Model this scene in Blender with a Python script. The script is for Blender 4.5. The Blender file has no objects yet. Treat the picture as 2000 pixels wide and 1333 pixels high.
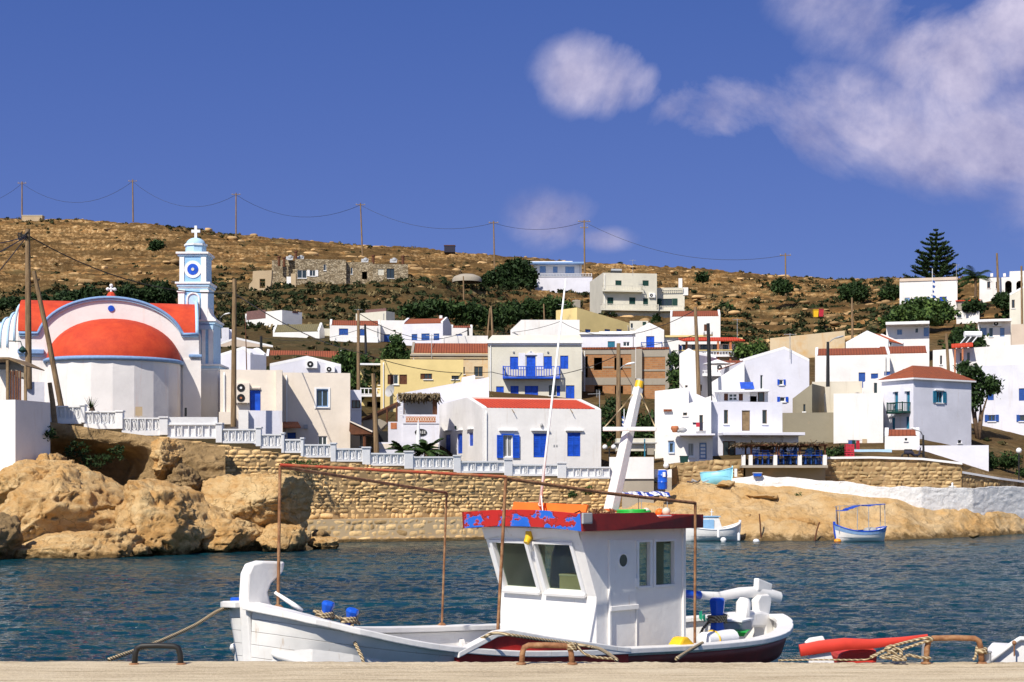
import bpy,bmesh,math,random
import numpy as np
from mathutils import Vector,Matrix

# ------------------------------------------------------------ camera, sky, sun, exposure
sc=bpy.context.scene
COL=sc.collection
F,H,YH=3000.0,3.0,950.0  # focal length and horizon row for a 2000 px wide frame, eye height in metres

cam_d=bpy.data.cameras.new("camera");cam=bpy.data.objects.new("camera",cam_d);COL.objects.link(cam)
cam.location=(0,0,H);cam.rotation_euler=(math.radians(90),0,0)
cam_d.sensor_width=36;cam_d.lens=36*F/2000;cam_d.shift_y=(YH-666.5)/2000
cam_d.clip_start=0.2;cam_d.clip_end=20000
sc.camera=cam

SUN=Vector((-0.48,-0.84,1.0)).normalized()  # towards the sun
elev=math.asin(SUN.z);azim=math.atan2(SUN.x,SUN.y)

w=bpy.data.worlds.new("World");sc.world=w;w.use_nodes=True
nt=w.node_tree;nt.nodes.clear()
def N(nt,t,**k):
    n=nt.nodes.new(t)
    for a,b in k.items():
        if a in n.inputs:n.inputs[a].default_value=b
        else:setattr(n,a,b)
    return n
def math_node(nt,op,a,b=None,c=None,clamp=False):
    n=nt.nodes.new('ShaderNodeMath');n.operation=op;n.use_clamp=clamp
    for i,v in enumerate((a,b,c)):
        if v is None:continue
        if isinstance(v,(int,float)):n.inputs[i].default_value=v
        else:nt.links.new(v,n.inputs[i])
    return n.outputs[0]
def mixc(nt,fac,a,b,mode='MIX'):
    n=nt.nodes.new('ShaderNodeMix');n.data_type='RGBA';n.blend_type=mode
    for s,v in((n.inputs[0],fac),(n.inputs[6],a),(n.inputs[7],b)):
        if isinstance(v,(int,float)):s.default_value=v
        elif isinstance(v,(tuple,list)):s.default_value=(*v[:3],1)
        else:nt.links.new(v,s)
    return n.outputs[2]

sky=N(nt,'ShaderNodeTexSky',sky_type='NISHITA',sun_disc=False)
sky.sun_elevation=elev;sky.sun_rotation=azim;sky.air_density=0.9;sky.dust_density=0.2;sky.ozone_density=3.0;sky.altitude=800
geo=N(nt,'ShaderNodeTexCoord')
sep=N(nt,'ShaderNodeSeparateXYZ');nt.links.new(geo.outputs['Generated'],sep.inputs[0])
dy=math_node(nt,'MAXIMUM',sep.outputs[1],0.05)
su=math_node(nt,'DIVIDE',sep.outputs[0],dy);sv=math_node(nt,'DIVIDE',sep.outputs[2],dy)
comb=N(nt,'ShaderNodeCombineXYZ');nt.links.new(su,comb.inputs[0]);nt.links.new(sv,comb.inputs[1])
n1=N(nt,'ShaderNodeTexNoise',Scale=7.0,Detail=10.0,Roughness=0.6,Distortion=0.55);nt.links.new(comb.outputs[0],n1.inputs['Vector'])
n2=N(nt,'ShaderNodeTexNoise',Scale=34.0,Detail=6.0,Roughness=0.6);nt.links.new(comb.outputs[0],n2.inputs['Vector'])
def blob(cx,cy,rx,ry,k=1.0):
    a=math_node(nt,'DIVIDE',math_node(nt,'SUBTRACT',su,(cx-1000)/F),rx/F)
    b=math_node(nt,'DIVIDE',math_node(nt,'SUBTRACT',sv,(YH-cy)/F),ry/F)
    r2=math_node(nt,'ADD',math_node(nt,'MULTIPLY',a,a),math_node(nt,'MULTIPLY',b,b))
    return math_node(nt,'MULTIPLY',math_node(nt,'SUBTRACT',1.0,r2,clamp=True),k)
# banks of cloud over the right half of the sky
blobs=[(1155,145,145,110,1.25),(1235,165,95,70,.95),(1700,235,380,150,.95),(1420,210,200,80,1.15),(1850,120,200,140,1.1),
         (1890,290,320,130,1.0),(2010,60,170,160,1.3),(1700,50,190,140,.6),(1620,10,160,90,.6),(1080,430,120,80,.8),(2200,250,400,330,1.1),(1180,468,85,38,.85),(180,10,260,60,.25)]
acc=None
for b in blobs:
    o=blob(*b);acc=o if acc is None else math_node(nt,'MAXIMUM',acc,o)
nz=math_node(nt,'ADD',math_node(nt,'MULTIPLY',n1.outputs[0],3.0),math_node(nt,'MULTIPLY',n2.outputs[0],.45))
den=math_node(nt,'SUBTRACT',math_node(nt,'ADD',math_node(nt,'MULTIPLY',acc,.80),nz),1.93)
den=math_node(nt,'MULTIPLY',den,1.15,clamp=True)
den=math_node(nt,'MULTIPLY',den,math_node(nt,'MULTIPLY',acc,1.35,clamp=True))
den=math_node(nt,'SMOOTH_MIN',den,0.86,0.25)
n3=N(nt,'ShaderNodeTexNoise',Scale=14.0,Detail=7.0,Roughness=0.6);off=N(nt,'ShaderNodeVectorMath',operation='ADD');nt.links.new(comb.outputs[0],off.inputs[0]);off.inputs[1].default_value=(.013,-.02,.3);nt.links.new(off.outputs[0],n3.inputs['Vector'])
lit=math_node(nt,'MULTIPLY',math_node(nt,'SUBTRACT',math_node(nt,'ADD',n3.outputs[0],math_node(nt,'MULTIPLY',sv,0.75)),.52),3.2,clamp=True)
ccol=mixc(nt,lit,(2.2,2.2,3.9),(5.9,5.4,6.7))
tint=mixc(nt,1.0,sky.outputs[0],(1.0,0.98,1.0),'MULTIPLY')
hsv=N(nt,'ShaderNodeHueSaturation',Hue=0.515,Saturation=1.05,Value=0.95);nt.links.new(tint,hsv.inputs['Color'])
away=math_node(nt,'MULTIPLY',math_node(nt,'MULTIPLY',math_node(nt,'SUBTRACT',sep.outputs[1],.15,clamp=True),1.5,clamp=True),.80)  # the sky opposite the sun is the deepest blue
deep=mixc(nt,math_node(nt,'MULTIPLY',sep.outputs[2],3.2,clamp=True),(.84,1.34,4.1),(.36,.86,3.15))
skyc=mixc(nt,den,mixc(nt,away,hsv.outputs[0],deep),ccol)
bg=N(nt,'ShaderNodeBackground',Strength=0.11);nt.links.new(skyc,bg.inputs[0])
wo=N(nt,'ShaderNodeOutputWorld');nt.links.new(bg.outputs[0],wo.inputs[0])

sun_d=bpy.data.lights.new("sun",'SUN');sun_d.energy=4.9;sun_d.angle=math.radians(0.53);sun_d.color=(1.0,0.93,0.82)
sun=bpy.data.objects.new("sun",sun_d);COL.objects.link(sun)
sun.rotation_euler=SUN.to_track_quat('Z','Y').to_euler()
sc.view_settings.view_transform='Standard';sc.view_settings.look='None'
sc.view_settings.exposure=0.22;sc.view_settings.gamma=1.0
sc.cycles.max_bounces=5;sc.cycles.diffuse_bounces=3;sc.cycles.glossy_bounces=3;sc.cycles.transmission_bounces=4
sc.cycles.caustics_reflective=False;sc.cycles.caustics_refractive=False

# ------------------------------------------------------------ helpers
rnd=random.Random(7)
def P(px,py,Y):return Vector(((px-1000)/F*Y,Y,H-(py-YH)/F*Y))
def zof(py,Y):return H-(py-YH)/F*Y
ROOT={}  # name -> world matrix of a thing
def tag(o,label=None,cat=None,group=None,kind=None):
    if label:o['label']=label
    if cat:o['category']=cat
    if group:o['group']=group
    if kind:o['kind']=kind
    return o
def thing(name,label,cat,loc=(0,0,0),rz=0,group=None,rot=None):
    o=bpy.data.objects.new(name,None);COL.objects.link(o)
    o.location=loc;o.rotation_euler=rot if rot else(0,0,rz);o.empty_display_size=.3
    tag(o,label,cat,group)
    from mathutils import Euler
    ROOT[o.name]=Matrix.Translation(Vector(loc))@Euler(o.rotation_euler).to_matrix().to_4x4()
    return o
def copy_tree(o,parent=None):
    c=o.copy();COL.objects.link(c)
    if parent:c.parent=parent
    for ch in list(o.children):copy_tree(ch,c)
    return c
class MB:
    def __init__(s):s.v=[];s.f=[]
    def face(s,pts):
        n=len(s.v);s.v+=[tuple(p)for p in pts];s.f.append(tuple(range(n,n+len(pts))))
    def mesh(s,v,f):
        n=len(s.v);s.v+=[tuple(p)for p in v];s.f+=[tuple(i+n for i in q)for q in f]
    def hexa(s,p):  # p: 4 bottom ccw, 4 top
        s.mesh(p,[(3,2,1,0),(4,5,6,7),(0,1,5,4),(1,2,6,5),(2,3,7,6),(3,0,4,7)])
    def box(s,x0,x1,y0,y1,z0,z1):
        s.hexa([(x0,y0,z0),(x1,y0,z0),(x1,y1,z0),(x0,y1,z0),(x0,y0,z1),(x1,y0,z1),(x1,y1,z1),(x0,y1,z1)])
    def prism(s,pts,vec):
        n=len(pts);a=[Vector(p)for p in pts];v=Vector(vec)
        s.mesh(a+[p+v for p in a],[tuple(range(n-1,-1,-1)),tuple(range(n,2*n))]+[(i,(i+1)%n,(i+1)%n+n,i+n)for i in range(n)])
    def tube(s,path,r,n=8,caps=True,sq=None):
        path=[Vector(p)for p in path];m=len(path);R=r if isinstance(r,(list,tuple))else[r]*m
        rings=[];up=None
        for i,p in enumerate(path):
            d=(path[min(i+1,m-1)]-path[max(i-1,0)])
            d=d.normalized()if d.length>1e-9 else Vector((0,0,1))
            if up is None:up=Vector((0,0,1))if abs(d.z)<.95 else Vector((0,1,0))
            a=d.cross(up)
            if a.length<1e-4:a=d.cross(Vector((1,.3,0)))
            a.normalize();b=a.cross(d).normalized();up=b
            q=[]
            for k in range(n):
                t=2*math.pi*(k+.5)/n
                q.append(p+a*(R[i]*math.cos(t)*(sq[0]if sq else 1))+b*(R[i]*math.sin(t)*(sq[1]if sq else 1)))
            rings.append(q)
        n0=len(s.v)
        for q in rings:s.v+=[tuple(x)for x in q]
        for i in range(m-1):
            for k in range(n):
                a=n0+i*n+k;b=n0+i*n+(k+1)%n
                s.f.append((a,b,b+n,a+n))
        if caps:
            s.f.append(tuple(n0+k for k in range(n-1,-1,-1)));s.f.append(tuple(n0+(m-1)*n+k for k in range(n)))
    def lathe(s,prof,c,n=20,a0=0.0,a1=2*math.pi,sx=1,sy=1):
        full=abs(a1-a0-2*math.pi)<1e-6;m=n if full else n+1;n0=len(s.v)
        for r,z in prof:
            for k in range(m):
                t=a0+(a1-a0)*k/n;s.v.append((c[0]+r*math.cos(t)*sx,c[1]+r*math.sin(t)*sy,c[2]+z))
        for i in range(len(prof)-1):
            for k in range(n):
                a=n0+i*m+k;b=n0+i*m+(k+1)%m;s.f.append((a,b,b+m,a+m))
    def ball(s,c,r,n=10,m=6,sz=1.0):
        s.lathe([(max(r*math.sin(math.pi*i/m),1e-4),-r*sz*math.cos(math.pi*i/m))for i in range(m+1)],c,n)
    def build(s,name,mat,parent=None,smooth=False,bevel=0.0,world=False,seg=2,subsurf=0,autos=None):
        v=s.v
        if world and parent is not None:
            Mi=ROOT[parent.name].inverted();v=[tuple(Mi@Vector(p))for p in v]
        me=bpy.data.meshes.new(name);me.from_pydata(v,[],s.f);me.update()
        o=bpy.data.objects.new(name,me);COL.objects.link(o)
        if mat:me.materials.append(mat)
        if parent is not None:
            o.parent=parent
            if parent.name in ROOT:ROOT[o.name]=ROOT[parent.name]
        else:ROOT[o.name]=Matrix()
        fix_normals(me)
        if smooth:
            me.polygons.foreach_set('use_smooth',[True]*len(me.polygons))
            if autos:me.set_sharp_from_angle(angle=math.radians(autos))
        if bevel:
            b=o.modifiers.new('bevel','BEVEL');b.width=bevel;b.segments=seg;b.limit_method='ANGLE';b.angle_limit=math.radians(35)
        if subsurf:
            b=o.modifiers.new('sub','SUBSURF');b.levels=subsurf;b.render_levels=subsurf
        return o
def fix_normals(me):
    bm=bmesh.new();bm.from_mesh(me);bmesh.ops.recalc_face_normals(bm,faces=bm.faces);bm.to_mesh(me);bm.free()
def np_mesh(name,V,Fc,mat,parent=None,smooth=False,col=None):
    V=np.asarray(V,dtype=np.float32);Fc=np.asarray(Fc,dtype=np.int32);k=Fc.shape[1]
    me=bpy.data.meshes.new(name)
    me.vertices.add(len(V));me.vertices.foreach_set('co',V.ravel())
    me.loops.add(len(Fc)*k);me.loops.foreach_set('vertex_index',Fc.ravel())
    me.polygons.add(len(Fc));me.polygons.foreach_set('loop_start',np.arange(0,len(Fc)*k,k,dtype=np.int32))
    me.update(calc_edges=True);me.validate()
    if smooth:me.polygons.foreach_set('use_smooth',np.ones(len(Fc),dtype=bool))
    if col is not None:
        a=me.attributes.new('tint','FLOAT','POINT');a.data.foreach_set('value',np.asarray(col,dtype=np.float32))
    me.materials.append(mat)
    o=bpy.data.objects.new(name,me);COL.objects.link(o)
    if parent is not None:
        o.parent=parent;ROOT[o.name]=ROOT[parent.name]
    else:ROOT[o.name]=Matrix()
    return o
def _h(ix,iy,iz,seed):
    h=(ix*374761393+iy*668265263+iz*2147483647+seed*974634777)&0xFFFFFFFF
    h=((h^(h>>13))*1274126177)&0xFFFFFFFF
    return((h^(h>>16))&0xFFFFFF)/float(0xFFFFFF)
def vnoise(p,seed=0):
    p=np.asarray(p,dtype=np.float64);i=np.floor(p).astype(np.int64);f=p-i;f=f*f*(3-2*f)
    out=0
    for dx in(0,1):
        wx=f[:,0]if dx else 1-f[:,0]
        for dy_ in(0,1):
            wy=f[:,1]if dy_ else 1-f[:,1]
            for dz in(0,1):
                wz=f[:,2]if dz else 1-f[:,2]
                out=out+wx*wy*wz*_h(i[:,0]+dx,i[:,1]+dy_,i[:,2]+dz,seed)
    return out*2-1
def fbm(p,octs=4,seed=0,gain=.5,ridged=False):
    a=1.0;s=0;p=np.asarray(p,dtype=np.float64);tot=0
    for o in range(octs):
        n=vnoise(p,seed+o*17)
        if ridged:n=1-2*np.abs(n)
        s=s+a*n;tot+=a;a*=gain;p=p*2.03+11.7
    return s/tot

# ------------------------------------------------------------ materials
MATS={}
def newmat(name):
    m=bpy.data.materials.new(name);m.use_nodes=True;nt=m.node_tree
    b=nt.nodes['Principled BSDF'];MATS[name]=m
    return m,nt,b
def coords(nt,obj=True,scale=(1,1,1)):
    tc=nt.nodes.new('ShaderNodeTexCoord');mp=nt.nodes.new('ShaderNodeMapping');mp.inputs['Scale'].default_value=scale
    nt.links.new(tc.outputs['Object'],mp.inputs[0]);return mp.outputs[0]
def wcoords(nt,scale=(1,1,1)):
    g=nt.nodes.new('ShaderNodeNewGeometry');mp=nt.nodes.new('ShaderNodeMapping');mp.inputs['Scale'].default_value=scale
    nt.links.new(g.outputs['Position'],mp.inputs[0]);return mp.outputs[0]
def noise(nt,vec,scale,detail=4.0,rough=.55):
    n=nt.nodes.new('ShaderNodeTexNoise');n.inputs['Scale'].default_value=scale;n.inputs['Detail'].default_value=detail;n.inputs['Roughness'].default_value=rough
    nt.links.new(vec,n.inputs['Vector']);return n.outputs[0]
def ramp(nt,fac,stops,interp='LINEAR'):
    r=nt.nodes.new('ShaderNodeValToRGB');r.color_ramp.interpolation=interp
    e=r.color_ramp.elements
    while len(e)<len(stops):e.new(.5)
    for k,(p,c)in enumerate(stops):
        e[k].position=p;e[k].color=(*c,1)if isinstance(c,(tuple,list))else(c,c,c,1)
    nt.links.new(fac,r.inputs[0]);return r.outputs[0]
def bump(nt,b,height,dist,strength=1.0,normal=None):
    n=nt.nodes.new('ShaderNodeBump');n.inputs['Distance'].default_value=dist;n.inputs['Strength'].default_value=strength
    nt.links.new(height,n.inputs['Height'])
    if normal is not None:nt.links.new(normal,n.inputs['Normal'])
    nt.links.new(n.outputs[0],b.inputs['Normal']);return n.outputs[0]
def plain(name,c,rough=.6,var=.12,scale=6,bumpd=0.0,metal=0,spec=.3):
    m,nt,b=newmat(name);v=coords(nt);n=noise(nt,v,scale,5)
    d=tuple(x*(1-var)for x in c);l=tuple(min(1,x*(1+var))for x in c)
    nt.links.new(ramp(nt,n,[(.3,d),(.7,l)]),b.inputs['Base Color'])
    b.inputs['Roughness'].default_value=rough;b.inputs['Metallic'].default_value=metal;b.inputs['Specular IOR Level'].default_value=spec
    if bumpd:bump(nt,b,n,bumpd)
    return m
def plaster(name,c,stain=(.45,.36,.27),amount=.25,blotch=None,rough=.85):
    """lime-washed wall: faint mottling, rain streaks and a few stains"""
    m,nt,b=newmat(name);v=wcoords(nt)
    n=noise(nt,v,.55,5,.6);n2=noise(nt,v,5.0,4);st=noise(nt,wcoords(nt,(2.2,2.2,.22)),1.0,6,.7)
    base=ramp(nt,n,[(.3,tuple(x*.87 for x in c)),(.62,c)])
    f=math_node(nt,'MULTIPLY',math_node(nt,'SUBTRACT',st,.57,clamp=True),amount*9,clamp=True)
    col=mixc(nt,f,base,stain)
    if blotch:
        bl=noise(nt,v,blotch[0],5,.65);f2=math_node(nt,'MULTIPLY',math_node(nt,'SUBTRACT',bl,blotch[1],clamp=True),blotch[2],clamp=True)
        col=mixc(nt,f2,col,blotch[3])
    nt.links.new(col,b.inputs['Base Color']);b.inputs['Roughness'].default_value=rough;b.inputs['Specular IOR Level'].default_value=.15
    h=math_node(nt,'ADD',math_node(nt,'MULTIPLY',n,.5),math_node(nt,'MULTIPLY',n2,.25))
    bump(nt,b,h,.06,.6)
    return m
def tiles(name,c,c2,axis='X'):
    m,nt,b=newmat(name);v=coords(nt)
    wv=nt.nodes.new('ShaderNodeTexWave');wv.wave_type='BANDS';wv.bands_direction=axis;wv.inputs['Scale'].default_value=1.25
    wv.inputs['Distortion'].default_value=.4;wv.inputs['Detail'].default_value=1
    nt.links.new(v,wv.inputs['Vector'])
    w2=nt.nodes.new('ShaderNodeTexWave');w2.wave_type='BANDS';w2.wave_profile='SAW';w2.bands_direction='Z';w2.inputs['Scale'].default_value=1.6;w2.inputs['Distortion'].default_value=.3
    nt.links.new(v,w2.inputs['Vector'])
    n=noise(nt,v,3.5,6,.7);n2=noise(nt,v,.5,3)
    nn=math_node(nt,'ADD',math_node(nt,'MULTIPLY',n,.7),math_node(nt,'MULTIPLY',n2,.35))
    nt.links.new(ramp(nt,nn,[(.3,c2),(.62,c),(.85,tuple(min(1,x*1.25+.03)for x in c))]),b.inputs['Base Color'])
    h=math_node(nt,'ADD',wv.outputs['Fac'],math_node(nt,'MULTIPLY',w2.outputs['Fac'],.5))
    bump(nt,b,h,.07,.9);b.inputs['Roughness'].default_value=.85
    return m
M=MATS
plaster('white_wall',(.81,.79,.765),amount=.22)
plaster('shade_white_wall',(.72,.72,.79),amount=.2)  # white plaster with the lilac of shade put into its colour
plaster('grey_wall',(.44,.44,.47),amount=.2,blotch=(.9,.5,4,(.34,.34,.36)))
plaster('church_wall',(.82,.78,.755),stain=(.72,.42,.30),amount=.30)
plaster('cream_wall',(.80,.71,.60),stain=(.5,.38,.25),amount=.10)
plaster('ivory_wall',(.66,.63,.53),stain=(.42,.36,.28),amount=.16)
plaster('yellow_wall',(.76,.60,.27),stain=(.5,.38,.2),amount=.12)
plaster('tan_wall',(.50,.38,.24),stain=(.3,.22,.14),amount=.2)
plaster('ochre_wall',(.62,.50,.33),stain=(.55,.30,.12),amount=.5,blotch=(.5,.48,5,(.58,.37,.16)))
plaster('beige_wall',(.63,.52,.42),stain=(.45,.36,.26),amount=.12)
plaster('bare_render',(.28,.25,.18),stain=(.2,.16,.11),amount=.3,blotch=(.45,.55,6,(.40,.30,.19)))
plaster('concrete',(.36,.32,.26),stain=(.24,.2,.15),amount=.4)
plaster('pale_stone',(.60,.55,.45),stain=(.35,.28,.2),amount=.3)
plain('light_blue',(.28,.50,.74),.7,.1);plain('pale_blue',(.42,.62,.80),.7,.08)
plain('trim_blue',(.20,.33,.55),.7,.15);plain('shutter_blue',(.012,.08,.52),.45,.28,3)
plain('shutter_dull',(.02,.08,.32),.6,.15,3);plain('teal',(.02,.16,.26),.6,.15,3)
plain('green_dark',(.01,.05,.04),.6,.2);plain('brown_wood',(.12,.045,.02),.7,.3,4)
plain('old_wood',(.22,.15,.08),.8,.25,5);plain('dark',(.012,.013,.014),.6,.2);plain('black_iron',(.02,.02,.02),.5,.3)
plain('white_paint',(.82,.82,.81),.45,.04,5);plain('white_trim',(.80,.80,.80),.8,.05,4)
plain('grey_metal',(.35,.36,.37),.45,.15);plain('dish_grey',(.38,.38,.38),.5,.1)
plain('blue_plastic',(.01,.10,.60),.3,.1,2,spec=.5);plain('yellow_plastic',(.80,.48,.02),.35,.08)
plain('orange_paint',(.80,.16,.02),.5,.1,3);plain('green_plastic',(.02,.45,.06),.35,.1);plain('mint_plastic',(.03,.45,.25),.35,.1)
plain('red_paint',(.62,.05,.03),.45,.22,3);plain('straw',(.16,.12,.07),.95,.35,14)
plain('turquoise_paint',(.25,.60,.74),.4,.06);plain('cloth_red',(.45,.03,.05),.9);plain('cloth_dark',(.03,.03,.05),.9)
plain('cloth_blue',(.05,.11,.30),.9);plain('skin',(.45,.26,.18),.6,.05);plain('buoy_orange',(.85,.30,.02),.5,.1)
plain('terracotta',(.45,.16,.07),.8,.2);plain('foam_white',(.75,.77,.8),.6,.05)
m,nt,b=newmat('glass_dark');b.inputs['Base Color'].default_value=(.02,.03,.035,1);b.inputs['Roughness'].default_value=.12;b.inputs['Specular IOR Level'].default_value=.6
m,nt,b=newmat('glass_curtain');v=coords(nt);nt.links.new(ramp(nt,noise(nt,coords(nt,scale=(9,9,.6)),1.5,3),[(.35,(.16,.16,.15)),(.65,(.38,.38,.36))]),b.inputs['Base Color']);b.inputs['Roughness'].default_value=.3
m,nt,b=newmat('glass_clear');tr=nt.nodes.new('ShaderNodeBsdfTransparent');tr.inputs[0].default_value=(.80,.88,.80,1);mx=nt.nodes.new('ShaderNodeMixShader');mx.inputs[0].default_value=.16;nt.links.new(tr.outputs[0],mx.inputs[1]);nt.links.new(b.outputs[0],mx.inputs[2]);nt.links.new(mx.outputs[0],nt.nodes['Material Output'].inputs[0]);b.inputs['Base Color'].default_value=(.10,.12,.10,1);b.inputs['Roughness'].default_value=.08
tiles('tile_orange',(.60,.06,.014),(.42,.035,.01));tiles('tile_orange_y',(.58,.13,.035),(.4,.08,.025),'Y')
tiles('tile_rust',(.30,.072,.022),(.17,.045,.02))
tiles('tile_mauve',(.24,.12,.11),(.17,.10,.09));tiles('tile_olive',(.18,.15,.07),(.11,.10,.055))
m,nt,b=newmat('dome_red');v=coords(nt);n=noise(nt,v,1.2,6,.7);nt.links.new(ramp(nt,n,[(.3,(.42,.030,.008)),(.55,(.56,.052,.011)),(.75,(.62,.075,.016))]),b.inputs['Base Color']);b.inputs['Roughness'].default_value=.8;bump(nt,b,noise(nt,v,12,5),.03,.5)
m,nt,b=newmat('rust');v=coords(nt);n=noise(nt,v,9,6,.7);nt.links.new(ramp(nt,n,[(.3,(.12,.05,.02)),(.5,(.27,.12,.05)),(.72,(.42,.26,.13))]),b.inputs['Base Color']);b.inputs['Roughness'].default_value=.8;bump(nt,b,n,.01)
m,nt,b=newmat('rust_paint');v=coords(nt);n=noise(nt,v,5,6,.7);nt.links.new(ramp(nt,n,[(.42,(.42,.05,.02)),(.55,(.34,.12,.05)),(.7,(.5,.28,.12))]),b.inputs['Base Color']);b.inputs['Roughness'].default_value=.7
m,nt,b=newmat('pole_wood');v=coords(nt,scale=(6,6,.5));n=noise(nt,v,2,6,.7);nt.links.new(ramp(nt,n,[(.3,(.07,.045,.025)),(.5,(.22,.14,.07)),(.75,(.38,.27,.15))]),b.inputs['Base Color']);b.inputs['Roughness'].default_value=.9;bump(nt,b,n,.02)
m,nt,b=newmat('rope');v=coords(nt);wv=nt.nodes.new('ShaderNodeTexWave');wv.bands_direction='DIAGONAL';wv.inputs['Scale'].default_value=12;nt.links.new(v,wv.inputs['Vector'])
nt.links.new(ramp(nt,wv.outputs['Fac'],[(0,(.22,.15,.08)),(.5,(.52,.39,.22)),(1,(.66,.54,.34))]),b.inputs['Base Color']);b.inputs['Roughness'].default_value=.95;bump(nt,b,wv.outputs['Fac'],.02)
m,nt,b=newmat('peeling');v=coords(nt,scale=(1,1,1.6));n=noise(nt,v,3.2,8,.6);sz=nt.nodes.new('ShaderNodeSeparateXYZ');nt.links.new(coords(nt),sz.inputs[0]);n=math_node(nt,'SUBTRACT',n,math_node(nt,'MULTIPLY',math_node(nt,'SUBTRACT',sz.outputs[2],2.55),.45))
c=ramp(nt,n,[(.0,(.36,.012,.010)),(.3,(.50,.02,.015)),(.505,(.48,.02,.015)),(.507,(.55,.22,.3)),(.516,(.02,.14,.62)),(1,(.01,.10,.50))])
nt.links.new(c,b.inputs['Base Color']);b.inputs['Roughness'].default_value=.55;bump(nt,b,ramp(nt,n,[(.47,1.0),(.50,.0)]),.012)
m,nt,b=newmat('maroon');v=coords(nt);n=noise(nt,v,2.5,7,.7);nt.links.new(ramp(nt,n,[(.3,(.13,.008,.006)),(.6,(.26,.014,.010)),(.8,(.36,.03,.02))]),b.inputs['Base Color']);b.inputs['Roughness'].default_value=.5
m,nt,b=newmat('boat_white');v=coords(nt);n=noise(nt,v,1.6,6,.6);st=noise(nt,coords(nt,scale=(3,3,.6)),3,7,.7)
c=ramp(nt,n,[(.3,(.76,.74,.71)),(.6,(.86,.84,.80))])
c=mixc(nt,math_node(nt,'MULTIPLY',math_node(nt,'SUBTRACT',st,.61,clamp=True),6,clamp=True),c,(.52,.36,.20))
nt.links.new(c,b.inputs['Base Color']);b.inputs['Roughness'].default_value=.42;bump(nt,b,noise(nt,v,7,4),.012,.5)
m,nt,b=newmat('hull_white');v=coords(nt);n=noise(nt,v,1.6,6,.6);st=noise(nt,coords(nt,scale=(2.5,2.5,.5)),3,7,.7);sz=nt.nodes.new('ShaderNodeSeparateXYZ');nt.links.new(v,sz.inputs[0])
sx_=math_node(nt,'ADD',sz.outputs[2],math_node(nt,'MULTIPLY',math_node(nt,'MULTIPLY',sz.outputs[0],sz.outputs[0]),-.022));fr_=math_node(nt,'FRACT',math_node(nt,'MULTIPLY',sx_,7.0));seam=ramp(nt,fr_,[(.0,1.0),(.035,0.0),(.97,.0),(1,1.0)])
c=ramp(nt,n,[(.3,(.70,.68,.64)),(.6,(.84,.82,.78))]);c=mixc(nt,math_node(nt,'MULTIPLY',math_node(nt,'SUBTRACT',st,.60,clamp=True),6,clamp=True),c,(.46,.31,.17));c=mixc(nt,math_node(nt,'MULTIPLY',seam,.35),c,(.30,.26,.20))
nt.links.new(c,b.inputs['Base Color']);b.inputs['Roughness'].default_value=.5;bump(nt,b,math_node(nt,'SUBTRACT',math_node(nt,'MULTIPLY',n,.6),math_node(nt,'MULTIPLY',seam,.5)),.02,.8)
m,nt,b=newmat('brick');v=coords(nt)
n=noise(nt,v,.8,4);n4=noise(nt,v,6,5,.7)
br=nt.nodes.new('ShaderNodeTexBrick');br.inputs['Scale'].default_value=1.0;br.inputs['Brick Width'].default_value=.38;br.inputs['Row Height'].default_value=.2;br.inputs['Mortar Size'].default_value=.014
br.inputs['Color1'].default_value=(.42,.19,.07,1);br.inputs['Color2'].default_value=(.32,.14,.055,1);br.inputs['Mortar'].default_value=(.30,.22,.13,1)
mp=nt.nodes.new('ShaderNodeMapping');mp.inputs['Rotation'].default_value=(math.radians(90),0,0);nt.links.new(v,mp.inputs[0]);nt.links.new(mp.outputs[0],br.inputs['Vector'])
nt.links.new(mixc(nt,ramp(nt,n4,[(.56,0.0),(.75,.6)]),br.outputs['Color'],(.40,.28,.16)),b.inputs['Base Color']);b.inputs['Roughness'].default_value=.9
m,nt,b=newmat('foliage')
at=nt.nodes.new('ShaderNodeAttribute');at.attribute_name='tint'
nt.links.new(ramp(nt,at.outputs['Fac'],[(0,(.014,.030,.009)),(.5,(.032,.064,.016)),(1,(.10,.16,.035))]),b.inputs['Base Color']);b.inputs['Roughness'].default_value=.7
b.inputs['Specular IOR Level'].default_value=.2
m,nt,b=newmat('scrub')
at=nt.nodes.new('ShaderNodeAttribute');at.attribute_name='tint'
nt.links.new(ramp(nt,at.outputs['Fac'],[(0,(.016,.026,.010)),(.45,(.034,.044,.018)),(.7,(.085,.075,.035)),(1,(.20,.15,.07))]),b.inputs['Base Color']);b.inputs['Roughness'].default_value=.9
b.inputs['Specular IOR Level'].default_value=.1
plain('bark',(.14,.09,.055),.95,.3,5,.05)
def stone_mat(name,c,spread=.35):
    m,nt,b=newmat(name);v=wcoords(nt);at=nt.nodes.new('ShaderNodeAttribute');at.attribute_name='tint'
    n=noise(nt,v,5,6,.65)
    f=math_node(nt,'ADD',math_node(nt,'MULTIPLY',at.outputs['Fac'],.7),math_node(nt,'MULTIPLY',n,.45))
    lo=tuple(x*(1-spread)*k for x,k in zip(c,(.85,.8,.75)));hi=tuple(min(1,x*(1+spread))for x in c)
    nt.links.new(ramp(nt,f,[(.15,lo),(.55,c),(.95,hi)]),b.inputs['Base Color']);b.inputs['Roughness'].default_value=.95;b.inputs['Specular IOR Level'].default_value=.1
    bump(nt,b,n,.05,.9);return m
stone_mat('stone_wall',(.70,.48,.23),.38);stone_mat('stone_grey',(.40,.29,.15),.45);stone_mat('hill_rock',(.44,.29,.14),.5)
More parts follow.
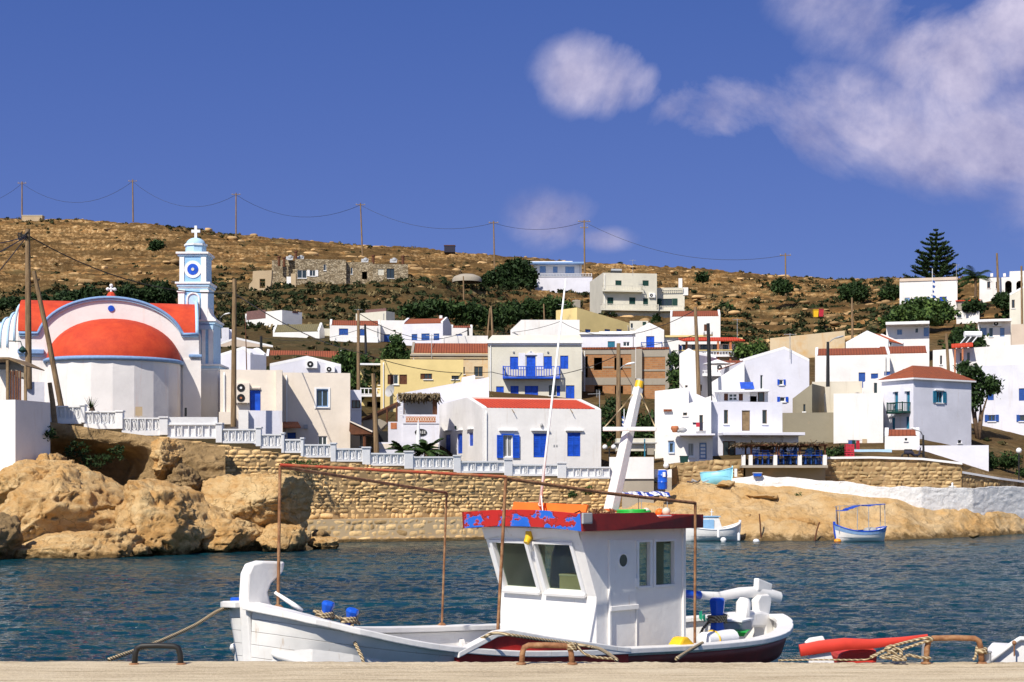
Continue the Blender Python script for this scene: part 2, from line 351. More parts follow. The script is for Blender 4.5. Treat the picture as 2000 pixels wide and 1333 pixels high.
def rock_mat(name,pale,mid,darkc,sc_=1.0,crack=.0):
    m,nt,b=newmat(name);v=wcoords(nt)
    big=noise(nt,v,.35*sc_,5,.6);med=noise(nt,v,1.6*sc_,8,.7);fin=noise(nt,v,9*sc_,6,.7)
    st=noise(nt,wcoords(nt,(.5,.5,3.0)),1.1*sc_,6,.65)
    f=math_node(nt,'ADD',math_node(nt,'MULTIPLY',big,.55),math_node(nt,'ADD',math_node(nt,'MULTIPLY',med,.35),math_node(nt,'MULTIPLY',st,.25)))
    col=ramp(nt,f,[(.36,darkc),(.5,mid),(.68,pale)])
    vo=nt.nodes.new('ShaderNodeTexVoronoi');vo.feature='DISTANCE_TO_EDGE';vo.inputs['Scale'].default_value=.8*sc_
    d=nt.nodes.new('ShaderNodeVectorMath');d.operation='ADD'
    nn=nt.nodes.new('ShaderNodeTexNoise');nn.inputs['Scale'].default_value=1.4;nt.links.new(v,nn.inputs['Vector'])
    nt.links.new(v,d.inputs[0]);nt.links.new(nn.outputs['Color'],d.inputs[1]);nt.links.new(d.outputs[0],vo.inputs['Vector'])
    cr=ramp(nt,vo.outputs['Distance'],[(0,0.0),(.05,1.0)])
    col=mixc(nt,math_node(nt,'MULTIPLY',ramp(nt,vo.outputs['Distance'],[(0,crack),(.022,0.0)]),ramp(nt,big,[(.45,0.0),(.6,1.0)])),col,tuple(x*.45 for x in darkc))  # darker lines along some of the cracks
    ps=nt.nodes.new('ShaderNodeSeparateXYZ');nt.links.new(v,ps.inputs[0]);wl_=math_node(nt,'ADD',ps.outputs[2],math_node(nt,'MULTIPLY',math_node(nt,'SUBTRACT',med,.5),1.3))
    col=mixc(nt,ramp(nt,wl_,[(.12,.85),(.42,0.0)]),col,(.085,.055,.022))  # algae and damp at the waterline
    nt.links.new(col,b.inputs['Base Color']);b.inputs['Roughness'].default_value=.95;b.inputs['Specular IOR Level'].default_value=.1
    h=math_node(nt,'ADD',math_node(nt,'MULTIPLY',med,1.0),math_node(nt,'ADD',math_node(nt,'MULTIPLY',fin,.4),math_node(nt,'MULTIPLY',cr,.04)))
    bump(nt,b,h,.34/sc_,1.0);return m
rock_mat('shore_rock',(.70,.51,.28),(.60,.37,.15),(.36,.19,.07));rock_mat('boulder_rock',(.74,.54,.28),(.58,.33,.12),(.22,.11,.04),1.3,.7)
m,nt,b=newmat('rubble');v=wcoords(nt,(1,1,1.7));vo=nt.nodes.new('ShaderNodeTexVoronoi');vo.inputs['Scale'].default_value=2.4;nt.links.new(v,vo.inputs['Vector']);ve=nt.nodes.new('ShaderNodeTexVoronoi');ve.feature='DISTANCE_TO_EDGE';ve.inputs['Scale'].default_value=2.4;nt.links.new(v,ve.inputs['Vector'])
c=ramp(nt,vo.outputs['Color'],[(.2,(.20,.15,.09)),(.5,(.34,.27,.17)),(.8,(.46,.38,.26))]);e=ramp(nt,ve.outputs['Distance'],[(0,0.0),(.07,1.0)]);nt.links.new(mixc(nt,e,(.14,.11,.07),c),b.inputs['Base Color']);b.inputs['Roughness'].default_value=.95;bump(nt,b,e,.06)
rock_mat('cave_rock',(.42,.28,.14),(.24,.16,.08),(.09,.07,.04))
rock_mat('white_wash',(.86,.85,.83),(.83,.81,.78),(.76,.72,.66),2.6)
# ------------------------------------------------------------ ground
PXS=[-700,0,250,400,600,800,1000,1200,1350,1500,1650,1800,2000,2700]
YS=[100,115,135,160,190,220,250,300,340,390]
TAB=np.array([
 [810,780,735,690,650,615,575,520,480,428],
 [810,780,735,690,650,615,575,520,480,430],
 [815,785,740,695,650,612,570,520,480,433],
 [830,795,745,697,652,612,568,520,485,450],
 [872,820,760,703,655,612,556,528,500,471],
 [905,850,780,715,665,618,556,535,512,488],
 [920,870,800,730,675,635,600,558,530,503],
 [925,880,815,745,685,645,612,568,540,518],
 [905,875,815,750,690,648,615,575,548,526],
 [900,860,800,740,690,650,618,580,556,536],
 [893,850,795,735,680,645,615,580,562,549],
 [893,845,785,725,665,615,585,565,556,550],
 [950,903,800,722,650,590,565,555,550,547],
 [950,903,780,715,650,590,565,555,550,547]],dtype=float)
FRONT={-700:(78,800),0:(79,812),250:(79.4,848),400:(80.9,866),600:(82.8,896),800:(85.2,917),1000:(88.4,930),1190:(91,937),1290:(91.5,945),1310:(98,905),1450:(99,900),1700:(99,896),1880:(99,908),2000:(104,938),2700:(112,940)}
fx=sorted(FRONT)
def frontY(px):return np.interp(px,fx,[FRONT[k][0]for k in fx])
def groundz(px,Y):
    """height of the ground at a bearing px and a distance Y"""
    px=np.atleast_1d(np.asarray(px,float));Y=np.atleast_1d(np.asarray(Y,float))
    cols=np.array([np.interp(px,PXS,TAB[:,k])for k in range(len(YS))])  # (10, n)
    fy=frontY(px);fp=np.interp(px,fx,[FRONT[k][1]for k in fx])
    out=np.empty_like(Y)
    zt=H-(cols-YH)/F*np.array(YS)[:,None]
    zf=H-(fp-YH)/F*fy
    k=np.clip(np.searchsorted(YS,Y)-1,0,len(YS)-2);ya=np.array(YS)[k];yb=np.array(YS)[k+1]
    idx=np.arange(len(Y));t=np.clip((Y-ya)/(yb-ya),0,1);out=zt[k,idx]*(1-t)+zt[k+1,idx]*t
    low=Y<100;tt=np.clip((Y-fy)/np.maximum(100-fy,.5),0,1)
    out=np.where(low,zf*(1-tt)+zt[0]*tt,out)
    far=Y>390;out=np.where(far,zt[-1]-(Y-390)*.02-((Y-390)**2)*.0009,out)
    return out
def rough(px,Y,z):
    X=(px-1000)/F*Y
    q=np.stack([X/14,Y/14,np.zeros_like(X)],1)
    amp=np.clip((Y-195)/60,0,1)
    n=fbm(q,3,3);z=z+n*1.3*amp
    # dry-stone terraces: soft steps in height
    stp=2.3+.0*z;ph=z/stp+.6*fbm(np.stack([X/40,Y/40,X*0],1),2,9)
    fr=ph-np.floor(ph);st=np.clip((fr-.74)/.13,0,1);z=z+(st-fr)*stp*amp*(Y<388)*(.55+.55*np.clip(fbm(np.stack([X/30,Y/30,X*0],1),2,19)*2+.6,0,1))
    z=z+fbm(np.stack([X/2.6,Y/2.6,X*0],1),4,31,.6)*(.10+.30*amp)
    z=z+np.maximum(fbm(np.stack([X/1.6,Y/2.0,X*0],1),3,77,.6,True)-.15,0)*.5*amp
    return z
def grid_mesh(name,pxs,ts,fn,mat):
    A,B=np.meshgrid(pxs,ts);a=A.ravel();b=B.ravel();V=fn(a,b);nx=len(pxs);ny=len(ts)
    i=(np.arange(ny-1)[:,None]*nx+np.arange(nx-1)[None,:]).ravel()
    return np_mesh(name,V,np.stack([i,i+1,i+nx+1,i+nx],1),mat,smooth=True)
m,nt,b=newmat('hill_ground');v=wcoords(nt)
big=noise(nt,v,.035,5,.6);med=noise(nt,wcoords(nt,(1,1,2.5)),.22,7,.65);fin=noise(nt,v,1.6,6,.7);band=noise(nt,wcoords(nt,(.12,.12,1.6)),1.0,6,.65)
f=math_node(nt,'ADD',math_node(nt,'MULTIPLY',med,.45),math_node(nt,'ADD',math_node(nt,'MULTIPLY',fin,.25),math_node(nt,'MULTIPLY',band,.38)))
col=ramp(nt,f,[(.42,(.065,.038,.016)),(.49,(.18,.09,.032)),(.55,(.33,.17,.058)),(.61,(.48,.30,.125)),(.70,(.66,.50,.29))])
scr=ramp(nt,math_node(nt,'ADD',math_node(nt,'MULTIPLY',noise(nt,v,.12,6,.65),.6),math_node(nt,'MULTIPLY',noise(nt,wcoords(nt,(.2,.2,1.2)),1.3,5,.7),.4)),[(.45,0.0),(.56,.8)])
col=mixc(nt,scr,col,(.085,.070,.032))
g_=nt.nodes.new('ShaderNodeNewGeometry');sx_=nt.nodes.new('ShaderNodeSeparateXYZ');nt.links.new(g_.outputs['True Normal'],sx_.inputs[0]);sy_=nt.nodes.new('ShaderNodeSeparateXYZ');nt.links.new(g_.outputs['Position'],sy_.inputs[0])
steep=math_node(nt,'MULTIPLY',math_node(nt,'SUBTRACT',.66,sx_.outputs[2],clamp=True),5.0,clamp=True)  # bare rock shows where the slope is steep
rocky=ramp(nt,fin,[(.38,(.11,.06,.025)),(.52,(.34,.20,.08)),(.68,(.60,.44,.24))]);col=mixc(nt,steep,col,rocky)
town=math_node(nt,'MULTIPLY',math_node(nt,'SUBTRACT',205.0,sy_.outputs[1],clamp=False),.05,clamp=True);col=mixc(nt,math_node(nt,'MULTIPLY',town,.75),col,ramp(nt,fin,[(.4,(.07,.055,.028)),(.6,(.17,.12,.06))]))  # trodden, weedy soil between the houses
veg_shade=math_node(nt,'MULTIPLY',math_node(nt,'MULTIPLY',math_node(nt,'SUBTRACT',278.0,sy_.outputs[1]),.04,clamp=True),ramp(nt,math_node(nt,'SUBTRACT',noise(nt,v,.09,6,.65),math_node(nt,'MULTIPLY',sy_.outputs[0],.0022)),[(.40,.15),(.52,.9)]));col=mixc(nt,veg_shade,col,ramp(nt,fin,[(.35,(.028,.026,.012)),(.6,(.085,.068,.03)),(.75,(.20,.14,.07))]))  # dry scrub cover of the lower slopes, cloud shade painted into its dark tint
dr=ramp(nt,math_node(nt,'ADD',math_node(nt,'MULTIPLY',noise(nt,wcoords(nt,(.05,.05,.55)),1.0,6,.7),.7),math_node(nt,'MULTIPLY',noise(nt,v,.5,5,.7),.3)),[(.45,.9),(.57,.0)]);col=mixc(nt,dr,col,(.085,.052,.022))  # brown dead grass between the ledges
nt.links.new(col,b.inputs['Base Color']);b.inputs['Roughness'].default_value=1;b.inputs['Specular IOR Level'].default_value=.05
bump(nt,b,math_node(nt,'ADD',med,math_node(nt,'MULTIPLY',fin,.5)),.5,.8)
ts=np.concatenate([np.linspace(0,1,30)*0+np.linspace(0,.12,30),np.linspace(.12,.38,90)[1:],np.linspace(.38,.86,520)[1:],np.linspace(.86,1,20)[1:]])
def tfn(px,t):
    fy=frontY(px);Y=fy+(700-fy)*np.where(t<.86,t/.86*.52,.52+(t-.86)/.14*.48)
    z=rough(px,Y,groundz(px,Y));return np.stack([(px-1000)/F*Y,Y,z],1)
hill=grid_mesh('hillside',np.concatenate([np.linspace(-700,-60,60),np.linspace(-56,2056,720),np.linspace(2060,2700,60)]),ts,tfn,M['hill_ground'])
tag(hill,kind='structure')
# skirt under the front edge of the village ground
mb=MB();pts=np.linspace(-700,2700,120);fz=rough(pts,frontY(pts)+.02,groundz(pts,frontY(pts)))
sk=[(float((p-1000)/F*frontY(p)),float(frontY(p)),float(z))for p,z in zip(pts,fz)]
for a,c_ in zip(sk[:-1],sk[1:]):mb.face([a,c_,(c_[0],c_[1],-1),(a[0],a[1],-1)])
tag(mb.build('embankment',M['cave_rock']),kind='structure')
# sea bed / far base
mb=MB();mb.face([(-3000,10,-2.5),(3000,10,-2.5),(3000,9000,-2.5),(-3000,9000,-2.5)]);tag(mb.build('seabed',M['cave_rock']),kind='structure')

# right hand shore: bare sandstone between the water and the whitewashed wall
SX=[1100,1190,1260,1330,1400,1460,1550,1650,1750,1850,1950,2050,2700]
TOPP=[1000,990,965,945,934,938,950,965,975,990,1000,1006,1008]  # row where the rock meets wall or path
TOPY=[91,91.5,92,93,94,93,92,91.5,91.5,93.5,96.5,102.5,110]
BOTP=[1056,1056,1057,1057,1057,1057,1057,1056,1055,1052,1046,1040,1035]
BOTY=[3000*H/(q-YH)for q in BOTP]
def sfn(px,t):
    y0=np.interp(px,SX,BOTY)-1.5;y1=np.maximum(np.interp(px,SX,TOPY),y0+1.0);z1=H-(np.interp(px,SX,TOPP)-YH)/F*y1
    Y=y0+(y1-y0)*np.clip(t,0,1)+np.maximum(t-1,0)*8
    tc=np.clip(t,0,1)
    prof=np.where(tc<.42,tc/.42*.50,.5+(tc-.42)/.58*.5)
    cliff=np.interp(px,[1100,1350,1430,1600,1800,2000],[.2,.6,1,1,.85,.8])
    z=-1.0+(z1+1.0)*(prof*cliff+tc*(1-cliff))
    X=(px-1000)/F*Y;q=np.stack([X,Y,z*1.5],1)
    e=np.clip(t*6,0,1)*np.clip((1.02-t)*5,.06,1)
    z=z+e*(fbm(q/3.2,4,5,.55)*.75+fbm(q/.8,4,6,.55)*.20+np.maximum(fbm(q/1.7,3,8,.5,True)-.2,0)*.35)
    Y=Y+e*fbm(q/2.3+9,3,12)*.5
    z=np.where(t>1,z1-.15,z)
    return np.stack([(px-1000)/F*Y,Y,z],1)
tag(grid_mesh('rocky_shore',np.linspace(1100,2700,620),np.concatenate([np.linspace(0,1,170),[1.02,1.5,2]]),sfn,M['shore_rock']),kind='structure')
# damp algae-dark foot of the shore is its own low ledge
# ------------------------------------------------------------ water
m,nt,b=newmat('sea_water');v=wcoords(nt,(.42,1.0,1))
b.inputs['Base Color'].default_value=(.004,.030,.055,1);b.inputs['Roughness'].default_value=.09;b.inputs['IOR'].default_value=1.33
w1=noise(nt,v,3.4,4,.65);w2_=noise(nt,v,10.0,3,.6);b.inputs['Specular IOR Level'].default_value=.22
pn=noise(nt,wcoords(nt,(.05,.12,1)),1.0,4,.6)
nt.links.new(ramp(nt,pn,[(.35,(.002,.025,.037)),(.65,(.003,.052,.065))]),b.inputs['Base Color'])
bump(nt,b,math_node(nt,'ADD',math_node(nt,'MULTIPLY',w1,.7),math_node(nt,'MULTIPLY',w2_,.28)),.26,1.0)
def wfn(px,t):
    Y=12*(100/12)**t;X=(px-1000)/F*Y
    q=np.stack([X*.55,Y*1.15,X*0],1)
    z=fbm(q*1.3,3,40)*.065+fbm(q*3.9,3,45,.6)*.05
    z=z*np.clip((100-Y)/30,.25,1)
    return np.stack([X,Y,z],1)
tag(grid_mesh('sea',np.linspace(-500,2500,900),np.linspace(0,1,900),wfn,M['sea_water']),kind='structure')
mb=MB()
for a,b_,c_,d_ in((-3000,-17.5,-400,95),(17.5,3000,-400,95)):mb.face([(a,c_,-.1),(b_,c_,-.1),(b_,d_,-.1),(a,d_,-.1)])
tag(mb.build('outer_sea',M['sea_water']),kind='structure')

# ------------------------------------------------------------ quay in the foreground
m,nt,b=newmat('quay_concrete');v=wcoords(nt);n=noise(nt,v,1.2,7,.7);fi=noise(nt,v,30,6,.75);lg=noise(nt,wcoords(nt,(.6,5,1)),2.0,5,.6)
c=ramp(nt,math_node(nt,'ADD',math_node(nt,'MULTIPLY',lg,.5),math_node(nt,'MULTIPLY',fi,.5)),[(.38,(.36,.28,.17)),(.5,(.60,.49,.32)),(.65,(.72,.62,.44))])
sp=ramp(nt,noise(nt,v,55,4,.8),[(.60,0.0),(.68,.85)]);c=mixc(nt,sp,c,(.22,.15,.09))
nt.links.new(c,b.inputs['Base Color']);b.inputs['Roughness'].default_value=.95;bump(nt,b,math_node(nt,'ADD',n,fi),.02,.9)
QZ=1.3
def qfn(X,t):
    tt=np.clip(t,0,1);Yq=-2+16.9*tt
    edge=14.9+.035*fbm(np.stack([X*3,X*0,X*0],1),4,61)+.02*fbm(np.stack([X*14,X*0,X*0],1),3,66)
    Y=np.where(t>.86,13.0+(edge-13.0)*np.clip((t-.86)/.14,0,1),-2+15*np.clip(t/.86,0,1))
    q=np.stack([X*5,Y*5,X*0],1)
    rough_strip=np.clip((Y-14.25)/.2,0,1)*np.clip((X+2.6)/1.2,0,1)
    z=QZ+fbm(q,3,70)*.004+rough_strip*(fbm(q*4,4,75,.7)*.012-.008)+.010*fbm(np.stack([X*.4,Y*.4,X*0],1),2,3)
    drop=np.clip((t-1)*10,0,1)
    z=np.where(t>1,QZ-.02-(t-1)*20,z)
    return np.stack([X,Y,z],1)
tag(grid_mesh('quay',np.linspace(-9,9,700),np.concatenate([np.linspace(0,.86,8),np.linspace(.86,1,90)[1:],[1.0005,1.02,1.16]]),qfn,M['quay_concrete']),kind='structure')

# ------------------------------------------------------------ stuff scattered over the hill
def ico(sub):
    bm=bmesh.new();bmesh.ops.create_icosphere(bm,subdivisions=sub,radius=1)
    V=np.array([x.co[:]for x in bm.verts]);Fc=np.array([[q.index for q in f.verts]for f in bm.faces]);bm.free();return V,Fc
rs=np.random.RandomState(5)
def zone_density(px,py,zones,base):
    d=np.full(len(px),base)
    q=np.stack([px/70,py/22,px*0],1);px=px+fbm(q,3,201)*90;py=py+fbm(q,3,202)*26
    base=base*(1+1.6*fbm(np.stack([px/60,py/14,px*0],1),3,203))
    d=np.maximum(base,0)
    for(a,b_,c_,e,k)in zones:
        d=np.where((px>a)&(px<b_)&(py>c_)&(py<e),k,d)
    return d
SCRUB=[(-100,360,548,640,.6),(360,560,520,690,.65),(560,1160,548,690,.5),(1340,1560,590,640,.55),(1380,1620,610,690,.7),(1640,1760,545,590,.5),(1460,1760,560,700,.35),(1560,1720,536,556,.6),(330,480,437,462,.7),(-100,150,425,442,.4),(1340,2000,520,545,.35)]
n=110000
px=rs.uniform(-120,2120,n);Y=110+(398-110)*rs.rand(n)**.62
z0=groundz(px,Y);pyy=YH-(z0-H)*F/Y
keep=rs.rand(n)<np.where(Y<195,.16,zone_density(px,pyy,SCRUB,.06))*.21
px,Y=px[keep],Y[keep];z=rough(px,Y,groundz(px,Y));pyy=YH-(z-H)*F/Y
V0=[];T0=[]
for a,y_,zz,pp in zip(px,Y,z,pyy):
    dense=548<pp<690  # mid-slope band: its darker, denser scrub also stands in for cloud shadow
    r=rs.uniform(.35,1.0)*(.45 if y_<195 else 1.1 if dense else.75);k=34
    d=rs.normal(size=(k,3));d/=np.linalg.norm(d,axis=1)[:,None];d*=(rs.rand(k,1)**.33);d[:,2]=np.abs(d[:,2])*.75
    c_=np.array([(a-1000)/F*y_,y_,zz])+d*r
    s1=rs.normal(size=(k,3))*.17*(r**.5);s2=rs.normal(size=(k,3))*.17*(r**.5)
    V0.append(np.stack([c_-s1,c_+s2,c_+s1,c_-s2],1).reshape(-1,3))
    base=rs.choice([rs.uniform(0,.3),rs.uniform(.3,.95)])if dense else rs.uniform(.3,1)
    T0.append(np.repeat(np.clip(base+rs.uniform(-.15,.2,k),0,1),4))
V0=np.concatenate(V0);T0=np.concatenate(T0);nf=len(V0)//4
tag(np_mesh('hillside_scrub',V0,np.arange(nf*4).reshape(-1,4),M['scrub'],col=T0),'low dry scrub and dark bushes spread over the slopes of the hill behind the village',kind='stuff')
Vi,Fi=ico(2)
n=30000
px=rs.uniform(-120,2120,n);Y=200+192*rs.rand(n)**.85;z0=groundz(px,Y);pyy=YH-(z0-H)*F/Y
ROCKZ=[(560,1160,560,690,.12),(360,560,520,690,.12),(1200,1700,530,700,.7),(-100,1200,430,548,.36)]
keep=rs.rand(n)<zone_density(px,pyy,ROCKZ,.15)*.17
px,Y=px[keep],Y[keep];z=rough(px,Y,groundz(px,Y));VV=[];FF=[];TT=[]
for i,(a,y_,zz)in enumerate(zip(px,Y,z)):
    s=.22+1.0*rs.rand()**3;sx,sy,sz=s*rs.uniform(.8,2.4),s*rs.uniform(.7,1.2),s*rs.uniform(.3,.7)
    v=Vi*(1+.32*(rs.rand(len(Vi),1)-.5));v=np.sign(v)*np.abs(v)**.75
    ang=rs.uniform(0,6.3);R=np.array([[math.cos(ang),-math.sin(ang),0],[math.sin(ang),math.cos(ang),0],[0,0,1]])
    VV.append((v*[sx,sy,sz])@R.T*.8+[(a-1000)/F*y_,y_,zz]);FF.append(Fi+i*len(Vi));TT.append(np.full(len(Vi),rs.rand()))
tag(np_mesh('hillside_rocks',np.concatenate(VV),np.concatenate(FF),M['hill_rock'],col=np.concatenate(TT)),'pale loose rocks strewn over the dry hill behind the village',kind='stuff')
# ------------------------------------------------------------ houses
ROT=lambda a:Matrix.Rotation(a,4,'Z')
def solve_len(O,d,px):
    u=(px-1000)/F;return(u*O.y-O.x)/(d.x-u*d.y)
class House:
    """a rectangular house: front face along +x, depth along +y; openings are traced as rows and columns of the frame"""
    def __init__(s,name,label,pc,Y,yaw,top,bot,pl=None,pr=None,w=None,d=8.0,wins=(),roof=('flat',),mat='white_wall',cat='house',group=None,sink=3.0,mats=None,trim='white_trim'):
        if abs(yaw)<=2 and pr is not None:  # fronts that face the harbour mouth squarely: neither end wall shows
            lx=pl if pl is not None else pc
            if lx+pr<2000:yaw=max(math.degrees(-math.atan((pr-1000)/F))+1,.3);pc=lx;pl=None
            else:yaw=min(-math.degrees(math.atan((lx-1000)/F))-.5,-.3);pc=pr;pl=lx;pr=None
        a=math.radians(yaw);X=Vector((math.cos(a),math.sin(a),0));Yv=Vector((-math.sin(a),math.cos(a),0))
        C=P(pc,bot,Y)
        if yaw>=0:
            O=C
            if w is None:w=solve_len(O,X,pr)
            if pl is not None and pl!=pc:d=solve_len(O,Yv,pl)
        else:
            if w is None:w=solve_len(C,-X,pl)
            O=C-X*w
            if pr is not None:d=solve_len(C,Yv,pr)
        s.w,s.d,s.h,s.sink=w,d,zof(top,Y)-C.z,sink
        s.root=thing(name,label,cat,(O.x,O.y,C.z),a,group);s.M=ROOT[s.root.name];s.Mi=s.M.inverted()
        s.matn=mat;s.mats=mats or{};s.trim=trim;s.roof=roof
        s.fr={'F':(Vector((0,0,0)),Vector((1,0,0)),Vector((0,-1,0)),w),'R':(Vector((w,0,0)),Vector((0,1,0)),Vector((1,0,0)),d),
                'L':(Vector((0,d,0)),Vector((0,-1,0)),Vector((-1,0,0)),d),'B':(Vector((w,d,0)),Vector((-1,0,0)),Vector((0,1,0)),w)}
        s.wins=[s.trace(*q)for q in wins]
        s.walls();s.make_roof()
        for q in s.wins:s.window(*q)
        sd=int(abs(O.x*13+O.y*7))%4
        if cat in('house','apartment_house')and s.w>3.5 and sd<2 and roof[0]!='hip':
            mb=MB();t=.25 if sd else s.w-.35;mb.tube([(t,-.07,-.5),(t,-.07,s.h-.35),(t,.02,s.h-.2)],.045,6);mb.build('downpipe',M[('dish_grey','white_trim')[sd]],s.root)
    def tz(s,face,px,py):
        O,U,Nn,L=s.fr[face];Ow=s.M@O;Uw=(s.M.to_3x3()@U)
        t=solve_len(Ow,Uw,px);Y=(Ow+Uw*t).y
        return t,zof(py,Y)-s.M.translation.z
    def trace(s,face,x0,x1,y0,y1,style):
        t0,za=s.tz(face,x0,y0);t1,zb=s.tz(face,x1,y1)
        return face,min(t0,t1),max(t0,t1),min(za,zb),max(za,zb),style
    def pt(s,face,t,n,z):
        O,U,Nn,L=s.fr[face];return O+U*t+Nn*n+Vector((0,0,z))
    def fbox(s,mb,face,t0,t1,n0,n1,z0,z1):
        mb.hexa([s.pt(face,t0,n1,z0),s.pt(face,t1,n1,z0),s.pt(face,t1,n0,z0),s.pt(face,t0,n0,z0),s.pt(face,t0,n1,z1),s.pt(face,t1,n1,z1),s.pt(face,t1,n0,z1),s.pt(face,t0,n0,z1)])
    def part(s,name,mb,mat,parent=None,**k):return mb.build(name,M[mat]if isinstance(mat,str)else mat,parent or s.root,**k)
    def boxpart(s,name,mat,face,x0,x1,y0,y1,n0,n1,parent=None,bevel=0):
        f,t0,t1,z0,z1,_=s.trace(face,x0,x1,y0,y1,'');mb=MB();s.fbox(mb,f,t0,t1,n0,n1,z0,z1);return s.part(name,mb,mat,parent,bevel=bevel)
    def topz(s,face):
        """polyline (t, z) of the wall top"""
        r=s.roof;h=s.h;O,U,Nn,L=s.fr[face]
        if r[0]=='gable_x' and face in 'LR':
            f=r[3]if len(r)>3 and r[3]else.5
            k=f*s.d if face=='R' else(1-f)*s.d
            return[(0,h),(k,h+r[1]),(L,h)]
        if r[0]=='gable_y' and face in 'FB':
            f=r[3]if len(r)>3 and r[3]else.5
            k=f*L if face=='F' else(1-f)*L
            return[(0,h),(k,h+r[1]),(L,h)]
        if r[0]=='shed':  # r[1]: extra height at the left end, r[2]: extra height at the right end
            a,b=r[1],r[2]
            return[(0,h+a),(L,h+b)]if face=='F' else[(0,h+b),(L,h+a)]if face=='B' else[(0,h+(b if face=='R' else a)),(L,h+(b if face=='R' else a))]
        if r[0]=='shedy':  # r[1] extra at the front, r[2] extra at the back
            a,b=r[1],r[2]
            return[(0,h+a),(L,h+b)]if face=='R' else[(0,h+b),(L,h+a)]if face=='L' else[(0,h+(a if face=='F' else b)),(L,h+(a if face=='F' else b))]
        return[(0,h),(L,h)]
    def walls(s):
        mb=MB();D=.16
        extra={}
        for face in 'FRBL':
            O,U,Nn,L=s.fr[face];top=s.topz(face);zt=min(z for _,z in top)
            holes=[q[1:5]for q in s.wins if q[0]==face and q[5][0]!='-']
            xs=sorted({0.0,L}|{min(max(v,0),L)for q in holes for v in q[:2]});zs=sorted({-s.sink,zt}|{min(v,zt)for q in holes for v in q[2:]})
            for i in range(len(xs)-1):
                for j in range(len(zs)-1):
                    cx,cz=(xs[i]+xs[i+1])/2,(zs[j]+zs[j+1])/2
                    if any(a<cx<b and c<cz<e for a,b,c,e in holes):continue
                    mb.face([s.pt(face,xs[i],0,zs[j]),s.pt(face,xs[i+1],0,zs[j]),s.pt(face,xs[i+1],0,zs[j+1]),s.pt(face,xs[i],0,zs[j+1])])
            for a,b,c,e in holes:
                e=min(e,zt)
                for q in(((a,c),(b,c)),((b,c),(b,e)),((b,e),(a,e)),((a,e),(a,c))):
                    (x0,z0),(x1,z1)=q
                    mb.face([s.pt(face,x0,0,z0),s.pt(face,x1,0,z1),s.pt(face,x1,-D,z1),s.pt(face,x0,-D,z0)])
            if any(abs(z-zt)>1e-4 for _,z in top):
                mb.face([s.pt(face,0,0,zt),s.pt(face,L,0,zt)]+[s.pt(face,t,0,z)for t,z in reversed(top)if z>zt+1e-4 or 0<t<L])
        s.wall=mb.build('wall',M[s.matn],s.root)
    def make_roof(s):
        r=s.roof;w,d,h=s.w,s.d,s.h;mb=MB();tm=r[2]if len(r)>2 and isinstance(r[2],str)else None
        if r[0]=='flat':
            p=.22;k=.35
            mb.face([(p,p,h-k),(w-p,p,h-k),(w-p,d-p,h-k),(p,d-p,h-k)])
            o=[(0,0),(w,0),(w,d),(0,d)];q=[(p,p),(w-p,p),(w-p,d-p),(p,d-p)]
            for i in range(4):
                j=(i+1)%4
                mb.face([(*o[i],h),(*o[j],h),(*q[j],h),(*q[i],h)]);mb.face([(*q[i],h),(*q[j],h),(*q[j],h-k),(*q[i],h-k)])
            s.part('roof',mb,s.matn)
        elif r[0]=='shed':
            a,b=r[1],r[2];mb.hexa([(0,0,h+a),(w,0,h+b),(w,d,h+b),(0,d,h+a),(0,0,h+a+.08),(w,0,h+b+.08),(w,d,h+b+.08),(0,d,h+a+.08)]);s.part('roof',mb,s.matn)
        elif r[0]=='shedy':
            a,b=r[1],r[2];tm=r[3];oh=.25
            mb.hexa([(-oh,-oh,h+a),(w+oh,-oh,h+a),(w+oh,d,h+b),(-oh,d,h+b),(-oh,-oh,h+a+.12),(w+oh,-oh,h+a+.12),(w+oh,d,h+b+.12),(-oh,d,h+b+.12)]);s.part('roof',mb,tm)
        elif r[0]=='hip':
            oh=.25;R=r[1];k=min(w,d)/2;e=.1
            c=[(-oh,-oh),(w+oh,-oh),(w+oh,d+oh),(-oh,d+oh)]
            if w>=d:a_,b_=(d/2,d/2),(w-d/2,d/2)
            else:a_,b_=(w/2,w/2),(w/2,d-w/2)
            Z=h+e
            A=(*a_,Z+R);B=(*b_,Z+R);c3=[(*q,Z)for q in c]
            if w>=d:fs=[[c3[0],c3[1],B,A],[c3[1],c3[2],B],[c3[2],c3[3],A,B],[c3[3],c3[0],A]]
            else:fs=[[c3[0],c3[1],A],[c3[1],c3[2],B,A],[c3[2],c3[3],B],[c3[3],c3[0],A,B]]
            for q in fs:mb.face(q)
            s.part('roof',mb,tm);mb=MB();mb.box(-oh,w+oh,-oh,d+oh,h-.02,h+e-.004);s.part('cornice',mb,s.trim)
        elif r[0]in('gable_x','gable_y'):
            R=r[1];f=r[3]if len(r)>3 and r[3]else.5;cop=r[4]if len(r)>4 else True;oh=0 if cop else.25;e=.09
            along=r[0]=='gable_x';Lr,Ls=(w,d)if along else(d,w)
            def g(a,b,z):return(a,b,z)if along else(b,a,z)
            k=f*Ls;ov=.0 if cop else.2
            ins=.2 if cop else-oh
            for(b0,z0,b1,z1)in((-ov,h-ov*R/k,k,h+R),(Ls+ov,h-ov*R/(Ls-k),k,h+R)):
                mb.mesh([g(ins,b0,z0),g(Lr-ins,b0,z0),g(Lr-ins,b1,z1),g(ins,b1,z1),g(ins,b0,z0+e),g(Lr-ins,b0,z0+e),g(Lr-ins,b1,z1+e),g(ins,b1,z1+e)],
                        [(0,1,2,3),(4,5,6,7),(0,1,5,4),(1,2,6,5),(2,3,7,6),(3,0,4,7)])
            s.part('roof',mb,tm or s.matn)
